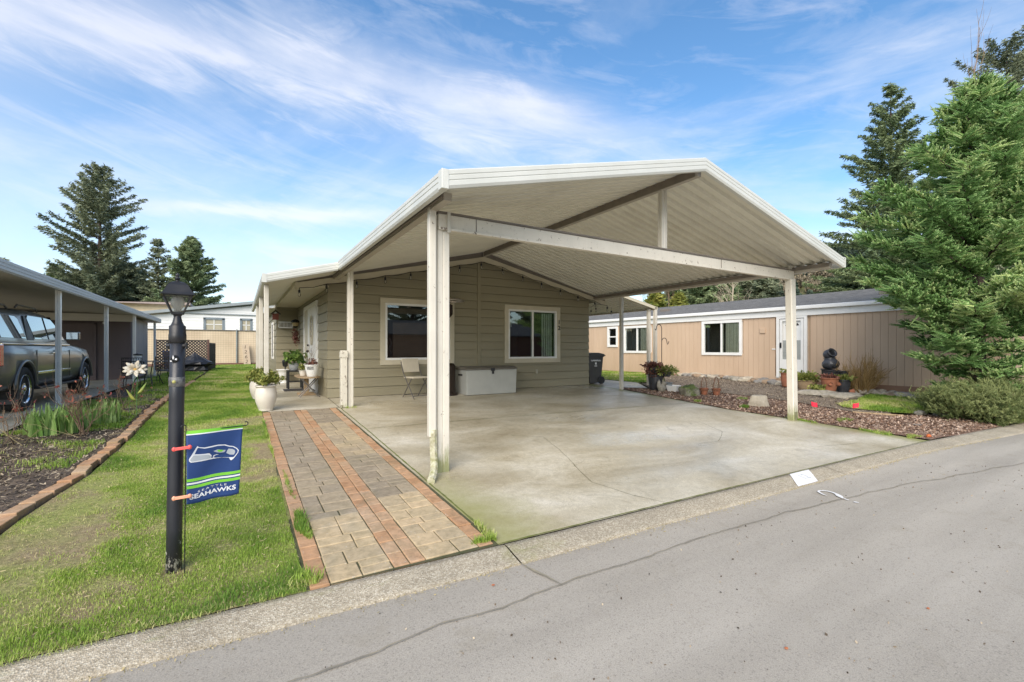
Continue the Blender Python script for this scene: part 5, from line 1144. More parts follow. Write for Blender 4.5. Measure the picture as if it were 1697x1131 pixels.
body=loft(secs,'body',M['car'],tr)
cut=[]
for y in (1.08,4.98):
    g=MB(); Mx_=Matrix.Translation((0,y,.43))@Matrix.Rotation(R(90),4,'Y'); g.lathe([(.475,-1.3),(.475,-.62)],(0,0,0),32,Mx_); g.lathe([(.475,.62),(.475,1.3)],(0,0,0),32,Mx_); c=g.build('cutter',M['dark'],None); cut.append(c)
    c.location=tr.location
bpy.context.view_layer.update()
for c in cut: md=body.modifiers.new('c','BOOLEAN'); md.operation='DIFFERENCE'; md.object=c; md.solver='EXACT'
dg=bpy.context.evaluated_depsgraph_get(); dg.update(); nm_=bpy.data.meshes.new_from_object(body.evaluated_get(dg)); body.modifiers.clear(); body.data=nm_
for c in cut: bpy.data.objects.remove(c)
md=body.modifiers.new('n','WEIGHTED_NORMAL') if 0 else None
gs=lambda y,hw,zt,top:(y,[(.05,1.2),(hw,1.2),(hw,1.27),(hw-(zt-1.27)*.20+.0,zt-.10),(hw-(zt-1.27)*.20-.05,zt-.03),(hw-(zt-1.27)*.20-.18,zt+.005),(.05,zt+top)])
cb2=[gs(.03,.90,1.66,.01),gs(.10,.92,1.80,.02),gs(.22,.925,1.88,.03),gs(.8,.93,1.90,.035),gs(1.46,.93,1.90,.035),gs(1.50,.93,1.93,.035),gs(2.3,.93,1.95,.03),gs(2.9,.93,1.92,.03),gs(3.2,.93,1.84,.03),gs(3.6,.92,1.58,.02),gs(3.98,.90,1.31,.01)]
loft(cb2,'cab_and_canopy',M['car'],tr)
def sidewin(name,pts,mat,off=.006,th=.006,sides=(1,)):
    for s_ in sides:
        g=MB(); f=[];b=[]
        for y,z in pts:
            x=.93-(z-1.27)*.20; f.append((s_*(x+off),y,z)); b.append((s_*(x-th-.02),y,z))
        n=len(pts); g.add(f+b,[tuple(range(n)),tuple(range(2*n-1,n-1,-1))]+[(i,(i+1)%n,n+(i+1)%n,n+i) for i in range(n)]); o=g.build(name,mat,tr)
    return o
sidewin('canopy_window',[(.28,1.36),(1.36,1.36),(1.20,1.72),(1.08,1.77),(.34,1.77),(.24,1.70)],M['cglass'],sides=(1,-1))
sidewin('rear_window',[(1.80,1.36),(2.52,1.36),(2.48,1.82),(1.74,1.82),(1.66,1.76)],M['cglass'],sides=(1,-1))
sidewin('front_window',[(2.62,1.36),(3.58,1.36),(3.50,1.46),(3.22,1.68),(3.0,1.80),(2.58,1.82)],M['cglass'],sides=(1,-1))
sidewin('window_trim',[(1.42,1.33),(1.78,1.33),(1.62,1.80),(1.52,1.80)],M['blackplastic'],.003)
g=MB(); g.add([(-.80,3.24,1.84),(.80,3.24,1.84),(.86,3.93,1.345),(-.86,3.93,1.345)],[(0,1,2,3)]); 
for i,v in enumerate(g.v): g.v[i]=(v[0]*.95,v[1]+.02,v[2]+.03)
g.build('windscreen',M['cglass'],tr)
g=MB(); g.box(-.7,.7,.0,.02,1.38,1.72); g.build('canopy_rear_glass',M['cglass'],tr)
for y,x0,x1 in ((1.5,.995,1.012),(2.56,.995,1.012)): pass
g=MB()
for a,b in (((2.58,.50),(2.58,1.30)),((1.60,.50),(1.60,1.30)),((3.62,.50),(3.62,1.28))): g.box(1.0,1.008,a[0]-.006,a[0]+.006,.52,1.14)
g.build('door_gap',M['blackplastic'],tr)
g=MB(); g.box(.955,.99,.12,3.7,1.235,1.262); g.build('belt_trim',M['chrome'],tr,bevel=.006)
g=MB(); g.box(-.94,.94,-.012,.02,.70,1.2); g.box(-.30,.30,-.03,-.01,.92,1.02); g.build('tailgate',M['car'],tr,bevel=.02)
g=MB(); g.box(1.0,1.022,1.62,3.64,.66,.71); g.build('side_strip',M['chrome'],tr,bevel=.006)
g=MB(); g.box(.85,1.04,1.62,4.4,.36,.40); g.build('running_board',M['blackplastic'],tr,bevel=.01)
for y in (1.08,4.98):
    g=MB(); pts=[(1.0,y+.50*math.cos(t),.43+.50*math.sin(t)) for t in [PI*i/16 for i in range(17)]]; g.tube(pts,.032,8); g.build('wheel_flare',M['car'],tr,smooth=True)
    for s_ in (1,-1):
        Mx_=Matrix.Translation((s_*.86,y,.41))@Matrix.Rotation(R(90)*s_,4,'Y')
        g=MB(); g.smooth=True; g.lathe([(.26,-.13),(.37,-.14),(.405,-.12),(.415,-.08),(.415,.08),(.405,.12),(.37,.14),(.28,.135),(.27,.11)],(0,0,0),40,Mx_,cap=True)
        for k in range(40):
            a=2*PI*k/40; g.smooth=False; g.box(-.10,.10,-.008,.008,.41,.422,Mx_@Matrix.Rotation(a,4,'Z')@Matrix.Rotation(R(90),4,'Y')@Matrix.Diagonal((1,1,1,1))) if 0 else None
        wh=g.build('wheel',simple('tyre_rubber',(.022,.022,.022,1),None,20,.85) if 'tyre' not in M else M['tyre'],tr); M['tyre']=wh.data.materials[0]
        g=MB(); g.lathe([(.265,.06),(.28,.12),(.27,.135),(.25,.12),(.235,.06),(.05,.05),(.001,.05)],(0,0,0),32,Mx_,cap=False)
        for k in range(6):
            Mk=Mx_@Matrix.Rotation(k*PI/3,4,'Z'); g.add([Mk@Vector(p) for p in [(.03,-.035,.115),(.03,.035,.115),(.25,.06,.10),(.25,-.06,.10),(.03,-.03,.06),(.03,.03,.06),(.25,.055,.05),(.25,-.055,.05)]],[(0,1,2,3),(7,6,5,4),(0,4,5,1),(1,5,6,2),(2,6,7,3),(3,7,4,0)])
        g.lathe([(.06,.05),(.065,.12),(.04,.135),(.001,.137)],(0,0,0),16,Mx_,cap=False); g.build('rim',M['chrome'],wh)
g=MB(); g.box(.80,1.0,-.03,.14,.86,1.24); g.box(-1.0,-.80,-.03,.14,.86,1.24); g.build('taillight',simple('tail_lamp_red',(.70,.008,.008,1),(.6,.006,.006,1),4,.15,coat=1),tr,bevel=.02)
g=MB(); g.box(-.96,.96,-.14,.03,.48,.68); g.build('bumper',M['chrome'],tr,bevel=.04)
mi=MB(); mi.box(.98,1.22,3.40,3.52,1.36,1.56); m_=mi.build('mirror',M['car'],tr,bevel=.035,seg=3); g=MB(); g.box(1.0,1.20,3.385,3.392,1.38,1.54); g.build('mirror_glass',M['chrome'],m_,bevel=.004)
g=MB()
for s_ in (1,-1): g.tube([(s_*.62,.35,1.93),(s_*.62,.45,1.99),(s_*.62,1.35,1.99),(s_*.62,1.45,1.94)],.018,8); g.tube([(s_*.66,1.7,1.97),(s_*.66,1.8,2.03),(s_*.66,2.75,2.02),(s_*.66,2.85,1.95)],.018,8)
g.build('roof_rack',M['greymetal'],tr)
g=MB(); g.box(.995,1.03,2.40,2.54,1.06,1.09); g.box(.995,1.03,3.42,3.56,1.06,1.09) if 0 else None; g.build('door_handle',M['chrome'],tr,bevel=.006)
for s_ in (1,): 
    g=MB(); g.box(.70,1.0,.70,.73,.16,.62); g.build('mud_flap',M['blackplastic'],tr)
# ---------------------------------------------------------------- patio set, cover, lattice
def wchair(name,label,loc,rz):
    t=thing(name,label,'chair',loc,rz,'black wrought iron patio furniture'); g=MB(); g.lathe([(.22,.44),(.23,.455),(.21,.46),(.001,.455)],(0,0,0),16); g.build('seat',M['black'],t)
    g=MB(); arc=[(.24*math.cos(a),.22*math.sin(a)) for a in [PI*i/12 for i in range(13)]]
    for zz_ in (.62,.82,.92): g.tube([(x,y,zz_) for x,y in arc],.012,5)
    for x,y in arc[::1]: g.tube([(x,y,.46),(x*1.0,y*1.0,.92)],.007,4)
    g.tube([(arc[0][0],arc[0][1],.62),(.26,-.16,.60)],.012,5); g.tube([(arc[-1][0],arc[-1][1],.62),(-.26,-.16,.60)],.012,5); g.build('backrest',M['black'],t)
    for a in range(4):
        th=PI/4+a*PI/2; g=MB(); g.tube([(.17*math.cos(th),.17*math.sin(th),.44),(.24*math.cos(th),.24*math.sin(th),.2),(.22*math.cos(th),.22*math.sin(th),0)],.011,5); g.build('leg',M['black'],t)
    return t
wchair('patio_chair','black wrought iron chair in front of the glass table left of the lamp post',(-2.75,17.6,0),R(200))
wchair('patio_chair','black wrought iron chair behind the glass table near the shed',(-2.2,19.6,0),R(20))
wchair('patio_chair','black wrought iron chair on the lawn side of the glass table',(-1.75,18.3,0),R(-80))
pt=thing('patio_table','round black iron patio table with a glass top near the shed','table',(-2.5,18.6,0),0,'black wrought iron patio furniture')
g=MB(); g.lathe([(.50,.78),(.52,.79),(.50,.80),(.49,.79)],(0,0,0),32,cap=False); g.build('rim',M['black'],pt)
g=MB(); g.lathe([(.50,.785),(.50,.792)],(0,0,0),32); g.build('tabletop',simple('frosted_glass',(.45,.48,.45,1),None,4,.15),pt)
for a in range(4):
    th=a*PI/2+.4; g=MB(); g.tube([(.45*math.cos(th),.45*math.sin(th),.78),(.25*math.cos(th),.25*math.sin(th),.4),(.42*math.cos(th),.42*math.sin(th),0)],.015,5); g.build('leg',M['black'],pt)
tl_=thing('table_lantern','small white lantern with a dark lid on the glass patio table','lantern',(-2.75,18.55,.80)); g=MB(); g.lathe([(.09,0),(.10,.18)],(0,0,0),10); g.build('pane',M['white'],tl_); g=MB(); g.lathe([(.12,.18),(.12,.22),(.02,.25)],(0,0,0),10); g.build('lid',M['black'],tl_)
la=thing('lattice_screen','dark wooden lattice screen with a brown corner post behind the lamp post','lattice screen',(-2.5,29.4,0))
def lattice(g,p,q,h,z0=.05):
    p=Vector(p);q=Vector(q);L=(q-p).length;d=(q-p)/L; s_=.15; k=-h
    while k<L:
        a0,z_0=(k,0) if k>=0 else (0,-k); a1=k+h; z1_=h
        if a1>L: z1_=h-(a1-L); a1=L
        g.bar(p+d*a0+Vector((0,0,z0+z_0)),p+d*a1+Vector((0,0,z0+z1_)),.012,.055)
        o=d.cross(Vector((0,0,1)))*.014; g.bar(p+d*a0+o+Vector((0,0,z0+h-z_0)),p+d*a1+o+Vector((0,0,z0+h-z1_)),.012,.055); k+=s_
dw=simple('dark_stained_wood',(.03,.024,.022,1),(.02,.016,.015,1),6,.7)
g=MB(); lattice(g,(-3.6,29.4,0),(-1.45,29.4,0),1.55); g.build('lattice',dw,la,W=True)
g=MB(); lattice(g,(-1.4,29.5,0),(-1.2,32.5,0),1.45); g.build('lattice',dw,la,W=True)
g=MB(); g.box(-3.6,-1.4,29.36,29.42,1.58,1.65); g.box(-3.6,-1.4,29.36,29.42,.02,.09); g.build('rail',dw,la,W=True)
for x in (-3.65,-1.4): g=MB(); g.box(x-.05,x+.05,29.33,29.44,0,1.68); g.build('post',simple('brown_post',(.13,.07,.055,1),None,5,.8),la,W=True)
for x,c in ((-3.2,bl),): 
    t=cart('recycling_bin','blue wheeled bin behind the dark lattice screen',(-3.15,30.2,0),0,bl,bl,1.1)
gc=thing('covered_grill','low grill under a crumpled black tarpaulin in front of the lattice','covered grill',(-1.95,28.6,0))
g=MB(); ring=[]; hs_=[(0,.62),(.1,.66),(.30,.60),(.40,.80),(.5,.70),(.62,.45),(.85,.16),(1.0,.02)]
for z,r in hs_:
    for k in range(20): a=2*PI*k/20; rr=r*(1+.18*mn.noise(Vector((math.cos(a)*1.5,math.sin(a)*1.5,z*2)))+.08*math.sin(a*7+z*9)); ring.append((rr*1.15*math.cos(a),rr*.7*math.sin(a),z))
g.add(ring,[(i*20+k,i*20+(k+1)%20,(i+1)*20+(k+1)%20,(i+1)*20+k) for i in range(len(hs_)-1) for k in range(20)]+[tuple(range((len(hs_)-1)*20,len(hs_)*20))]); g.build('tarpaulin',simple('black_tarpaulin',(.02,.021,.024,1),(.012,.012,.014,1),6,.35),gc)
# fence
fe=thing('back_fence','tan slatted chain-link fence with grey posts across the end of the lawn','fence',(-2,38.95,0))
def m_tanf():
    m,nt,b=mk('tan_privacy_slats'); v=coords(nt,'World',(9,9,9),(0,R(45),0)); ck_=N(nt,'ShaderNodeTexChecker'); ck_.inputs['Scale'].default_value=1; nt.links.new(v,ck_.inputs['Vector'])
    n1=noise(nt,coords(nt,'World'),.8,6,.6); c=ramp(nt,n1,[(.3,lin(184,165,138)),(.7,lin(208,190,162))]); nt.links.new(mixc(nt,1,c,ramp(nt,ck_.outputs['Fac'],[(0,(.9,.9,.9,1)),(1,(1.05,1.05,1.05,1))]),'MULTIPLY'),b.inputs['Base Color']); b.inputs['Roughness'].default_value=.8; return m
g=MB(); g.box(-9,4,38.95,39.0,.08,2.50); g.build('slats',m_tanf(),fe,W=True)
g=MB(); g.tube([(-9,38.9,2.52),(4,38.9,2.52)],.03,6); g.build('rail',M['greymetal'],fe,W=True)
gp2=simple('galvanised',(.26,.28,.27,1),(.18,.20,.19,1),6,.5)
for x in (-6.6,-3.3,-.12,3): g=MB(); g.tube([(x,38.87,0),(x,38.87,2.6)],.055,10); g.build('post',gp2,fe,W=True)
g=MB(); g.box(-9,4,38.6,38.75,0,.16); g.build('kickboard',simple('reddish_board',(.20,.10,.07,1),(.12,.07,.05,1),4,.8),fe,W=True)
bd=thing('number_board','pale wooden board with painted numerals leaning on the back fence','sign board',(.55,38.45,0),R(0))
Mb=Matrix.Rotation(R(-9),4,'X')@Matrix.Rotation(R(-5),4,'Y'); g=MB(); g.box(-.22,.22,-.015,.015,0.04,1.55,Mb); g.build('board',simple('pale_plank',(.52,.42,.30,1),(.44,.34,.24,1),3,.8),bd)
for i,c in enumerate('1 2 6 2'.split()):
    text('numeral',c,.36,M['bark'],bd,Mb@Matrix.Translation((-.02,-.019,1.32-.36*i))@Matrix.Rotation(R(90),4,'X')@Matrix.Rotation(R(-12),4,'Z'))
# far houses on the left
wh=thing('white_house','white clapboard house with grey-trimmed windows beyond the back fence','house',(-1,50,0))
g=lapwall((-9,49),(1,0),15,5.2,[(6.45,7.75,2.9,3.85),(9.25,9.95,2.9,3.85)],course=.28,topf=lambda s:3.95+max(0,s-2)*.155 if s<14 else 5.7); g.build('wall',M['white'],wh,W=True)
slate=simple('grey_blue_trim',(.20,.24,.26,1),(.16,.19,.21,1),3,.6)
for a,b,c,d in ((-2.6,-1.2,2.85,3.9),(.2,1.0,2.85,3.9)):
    g=MB(); 
    for e in ((a-.1,b+.1,d-.1,d+.1),(a-.1,b+.1,c-.1,c+.02),(a-.1,a+.08,c,d),(b-.08,b+.1,c,d)): g.box(e[0],e[1],48.93,49.02,e[2],e[3])
    w_=g.build('window',slate,wh,W=True); g=MB(); g.box(a,b,49.0,49.04,c,d); g.build('pane',simple('warm_glass',(.42,.38,.28,1),None,3,.1),w_,W=True)
    g=MB(); g.box((a+b)/2-.03,(a+b)/2+.03,48.97,49.01,c,d); g.box(a,b,48.97,49.01,(c+d)/2-.03,(c+d)/2+.03); g.build('muntin',M['white'],w_,W=True)
g=MB(); g.prism([(-7.4,4.0),(6,6.1),(6,6.35),(-7.4,4.25)],48.5,57); g.box(-9,6,48.86,48.97,4.28,4.36); g.build('roof',simple('grey_roof_edge',(.30,.34,.35,1),(.24,.27,.28,1),2,.6),wh,W=True)
bh2=thing('beige_house','low beige house with a reddish roof edge beyond the back fence','house',(-9,57,0))
g=lapwall((-20,57),(1,0),15.6,5.6,(),course=.3); g.build('wall',simple('beige_siding',lin(220,200,165),None,2,.7),bh2,W=True)
g=MB(); g.prism([(-20,5.55),(-4.2,5.6),(-4.2,5.85),(-20,5.35)],56.3,66); g.build('roof',simple('pink_brown_roof',(.38,.30,.27,1),None,3,.7),bh2,W=True)
# ---------------------------------------------------------------- brown trailer house on the right
th=thing('tan_house','long tan board-sided manufactured house with white trim and grey shingle roof on the right','house',(17.3,10,0))
A0=Vector((16.69,18.12,0)); D=Vector((17.26-16.69,9.11-18.12,0)).normalized(); NO=Vector((-D.y,D.x,0))  # towards +x?
if NO.x>0: NO=-NO
def T(s,t,z): return A0+D*s+NO*t+Vector((0,0,z))   # t>0 towards the viewer side
def tbox(g,s0,s1,t0,t1,z0,z1):
    vs=[T(s,t,z) for z in (z0,z1) for t in (t0,t1) for s in (s0,s1)]; g.add(vs,[(0,2,3,1),(4,5,7,6),(0,1,5,4),(2,6,7,3),(0,4,6,2),(1,3,7,5)])
def m_board():
    m,nt,b=mk('tan_panel_siding'); v=coords(nt,'World'); n1=noise(nt,coords(nt,'World',(1,1,.25)),1.5,6,.6); nt.links.new(ramp(nt,n1,[(.3,lin(189,164,138)),(.7,lin(200,175,149))]),b.inputs['Base Color']); b.inputs['Roughness'].default_value=.75; bump(nt,b,noise(nt,coords(nt,'World',(1,1,.12)),50,5,.6),.25,.006); return m
bt_=m_board(); g=MB(); SE=14.6; s_=-16.0
holes=[(.14,.86,1.28,2.34),(1.24,2.94,.98,2.32),(5.6,7.35,.93,2.36),(8.66,9.70,.12,2.40)]
while s_<SE:
    w_=.20
    a,b=s_,min(SE,s_+w_-.006); zr_=[(-.5,2.45)]
    for h in holes:
        if a<h[1]-.08 and b>h[0]+.08: zr_=[(-.5,h[2]+.06),(h[3]-.06,2.45)]
    for z0,z1 in zr_: tbox(g,a,b,-.05,.0,z0,z1)
    s_+=w_
g.build('wall',bt_,th,W=True)
g=MB(); 
for a,b,z0,z1 in ((-16,.2,-.5,2.44),(.8,1.3,-.5,2.44),(2.88,5.66,-.5,2.44),(7.29,8.72,-.5,2.44),(9.64,SE,-.5,2.44),(0,9.7,-.5,.9)): tbox(g,a,b,-.12,-.052,z0,z1)
tbox(g,-16,SE,-7.5,-7.4,0,2.44); tbox(g,SE-.08,SE,-7.4,-.05,-.5,2.44); tbox(g,-16,-15.9,-7.4,-.05,-.5,2.44); g.build('wall_backing',simple('tan_groove',lin(174,149,124),None,3,.8),th,W=True)
g=MB(); tbox(g,-16.1,SE+.1,-.02,.03,-.25,.05); g.build('skirt_board',simple('skirting',lin(150,118,95),None,3,.8),th,W=True) 
g=MB(); tbox(g,-16.2,SE+.15,.0,.06,2.38,2.60); g.build('fascia',M['white'],th,W=True); g=MB(); tbox(g,-16.2,SE+.15,.06,.17,2.60,2.73); g.build('gutter',M['white'],th,W=True,bevel=.02)
def m_shingle():
    m,nt,b=mk('grey_shingles'); v=coords(nt,'World'); br=N(nt,'ShaderNodeTexBrick'); br.inputs['Scale'].default_value=4; br.inputs['Mortar Size'].default_value=.015; br.inputs['Color1'].default_value=(.115,.11,.10,1); br.inputs['Color2'].default_value=(.175,.168,.155,1); br.inputs['Mortar'].default_value=(.05,.05,.05,1)
    nt.links.new(coords(nt,'World',(1,1,1),(0,0,R(90))),br.inputs['Vector']); n1=noise(nt,v,3,8,.7); nt.links.new(mixc(nt,1,br.outputs['Color'],ramp(nt,n1,[(.3,(.7,.7,.7,1)),(.7,(1.3,1.28,1.25,1))]),'MULTIPLY'),b.inputs['Base Color']); b.inputs['Roughness'].default_value=.95; bump(nt,b,noise(nt,v,40,4),.6,.02); return m
g=MB(); vs=[T(-16.2,.08,2.72),T(SE+.15,.08,2.72),T(SE+.15,-3.7,3.52),T(-16.2,-3.7,3.52),T(SE+.15,-7.6,2.72),T(-16.2,-7.6,2.72),T(-16.2,.08,2.62),T(SE+.15,.08,2.62),T(SE+.15,-7.6,2.62),T(-16.2,-7.6,2.62)]
g.add(vs,[(0,1,2,3),(3,2,4,5),(6,9,8,7),(0,6,7,1),(1,7,8,4,2),(0,3,5,9,6),(5,4,8,9)]); rf_=g.build('roof',m_shingle(),th,W=True)
for s_,t_ in ((11.3,-1.5),(2.2,-1.6)):
    g=MB(); z_=2.72+.8*(-t_)/3.7; tbox(g,s_,s_+.45,t_-.35,t_,z_-.02,z_+.14); g.build('roof_vent',M['brownsteel'],rf_,W=True,bevel=.03)
def twin(s0,s1,z0,z1,horiz=False,cur=True):
    g=MB(); f=.11
    for a,b,c,d in ((s0,s1,z1-f,z1),(s0,s1,z0,z0+f),(s0,s0+f,z0+f,z1-f),(s1-f,s1,z0+f,z1-f)): tbox(g,a,b,-.08,.045,c,d)
    w_=g.build('window',M['white'],th,W=True); g=MB(); m_=(s0+s1)/2
    if horiz: tbox(g,s0+f,s1-f,-.06,.02,(z0+z1)/2-.03,(z0+z1)/2+.03)
    else: tbox(g,m_-.03,m_+.03,-.06,.02,z0+f,z1-f)
    g.build('frame',M['white'],w_,W=True); g=MB(); tbox(g,s0+f,s1-f,-.030,-.026,z0+f,z1-f); g.build('pane',M['glass'],w_,W=True)
    g=MB(); tbox(g,s0+.02,s1-.02,-.60,-.58,z0,z1); tbox(g,s0+.02,s1-.02,-.60,-.1,z0-.02,z0); g.build('room_wall',M['dark'],w_,W=True)
    if cur:
        g=MB(); x=s0+f if cur==1 else m_
        while x<s1-f: tbox(g,x,x+.05,-.062-.015*(int(x*20)%2),-.050-.015*(int(x*20)%2),z0+f,z1-f); x+=.055 if x>m_ else .16
        g.build('curtain',simple('beige_curtain',(.78,.70,.55,1),(.66,.58,.44,1),6,.8) if 'cur' not in M else M['cur'],w_,W=True)
twin(.14,.86,1.28,2.34,True,0); twin(1.24,2.94,.98,2.32,False,2); twin(5.6,7.35,.93,2.36,False,2)
g=MB()
for a,b,c,d in ((8.66,9.70,2.30,2.40),(8.66,8.76,.12,2.30),(9.60,9.70,.12,2.30)): tbox(g,a,b,-.06,.05,c,d)
dr=g.build('door',M['white'],th,W=True,bevel=.004)
g=MB(); tbox(g,8.78,9.58,-.02,.035,.16,.80); tbox(g,8.78,8.87,-.02,.035,.80,2.28); tbox(g,9.49,9.58,-.02,.035,.80,2.28); tbox(g,8.87,9.49,-.02,.035,2.2,2.28); g.build('storm_frame',M['white'],dr,W=True,bevel=.006)
g=MB(); tbox(g,8.87,9.49,.005,.009,.80,1.50); g.build('screen',simple('storm_screen',(.36,.38,.36,1),None,3,.3),dr,W=True)
g=MB(); tbox(g,8.87,9.49,-.05,-.03,.80,2.20); g.build('inner_door',M['white'],dr,W=True)
g=MB(); 
for k in range(4):
    a0=PI*k/4+.1;a1=PI*(k+1)/4-.1; pl_=[(9.18+.10*math.cos(a0),2.02+.10*math.sin(a0)),(9.18+.24*math.cos(a0),2.02+.17*math.sin(a0)),(9.18+.24*math.cos(a1),2.02+.17*math.sin(a1)),(9.18+.10*math.cos(a1),2.02+.10*math.sin(a1))]
    g.add([T(s,-.025,z) for s,z in pl_]+[T(s,-.035,z) for s,z in pl_],[(0,1,2,3),(7,6,5,4)]+[(i,(i+1)%4,4+(i+1)%4,4+i) for i in range(4)])
g.build('fanlight',M['cglass'],dr,W=True); g=MB(); tbox(g,8.79,8.85,.035,.07,1.22,1.42); g.build('handle',M['black'],dr,W=True,bevel=.01)
g=MB(); tbox(g,8.05,8.25,.0,.04,1.78,1.98); g.build('wall_box',bt_,th,W=True,bevel=.01); g=MB(); tbox(g,8.5,8.62,.0,.03,1.16,1.20); g.build('bell_plate',M['white'],th,W=True)
# border stones along the tan house: individual stones copied from a few shapes
protos=[rock('border_stone','',(0,0,-50),.16,.11,.07,m_,20+i) for i,m_ in enumerate((M['palestone'],M['stonegrey'],M['stonetan'],M['palestone'],M['stone']))]
LBL='stone in the loose row along the foot of the tan house'
cn_=0
def putrock(p,k,lab,grp,sc):
    global cn_
    o=protos[k].copy() ; COL.objects.link(o); o.location=p; o.rotation_euler=(rnd.uniform(-.2,.2),rnd.uniform(-.2,.2),rnd.uniform(0,6)); o.scale=(sc,)*3; o['label']=lab; o['category']='rock'; o['group']=grp
s_=4.9
while s_<13.9:
    for row in range(2 if s_<10 else 3):
        t_=.16+row*.22+rnd.uniform(-.05,.05); q=T(s_+rnd.uniform(-.1,.1),t_,0); q.z=gz(q.y)+rnd.uniform(.0,.05); putrock(q,rnd.randrange(5),LBL,'border stones along the tan house',rnd.uniform(1.2,2.1))
    s_+=.21
for p in protos: bpy.data.objects.remove(p)
for i,(x,y,rx_,ry_,rz_,m_,lb) in enumerate([(13.75,3.85,.15,.11,.08,M['stonegrey'],'smooth grey stone at the left end of the stone row in the mulch'),(14.10,3.83,.22,.13,.12,M['stone'],'largest pale rounded stone beneath the low pine'),(14.0,3.55,.15,.10,.08,M['stone'],'pale cream stone right of the largest rounded stone'),(14.12,3.36,.17,.10,.08,M['stonetan'],'brownish stone between the mulch and the low pine'),(13.98,3.18,.12,.08,.06,M['stonetan'],'small tan wedge stone near the kerb end of the row'),(13.75,3.03,.12,.08,.06,M['stone'],'flat pale stone at the kerb end of the row'),(14.45,3.45,.10,.08,.12,M['stonetan'],'upright tan stone in the verge grass'),(13.5,4.15,.17,.11,.07,M['stone'],'half-sunk pale stone at the lawn patch corner')]):
    rock('row_stone',lb,(x,y,gz(y)+.04),rx_,ry_,rz_,m_,40+i,rot=rnd.uniform(0,3))
# ---------------------------------------------------------------- bed plants on the left
rg=random.Random(11)
def rose(loc,h,n,label,seed,lean=0):
    t=thing('rose_bush',label,'rose bush',loc,0,'pruned rose bushes in the garden bed'); rg=random.Random(seed); g=MB(); tips=[]
    for k in range(n): tips+=branchy(g,(rg.gauss(0,.04),rg.gauss(0,.04),0),(rg.gauss(0,.55)+lean,rg.gauss(0,.55),1.0),h*.50,.0085,3,rg,.55,.25,4,4,(2,3),.5,.28)
    g.build('canes',M['twig'],t); P=[]
    for q in tips:
        if rg.random()<.16:
            for k in range(3): P.append(q+Vector((rg.gauss(0,.012),rg.gauss(0,.012),rg.gauss(0,.018))))
    leafcloud('foliage',P,.022,M['redbud'],t,2.0,seed,updir=.6); return t  # these leaf shapes are the red buds at the cane tips
M['redbud']=tinted('red_bud',(.18,.035,.04,1),(.45,.17,.11,1),.6,.2)
rose((-2.02,9.25,gz(9.25)),.95,8,'bare rose bush with red buds to the right of the iris clump',3)
rose((-2.78,8.85,gz(8.85)),1.0,4,'tall bare rose canes with red buds at the left edge of the photo',5,-.05)
rose((-2.55,9.55,gz(9.5)),.9,2,'thin rose canes rising in front of the pickup rear wheel',8,.1)
rose((-1.95,11.4,gz(11.4)),.85,4,'small rose bush in front of the second white carport post',12)
def irises(loc,n,R_,h,label,seed):
    t=thing('iris_clump',label,'iris',loc); r=random.Random(seed); g=MB()
    for k in range(n):
        a=r.uniform(0,2*PI); d=R_*math.sqrt(r.random()); p=Vector((d*math.cos(a),d*math.sin(a),0)); th_=r.uniform(0,2*PI); ln_=r.uniform(.05,.35); H_=h*r.uniform(.6,1.05); w_=r.uniform(.017,.028); dr_=Vector((math.cos(th_),math.sin(th_),0)); sd_=Vector((-dr_.y,dr_.x,0)); vs=[]
        g.tc=min(1,max(0,r.gauss(.5,.25)))
        for i in range(5):
            s_=i/4; q=p+dr_*(ln_*H_*s_**2)+Vector((0,0,H_*s_*(1-.15*s_*ln_))); ww=w_*(1-s_**2.2)+.001; vs+=[q-sd_*ww,q+sd_*ww]
        g.add(vs,[(2*i,2*i+1,2*i+3,2*i+2) for i in range(4)])
    g.build('leaves',M['iris'],t); return t
irises((-2.42,9.6,gz(9.6)),150,.36,.46,'clump of bright green iris leaves in the garden bed behind the rose canes',3)
irises((-1.95,10.15,gz(10.1)),60,.2,.42,'smaller clump of iris leaves beside the rose bush',4)
mf=thing('metal_flower','tall white metal garden flower with orange centre and green stem left of the lamp post','garden ornament',(-1.61,10.75,-.05))
g=MB(); g.tube([(0,0,-.02),(.0,0,.3),(.02,0,.78)],.008,6); g.tube([(-.2,.05,0),(-.17,.03,.35),(-.02,0,.8)],.006,5); g.build('stem',simple('green_paint',(.12,.30,.08,1),None,9,.5),mf)
pw=simple('white_enamel',(.80,.78,.70,1),(.55,.42,.25,1),14,.4); g=MB(); c0=Vector((-.03,-.02,.86))
for ring,(n_,L_,el) in enumerate(((9,.30,.10),(8,.21,.45))):
    for k in range(n_):
        a=2*PI*k/n_+ring*.3; d=Vector((math.cos(a),-.35*abs(math.sin(a))+.2*math.sin(a),math.sin(a)*.55+el*.3)).normalized(); sd_=d.cross(Vector((0,-1,.4))).normalized(); nn_=sd_.cross(d)
        vs=[]
        for i in range(6):
            s_=i/5; q=c0+d*(.03+L_*s_)+nn_*(.05*math.sin(PI*s_)*(1 if ring else .6)); ww=.062*math.sin(PI*(s_*.86+.07))**.8*(1.0 if ring==0 else .8); vs+=[q-sd_*ww+nn_*.012,q,q+sd_*ww+nn_*.012]
        g.add(vs,[(3*i+j,3*i+j+1,3*i+4+j,3*i+3+j) for i in range(5) for j in range(2)])
o_=g.build('petals',pw,mf,smooth=True); md=o_.modifiers.new('s','SOLIDIFY'); md.thickness=.002
g=MB(); g.ball(c0+Vector((0,-.03,.01)),.06,.04,.04,12,8); g.build('centre',simple('orange_enamel',(.62,.30,.05,1),(.7,.5,.15,1),14,.4),mf,smooth=True)
ye=simple('yellow_green_enamel',(.55,.50,.10,1),(.20,.36,.10,1),6,.4)
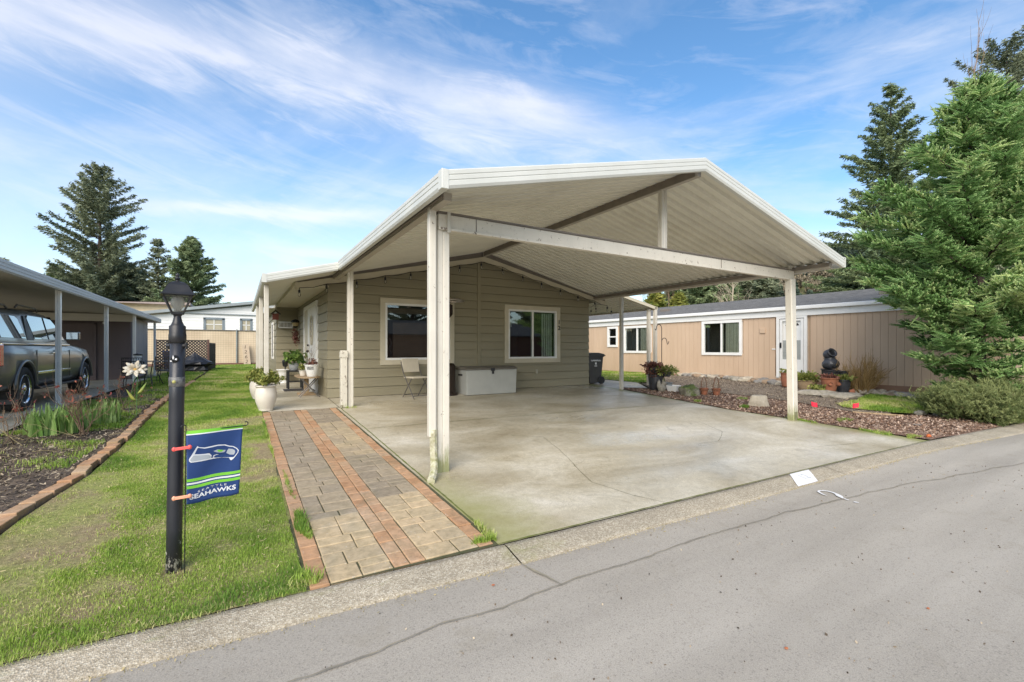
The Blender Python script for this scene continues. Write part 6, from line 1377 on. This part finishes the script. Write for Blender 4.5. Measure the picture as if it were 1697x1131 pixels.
for sx,z_ in ((1,.42),(-1,.30)):
    g=MB(); vs=[]
    for i in range(7): s_=i/6; q=Vector((sx*(.02+.24*s_),-.02,z_+.20*s_-.03*math.sin(PI*s_))); ww=.05*math.sin(PI*(.05+.9*s_)); vs+=[q+Vector((-.0,0,-ww)),q+Vector((0,-.02,0)),q+Vector((0,0,ww))]
    g.add(vs,[(3*i+j,3*i+j+1,3*i+4+j,3*i+3+j) for i in range(6) for j in range(2)]); o_=g.build('leaf',ye,mf,smooth=True); md=o_.modifiers.new('s','SOLIDIFY'); md.thickness=.002
mf.scale=(.56,.56,1); 
for c_ in mf.children:
    if c_.name.startswith(('petals','centre')):
        for v in c_.data.vertices: v.co.z=.86+(v.co.z-.86)*.56
# ---------------------------------------------------------------- twig bush by the tan house
tbh=thing('twig_bush','rounded leafless golden twig bush in front of the tan house wall','bush',(16.75,6.60,gz(6.6))); g=MB(); rg=random.Random(21)
for k in range(60):
    a=rg.uniform(0,2*PI); sp=rg.uniform(.2,1.0); branchy(g,(.12*math.cos(a)*sp,.12*math.sin(a)*sp,0),(math.cos(a)*sp*1.3,math.sin(a)*sp*1.3,1),rg.uniform(.50,.82),.016,2,rg,.30,.12,4,4,(2,4),.45,.12)
g.build('twigs',M['twigyellow'],tbh)
rg=random.Random(5); P=[]
# ---------------------------------------------------------------- conifers
def conifer(name,label,loc,H,prof,mat,seed,dens=1.0,leaf=.35,z0=.08,trunk=.25,up=.15,gap=.0,droop=.25,group=None,side=1.0,whorl=.55):
    """trunk, real limbs and sprays of foliage set along the limbs' side twigs"""
    t=thing(name,label,'conifer',loc,0,group); r=random.Random(seed); g=MB(); g.tube([(0,0,-.3),(0,0,H*.35),(.02*H*.1,0,H*.7),(0,0,H)],[trunk,trunk*.7,trunk*.38,.015],7); g.build('trunk',M['bark'],t)
    g=MB(); P=[];T_=[]; A=[]; z=z0*H
    while z<H*.985:
        f=z/H; rad=float(np.interp(f,[p[0] for p in prof],[p[1] for p in prof])); nb=max(4,int(r.uniform(5,8)))
        off=r.uniform(0,2*PI)
        for k in range(nb):
            if r.random()<gap: continue
            L=rad*r.uniform(.62,1.12); az=off+2*PI*k/nb+r.gauss(0,.25); d=Vector((math.cos(az),math.sin(az),0)); el=up+ (.5*f) ; pts=[]
            for i in range(6):
                s_=i/5; pts.append(Vector((0,0,z))+d*(L*s_)+Vector((0,0,L*(el*s_-droop*s_*s_+ .10*s_**4))))
            g.tube(pts,[max(.008,trunk*.22*(1-f)*(1-s_*.9)+.006) for s_ in (0,.2,.4,.6,.8,1)],3,cap=False)
            n=max(5,int(L*9*dens)); tint=min(1,max(0,r.gauss(.45,.22)))
            for j in range(n):
                s_=.12+.88*(j+r.random())/n; i=min(4,int(s_*5)); q=pts[i].lerp(pts[i+1],s_*5-i); w_=(.10+.30*L*(1-s_)*.9+.05*L)*side
                sdv=Vector((-d.y,d.x,0)); 
                for sg_ in (-1,1):
                    m=max(2,int(w_/(leaf*.55))+1)
                    for q_ in range(m):
                        fr=(q_+r.random())/m; pp=q+(sdv*sg_*.85+d*.5)*w_*fr+Vector((0,0,-.18*w_*fr*fr+r.gauss(0,.05*leaf*2))); P.append(pp); T_.append(min(1,max(0,tint+r.gauss(0,.16)))); A.append((sdv*sg_*.8+d*.6+Vector((r.gauss(0,.2),r.gauss(0,.2),r.gauss(-.1,.25)))).normalized())
        z+=whorl*r.uniform(.7,1.2)*(1-.45*f)
    g.build('branches',M['bark'],t)
    return t,np.array(P),np.array(T_),np.array(A)
def sprays(name,P,T_,A,L,W_,mat,parent,seed,nper=3):
    r=np.random.default_rng(seed); n=len(P); Vs=[];Ts=[]
    for k in range(nper):
        d=A+r.normal(size=(n,3))*.38; d/=np.linalg.norm(d,axis=1)[:,None]; b=np.cross(d,r.normal(size=(n,3))); b/=np.linalg.norm(b,axis=1)[:,None]; s=(L*(.6+.8*r.random(n)))[:,None]; o=P+r.normal(size=(n,3))*L*.22
        Vs.append(np.stack([o-d*s*.5,o-b*W_*.5+d*s*.05,o+d*s*.55,o+b*W_*.5+d*s*.05],1)); Ts.append(np.repeat(np.clip(T_+r.normal(size=n)*.1,0,1),4))
    V=np.concatenate(Vs).reshape(-1,3); return npmesh(name,V,np.arange(len(V)).reshape(-1,4),mat,parent,np.concatenate(Ts))
def at(u,k): 
    ps=R(31); return (k*math.sin(ps)+k*(u-848.5)/754*math.cos(ps), k*math.cos(ps)-k*(u-848.5)/754*math.sin(ps))
def far(name,label,u,k,vtop,prof,mat,seed,**kw):
    x,y=at(u,k); H_=1.2+(578-vtop)*k/754; L=kw.pop('leaf',.5); nper=kw.pop('nper',3)
    t,P,T_,A=conifer(name,label,(x,y,0),H_,prof,mat,seed,leaf=L,**kw); sprays('foliage',P,T_,A,L,L*.25,mat,t,seed,nper+1); return t
GL='dark conifers beyond the back fence'
far('fir_tree','tallest dark fir on the left with long uneven limbs against the sky',165,60,277,[(0,6.6),(.3,6.6),(.45,6.2),(.6,5.6),(.75,4.4),(.88,2.6),(.96,1.3),(1,.3)],M['firdark'],3,dens=.62,leaf=.50,trunk=.4,gap=.22,up=.34,droop=.20,group=GL,whorl=1.25,z0=.2,side=.62,nper=2)
far('fir_tree','narrow mid-height fir between the tallest fir and the bushy fir',262,62,397,[(0,4.2),(.4,3.8),(.7,2.2),(.9,1.0),(1,.2)],M['firdark'],5,dens=.6,leaf=.45,trunk=.3,gap=.12,group=GL,whorl=.95,side=.6,nper=2)
far('fir_tree','bushy green fir directly behind the lantern of the lamp post',318,58,391,[(0,4.9),(.35,4.6),(.6,3.4),(.8,1.9),(.93,.8),(1,.2)],M['cedar'],7,dens=.8,leaf=.42,trunk=.3,gap=.05,group=GL,whorl=.75,side=.7,nper=3)
far('fir_tree','small fir left of the tallest one just above the carport roof',92,64,440,[(0,3.4),(.5,2.4),(.8,1.0),(1,.2)],M['cedar'],9,dens=.42,leaf=.6,trunk=.25,group=GL,whorl=.8)
far('fir_tree','tip of a conifer at the far left edge above the carport roof',3,60,427,[(0,3.0),(.5,2.4),(.8,1.2),(1,.2)],M['firdark'],10,dens=.4,leaf=.6,trunk=.25,group=GL,whorl=.8)
far('fir_tree','broad low fir filling the gap under the tallest fir',205,66,438,[(0,5.5),(.4,5.5),(.7,4),(.9,2),(1,.5)],M['firdark'],12,dens=.42,leaf=.8,trunk=.3,group=GL,whorl=.8)
far('fir_tree','low dark fir left of the tallest trunk above the carport roof',135,66,455,[(0,5),(.4,5),(.7,3.6),(.9,1.8),(1,.5)],M['firdark'],13,dens=.42,leaf=.8,trunk=.3,group=GL,whorl=.8)
GR='tall conifers behind the tan house'
far('tall_conifer','tall narrow drooping conifer behind the tan house left of the green spruce',1476,36,136,[(0,5.2),(.25,5.6),(.45,4.6),(.62,3.6),(.78,2.3),(.9,1.2),(1,.15)],M['cedar'],15,dens=.9,leaf=.34,trunk=.30,gap=.16,up=.26,droop=.22,group=GR,whorl=.95,z0=.12,side=.42,nper=2)
far('tall_conifer','tall dark open conifer at the right edge behind the green spruce',1668,33,72,[(0,5),(.4,5),(.6,4.6),(.75,4.0),(.88,2.6),(.96,1.3),(1,.3)],M['firdark'],17,dens=.9,leaf=.32,trunk=.35,gap=.22,up=.45,droop=.10,group=GR,whorl=1.05,z0=.15,side=.5,nper=2)
far('tall_conifer','shorter dark conifer low behind the right end of the carport roof',1422,42,428,[(0,4.4),(.5,3.8),(.8,2.2),(1,.4)],M['cedar'],18,dens=.6,leaf=.6,trunk=.3,group=GR,whorl=.7,z0=.05)
GB='trees above the roof of the tan house'
for lab,u,k,v,pf,m_,sd_ in (('dark cedar mass left of the bare pale tree above the tan house roof',1178,46,462,[(0,3.2),(.6,3.0),(.85,2.2),(1,.8)],'cedar',21),('dark upright cedar right of the bare pale tree above the tan house roof',1262,48,452,[(0,2.6),(.6,2.3),(.85,1.5),(1,.4)],'firdark',22),('dark cedar directly behind the bare pale tree',1226,50,452,[(0,3.0),(.6,2.8),(.85,2.0),(1,.7)],'firdark',23),('blue-green fir crown left of the cedar mass under the carport eave',1135,48,468,[(0,3),(.6,2.8),(.85,2),(1,.7)],'cedar',24)):
    far('cedar_tree',lab,u,k,v,pf,M[m_],sd_,dens=.8,leaf=.5,trunk=.25,group=GB,whorl=.45)
for lab,u,k,v,pf,sd_ in (('yellow-green conifer left of the dark cedars above the tan house roof',1086,38,484,[(0,1.2),(.6,1.0),(.85,.6),(1,.1)],26),('small yellow-green conifer just above the tan house roof beside the taller one',1126,38,490,[(0,1.1),(.6,.9),(.85,.5),(1,.1)],27)):
    far('golden_conifer',lab,u,k,v,pf,M['yellowleaf'],sd_,dens=.9,leaf=.42,trunk=.15,whorl=.4,up=.6)
def bare(name,label,u,k,vtop,seed,mat,n=1,spread=.45,r0=.12,dep=4):
    x,y=at(u,k); H_=1.2+(578-vtop)*k/754; t=thing(name,label,'bare tree',(x,y,0)); r=random.Random(seed); g=MB(); 
    g.tc=.6; tr_=[Vector((0,0,0))]
    for i in range(1,11): tr_.append(Vector((.05*mn.noise(Vector((i*.7,seed,0)))*H_*.4,.05*mn.noise(Vector((i*.7,seed,4)))*H_*.4,H_*i/10*.97)))
    g.tube(tr_,[r0*(1-.09*i) for i in range(11)],6); g.build('trunk',mat,t); g=MB()
    for k_ in range(34):
        s_=r.uniform(.25,.98); i=min(9,int(s_*10)); q=tr_[i].lerp(tr_[i+1],s_*10-i); a=r.uniform(0,2*PI); branchy(g,q,(math.cos(a)*.8,math.sin(a)*.8,.75),H_*.30*(1.15-s_),.03*(1.2-s_),3,r,spread,.15,3,4,(2,3),.4,.18)
    g.build('branches',mat,t); return t
M['palebranch']=tinted('pale_branch',(.38,.31,.22,1),(.60,.52,.40,1),.8)
bare('bare_tree','bare pale-barked tree standing above the roof of the tan house',1214,40,442,4,M['palebranch'])
bare('bare_tree','brown bare tree seen under the carport roof left of the cedars',1072,44,466,6,M['twig'])
bare('bare_tree','small bare brown tree right of the front post above the tan roof',1345,60,492,9,M['twig'],dep=3)
bare('bare_tree','leafless tree with thin brown limbs between the two yellow-green conifers',1108,46,468,12,M['twig'])
def fingers(P,T_,A,n,Lm,nl,wid,seed,name,parent,mat,K=18,jit=.02,dj=.2,updir=.3,core=.012):
    """stubby brush-like shoots: short needles all round a stem"""
    r=np.random.default_rng(seed); i=r.integers(0,len(P),n); p=P[i]+r.normal(size=(n,3))*jit; d=A[i]+r.normal(size=(n,3))*dj; d[:,2]+=updir; d/=np.linalg.norm(d,axis=1)[:,None]; L=Lm*(.55+.9*r.random(n)); t=np.clip(T_[i]+r.normal(size=n)*.16,0,1)
    a=np.cross(d,r.normal(size=(n,3))); a/=np.linalg.norm(a,axis=1)[:,None]; b=np.cross(d,a); Vs=[];Ts=[]
    for k in range(K):
        s_=(k+.5)/K; th=2.4*k+r.random(n)*.8; rad=a*np.cos(th)[:,None]+b*np.sin(th)[:,None]; base=p+d*(L*s_)[:,None]; q=base+(rad*.85+d*.75)*nl*(1.05-.5*s_); sd=np.cross(rad,d)*wid; Vs.append(np.stack([base-sd,base+sd,q],1)); tt=np.clip(t+.35*(s_-.45),0,1); Ts.append(np.repeat(tt,3))
    for e in (a,b):
        Vs.append(np.stack([p-e*core,p+e*core,p+d*(L*1.04)[:,None]],1)); Ts.append(np.repeat(t,3))
    V=np.concatenate(Vs).reshape(-1,3); return npmesh(name,V,np.arange(len(V)).reshape(-1,3),mat,parent,np.concatenate(Ts))
# ---------------------------------------------------------------- big spruce in front
sx,sy=at(1622,10.9); sp_t,P,T_,A=conifer('spruce_tree','large bright green spruce filling the right edge beside the road',(sx,sy,gz(sy)),8.0,[(0,.85),(.11,1.0),(.18,1.5),(.26,2.3),(.43,2.4),(.55,2.0),(.7,1.45),(.8,1.0),(.88,.62),(.95,.30),(1,.06)],M['spruce'],31,dens=1.5,leaf=.24,trunk=.15,up=.30,droop=.24,whorl=.34,z0=.06,side=.62,gap=.04)
sp_t['category']='spruce tree'
r=np.random.default_rng(4)
idx=r.permutation(len(P)); 
def shoots(P,T_,A,n,Lm,seed,name,parent,mat,wid=.0042,nspk=11,jit=.05,updir=.35):
    r=np.random.default_rng(seed); i=r.integers(0,len(P),n); p=P[i]+r.normal(size=(n,3))*jit; d=A[i]+r.normal(size=(n,3))*.30; d[:,2]+=updir; L=Lm*(.6+.8*r.random(n)); t=np.clip(T_[i]+r.normal(size=n)*.12,0,1)
    return needles(p,d,L,wid,mat,name,parent,seed,nspk,.34,t)
print('spruce sites',len(P))
fingers(P,T_,A,30000,.24,.046,.0100,8,'foliage',sp_t,M['spruce'],20,.03,.20,.42,.026)
g=MB(); rg=random.Random(6)
for dx in (-.35,-.05,.2): branchy(g,(dx*.3,0,6.7),(dx*.6,.05,1),1.5,.012,2,rg,.25,.35,3,5,(2,3),.35,.08)
g.build('dead_leader',M['twig'],sp_t)
# low spreading pine under it
def lowpine(name,label,loc,rx,ry,h,seed,n,grp=None):
    t=thing(name,label,'shrub',loc,0,grp); r=random.Random(seed); g=MB(); P=[];A=[];T_=[]
    for k in range(60):
        a=r.uniform(0,2*PI); s_=r.uniform(.3,1); d=(math.cos(a)*rx*s_,math.sin(a)*ry*s_,h*r.uniform(.35,1.0)*(1.15-.5*s_)); tips=[]
        pts=[Vector((0,0,0)),Vector((d[0]*.4,d[1]*.4,d[2]*.45)),Vector((d[0]*.8,d[1]*.8,d[2]*.75)),Vector(d)]; g.tube(pts,[.03,.022,.014,.006],4,cap=False); tt=min(1,max(0,r.gauss(.5,.25)))
        for j in range(70):
            f=r.uniform(.3,1.02); i=min(2,int(f*3)); q=pts[i].lerp(pts[i+1],f*3-i); P.append(q+Vector((r.gauss(0,.13),r.gauss(0,.13),r.gauss(0,.09)))); A.append(Vector((r.gauss(0,.6)+d[0]*.6,r.gauss(0,.6)+d[1]*.6,.35)).normalized()); T_.append(min(1,max(0,tt+r.gauss(0,.15))))
    g.build('branches',M['twig'],t); fingers(np.array(P),np.array(T_),np.array([tuple(a) for a in A]),n,.10,.05,.005,seed,'foliage',t,M['pine'],12,.03,.3,.35,.008); return t
x_,y_=at(1618,10.1); lowpine('low_pine','low spreading olive-green pine shrub beneath the spruce beside the mulch',(x_,y_,gz(y_)),1.0,.9,.85,3,13000,'low pines under the spruce')
x_,y_=at(1672,10.4); lowpine('low_pine','second low pine shrub at the right edge beside the road',(x_,y_,gz(y_)),1.1,1.0,.95,5,13000,'low pines under the spruce')
# ---------------------------------------------------------------- wooded hill
hx,hy=at(1400,330); 
def hillz(x,y):
    # ridge running across the far right
    ps=R(31); k=x*math.sin(ps)+y*math.cos(ps); l=x*math.cos(ps)-y*math.sin(ps); u=848.5+754*l/max(k,1)
    a=max(0,(k-170)/170); prof=1/(1+math.exp(-a*6+3)); side=float(np.interp(u,[880,1000,1150,1300,1420,1700,2100],[0,5,27,58,76,90,100])); return prof*side+(.5*mn.noise(Vector((x*.02,y*.02,0)))*4*min(1,a))
g=MB(); vs=[]; NX,NY=60,24
for j in range(NY+1):
    for i in range(NX+1):
        k=150+j*14; u=700+i*30; x,y=at(u,k); vs.append((x,y,hillz(x,y)-.5))
g.add(vs,[(j*(NX+1)+i,j*(NX+1)+i+1,(j+1)*(NX+1)+i+1,(j+1)*(NX+1)+i) for j in range(NY) for i in range(NX)]); hl=g.build('hill',M['earth'],None,smooth=True); struct(hl)
r=random.Random(8); Vv=[];Ff=[];Tt=[];Vb=[];Fb=[];Tb=[]
for q in range(3400):
    k=r.uniform(165,460); u=r.uniform(950,1800) if r.random()<.8 else r.uniform(850,1500); x,y=at(u,k); z=hillz(x,y)-1; brown=(mn.noise(Vector((x*.02,y*.02,7)))>.12) and k<330
    t=min(1,max(0,r.gauss(.45,.2))); h=r.uniform(8,14)*(.75 if brown else 1); w_=h*(.20 if not brown else .42)
    VV,FF,TT=(Vb,Fb,Tb) if brown else (Vv,Ff,Tt)
    for lay in range(34 if not brown else 30):
        f=r.random(); a=r.uniform(0,2*PI)
        if brown: ph=math.acos(1-2*f); rr=w_*.5*math.sin(ph)*1.1; zz_=z+h*.6-h*.38*math.cos(ph)
        else: rr=w_*(1-f)*r.uniform(.6,1.15); zz_=z+h*(.1+.9*f)
        c=(x+rr*math.cos(a),y+rr*math.sin(a),zz_); s_=h*(.11 if not brown else .10)*(1.2-.6*f); b=len(VV)
        dx,dy=math.cos(a),math.sin(a)
        VV+= [(c[0]-dy*s_,c[1]+dx*s_,c[2]+r.uniform(-.3,.3)),(c[0]+dy*s_,c[1]-dx*s_,c[2]),(c[0]+dx*s_*.9,c[1]+dy*s_*.9,c[2]-s_*.8),(c[0]-dx*s_*.3,c[1]-dy*s_*.3,c[2]+s_*1.4)]
        FF+= [(b,b+1,b+2),(b,b+1,b+3)]; TT+=[min(1,max(0,t+r.gauss(0,.15)))]*4
o_=npmesh('hillside_forest',Vv,Ff,M['forest'],None,Tt); struct(o_,'distant dark conifer forest on the hillside at the right','stuff')
o_=npmesh('bare_woodland',Vb,Fb,M['forestbrown'],None,Tb); struct(o_,'brown leafless woodland patches on the distant hillside','stuff')
# ---------------------------------------------------------------- grass blades
def inpoly(x,y,poly):
    n=len(poly); ins=np.zeros(len(x),bool); j=n-1
    for i in range(n):
        xi,yi=poly[i]; xj,yj=poly[j]; c=((yi>y)!=(yj>y))&(x<(xj-xi)*(y-yi)/(yj-yi+1e-12)+xi); ins^=c; j=i
    return ins
def vnoise(x,y,s,seed):
    return np.array([mn.noise(Vector((a*s,b*s,seed))) for a,b in zip(x,y)])
GV=[];GT=[]
def grass(poly,n,h,w_,seed,off=0,thr=None,tb=.5,yb=None,keep=None,lean=.5):
    r=np.random.default_rng(seed); xs=[p[0] for p in poly];ys=[p[1] for p in poly]; x=r.uniform(min(xs),max(xs),n); y=r.uniform(min(ys),max(ys),n); m=inpoly(x,y,poly); x=x[m];y=y[m]
    n1=vnoise(x,y,1.1,seed*.1+3); n2=vnoise(x,y,4.5,9)
    dens=np.clip(1.0-(n1*1.6+n2*.8)*1.1-(.0 if thr is None else thr(x,y)),.04,1); m=r.random(len(x))<dens; x=x[m];y=y[m];n1=n1[m];n2=n2[m]; n=len(x)
    z=np.where(y<Y0,SL*(y-Y0),0)+off; hh=h*(.45+.8*r.random(n))*np.clip(1-n2*.8-n1*.4,.4,1.5); a=r.uniform(0,2*PI,n); ln_=hh*lean*(.3+r.random(n)); t=np.clip(tb+.9*n1+.25*n2+r.normal(size=n)*.14,0,1)
    dx=np.cos(a);dy=np.sin(a); px=-dy;py=dx; ww=w_*(.6+.8*r.random(n))
    b=np.stack([x,y,z],1); sdv=np.stack([px*ww,py*ww,0*x],1); mid=b+np.stack([dx*ln_*.35,dy*ln_*.35,hh*.6],1); tip=b+np.stack([dx*ln_,dy*ln_,hh],1)
    V=np.stack([b-sdv,b+sdv,mid+sdv*.8,tip,mid-sdv*.8],1).reshape(-1,3); GV.append(V); GT.append(np.repeat(t,5))
def bare_near(x,y):
    # worn brown patches along the brick edge and at the foot of the lamp post
    d1=np.exp(-((x+1.15)**2/.10+(y-4.9)**2/.9))*.45; d2=np.exp(-((x+.39)**2/.012+(y-3.95)**2/.012))*.9; d3=np.exp(-((x+1.3)**2/.04))*.35*(y<7); d4=np.exp(-((x+.8)**2/.12+(y-5.6)**2/.4))*.25; return d1+d2+d3+d4
LP=[(brx(y)+.10,y) for y in (9,6.8,5.5,3.4)]+[(-1.75,kin(-1.7)-.01),(-.8,kin(-.8)-.01),(.38,kin(.4)-.01),(.36,9)]
grass(LP,220000,.021,.0018,1,thr=bare_near)
grass([(-1.36,9),(.37,9),(.42,12),(.44,16),(-1.36,16)],90000,.030,.0034,2)
grass([(-1.36,16),(.45,16),(.46,18),(1.1,18.1),(1.1,38.5),(-1.3,38.5)],90000,.055,.008,3)
grass([(-3.0,38),(-1.4,38),(-1.5,14),(-2.3,14.5),(-3.0,20)],30000,.055,.008,4)
grass([(-3.3,6.9),(-3.1,9),(-2.9,9.2),(-1.62,8.6),(-1.7,7.2)],14000,.05,.003,5,thr=lambda x,y:.55)
grass([(-3.0,9.5),(-1.6,9.5),(-1.6,14),(-3.0,14)],22000,.055,.004,6,thr=lambda x,y:.5)
grass([(13.0,5.5),(13.5,5.9),(14.6,5.85),(16.0,6.2),(16.9,6.3),(17.5,5.5),(17.6,4.2),(15,4.0),(13.6,4.25),(13.15,4.6)],52000,.06,.0055,7,.015)
grass([(12.12,11.5),(13.3,11.6),(17.0,14.6),(16.6,19),(16.3,26),(12.1,26)],42000,.06,.009,8)
grass([(14.3,3.8),(14.2,3.4),(13.5,2.95),(14.5,kin(14.5)+.01),(18,kin(18)+.01),(22,kin(22)+.01),(23,6),(17.6,5.0),(17.5,4.1)],70000,.11,.006,9,.02)
grass([(-9,kin(-9)-.035),(.38,kin(.38)-.03),(.38,kin(.38)+.06),(-9,kin(-9)+.06)],18000,.021,.0016,77,.004,tb=.6,lean=1.3)
# weeds in joints and at edges
for (x,y,rx_,ry_,n,h) in ((.47,4.3,.05,.35,900,.05),(.46,5.5,.02,.6,300,.03),(1.80,3.45,.04,.16,700,.05),(1.70,3.30,.10,.03,400,.04),(10.1,3.75,.12,.25,900,.06),(10.3,3.25,.2,.08,700,.05),(10.0,5.0,.05,.3,500,.04),(10.45,6.5,.14,.10,700,.07),(10.15,7.6,.1,.12,500,.06),(.38,3.35,.10,.08,500,.06),(.38,8,.02,1.5,900,.05),(10.9,4.6,.25,.1,350,.05),(11.8,7.4,.2,.12,300,.06),(2.05,10.08,.12,.03,150,.05)):
    grass([(x+rx_*(1+.3*math.sin(3*a_+x*9))*math.cos(a_),y+ry_*(1+.3*math.sin(2*a_+y*5))*math.sin(a_)) for a_ in [PI*i/10 for i in range(20)]],n,h,.0028,int(x*10+y*7)+40,.006,tb=.45,lean=.9)
V=np.concatenate(GV); T_=np.concatenate(GT); n=len(V)//5
b=np.arange(n)*5; F=np.concatenate([np.stack([b,b+1,b+2,b+4],1),np.stack([b+4,b+2,b+3,b+3],1)])
Fq=np.stack([b,b+1,b+2,b+4],1); Ft=np.stack([b+4,b+2,b+3],1)
# quads split to triangles so one array serves
F3=np.concatenate([Fq[:,[0,1,2]],Fq[:,[0,2,3]],Ft]); o_=npmesh('grass',V,F3,M['grass'],None,T_); struct(o_,'green grass blades of the lawns and verges','stuff')
# chips, straw and debris lying on the beds
def litter(name,poly,n,s,mat,seed,label,el=2.2,off=.012,thr=0):
    r=np.random.default_rng(seed); xs=[p[0] for p in poly];ys=[p[1] for p in poly]; x=r.uniform(min(xs),max(xs),n); y=r.uniform(min(ys),max(ys),n); m=inpoly(x,y,poly); x=x[m];y=y[m]
    if thr: q=vnoise(x,y,1.3,4)>thr-.5; x=x[q];y=y[q]
    n=len(x); z=np.where(y<Y0,SL*(y-Y0),0)+off+r.random(n)*.015; P_=np.stack([x,y,z],1); a=r.normal(size=(n,3)); a[:,2]*=.35; a/=np.linalg.norm(a,axis=1)[:,None]; b_=np.cross(a,np.array([0,0,1])+r.normal(size=(n,3))*.3); b_/=np.linalg.norm(b_,axis=1)[:,None]
    sz=(s*(.4+1.0*r.random(n)))[:,None]; V=np.stack([P_-a*sz*el*.5-b_*sz*.3,P_-a*sz*el*.4+b_*sz*.4,P_+a*sz*el*.5+b_*sz*.3,P_+a*sz*el*.4-b_*sz*.4],1).reshape(-1,3)
    o=npmesh(name,V,np.arange(4*n).reshape(n,4),mat,None,np.repeat(r.random(n),4)); struct(o,label,'stuff')
litter('mulch_chips',edge+[(13.6,4.05),(14.4,3.75),(14.2,3.35),(13.3,kin(13.3)+.02),(11.5,kin(11.5)+.02),(10.22,kin(10.2)+.02),(10.06,5.2),(9.88,6.5),(10.0,8.2),(10.16,10.2)],38000,.024,M['chips'],3,'reddish bark chips covering the bed right of the driveway')
litter('bed_litter',[(-8,4),(-1.95,3.6),(-1.8,5.5),(-1.62,6.8),(-1.55,9),(-1.58,14),(-3.0,14),(-3.0,9.4),(-8,7)],42000,.016,M['debris'],4,'dark bark, straw and dead leaves in the left garden bed',3)
litter('gravel_litter',[p for p in edge]+[(13.2,4.6),(17.4,6.4),(17.1,12),(16.7,14),(13.2,11.2),(12.15,11.4),(11.3,10.2)],22000,.020,M['debris'],5,'small stones and litter on the bare soil by the tan house',1.4)
litter('dry_clippings',LP,7000,.0055,M['grassdry'],6,'dry clippings lying in the lawn',4,.012)
litter('road_grit',[(-4,-1.0),(14,-.5),(14,2.2),(4,2.8),(-4,2.9)],1500,.006,M['debris'],8,'grit and tiny stones on the asphalt',1.3,.30) if 0 else None
r=np.random.default_rng(12); n=900; x=r.uniform(-1.5,9,n); y=r.uniform(.3,2.85,n); P_=np.stack([x,y,np.full(n,-.4275)],1); leafcloud('road_grit',P_,.009,M['debris'],None,1.4,3); struct(bpy.data.objects['road_grit'],'grit and tiny stones scattered on the asphalt','stuff')
# dead straw-coloured stems spilling in the left bed
g=MB(); rg=random.Random(31)
for k in range(60):
    x=rg.uniform(-2.9,-1.65); y=rg.uniform(8.2,12.5); branchy(g,(x,y,gz(y)+.02),(rg.gauss(0,1),rg.gauss(0,1),.25),rg.uniform(.2,.55),.004,1,rg,.5,.0,3,4,(1,2),.4,.25)
o_=g.build('dead_stems',M['grassdry'],None); struct(o_,'straw-coloured dead stems lying in the left garden bed','stuff')

# ---------------------------------------------------------------- house across the street (behind the photographer; seen in window reflections, placed for them); unseen conifers added to darken them
fr_=[o for o in bpy.data.objects if o.name=='fir_tree'][0]
for i,(x,y,s__) in enumerate(((10,-27,.5),(18,-30,.62),(27,-28,.55),(36,-31,.66),(45,-27,.6),(1,-31,.55))): dup(fr_,(x,y,-.4),i*1.3,'unseen dark conifer added behind the low brown house to darken window reflections',s__)['group']='conifers added to darken window reflections'
oh=thing('street_house','low reddish-brown house across the street with white trim and grey roof','house',(6,-17,-.45))
g=MB(); g.box(4,34,-22,-16.5,-.5,2.5); g.build('wall',simple('red_brown_wall',(.17,.075,.05,1),(.13,.06,.045,1),2,.8),oh,W=True)
g=MB(); g.prism([(-16.0,2.5),(-19.2,3.9),(-22.5,2.5),(-22.5,2.4),(-16.0,2.4)],3.4,34.6,'x'); g.build('roof',simple('dark_roof',(.09,.09,.09,1),None,3,.9),oh,W=True)
for a,b in ((8,10),(17,19),(30,31.5)):
    g=MB(); g.box(a,b,-16.5,-16.44,.9,2.0); g.build('window',M['white'],oh,W=True); 

litter('kerb_litter',[(x,kout(x)-.10-.05*math.sin(x*3)) for x in [-4+i*.5 for i in range(20)]]+[(x,kout(x)+.03) for x in [5.5-i*.5 for i in range(20)]],2600,.010,M['grassdry'],61,'dry needles and grit gathered along the foot of the kerb',2.2,.0) if 0 else None
r=np.random.default_rng(77); n=2200; x=r.uniform(-3,12,n); y=np.array([kout(a) for a in x])-np.abs(r.normal(size=n))*.05*(1+np.array([mn.noise(Vector((a*.8,3,1))) for a in x])*1.5)+.01
P_=np.stack([x,y,np.full(n,-.4285)+r.random(n)*.003],1); leafcloud('kerb_litter',P_,.0055,M['grassdry'],None,2.4,9); struct(bpy.data.objects['kerb_litter'],'dry needles and grit gathered along the foot of the kerb','stuff')
for i,(x,y) in enumerate(((2.55,1.35),(3.7,1.1),(1.5,2.75))):
    g=MB(); g.ball((0,0,.004),.011,.008,.004,7,5,.7,i); o_=g.build('dry_leaf',simple('dry_leaf_%d'%i,(.45,.16,.07,1),None,20,.8)); o_.location=(x,y,-.43); tag(o_,['small orange-red leaf on the asphalt near the photo centre bottom','small reddish leaf further right on the open asphalt','small brown leaf on the asphalt close to the kerb joint'][i],'leaf')
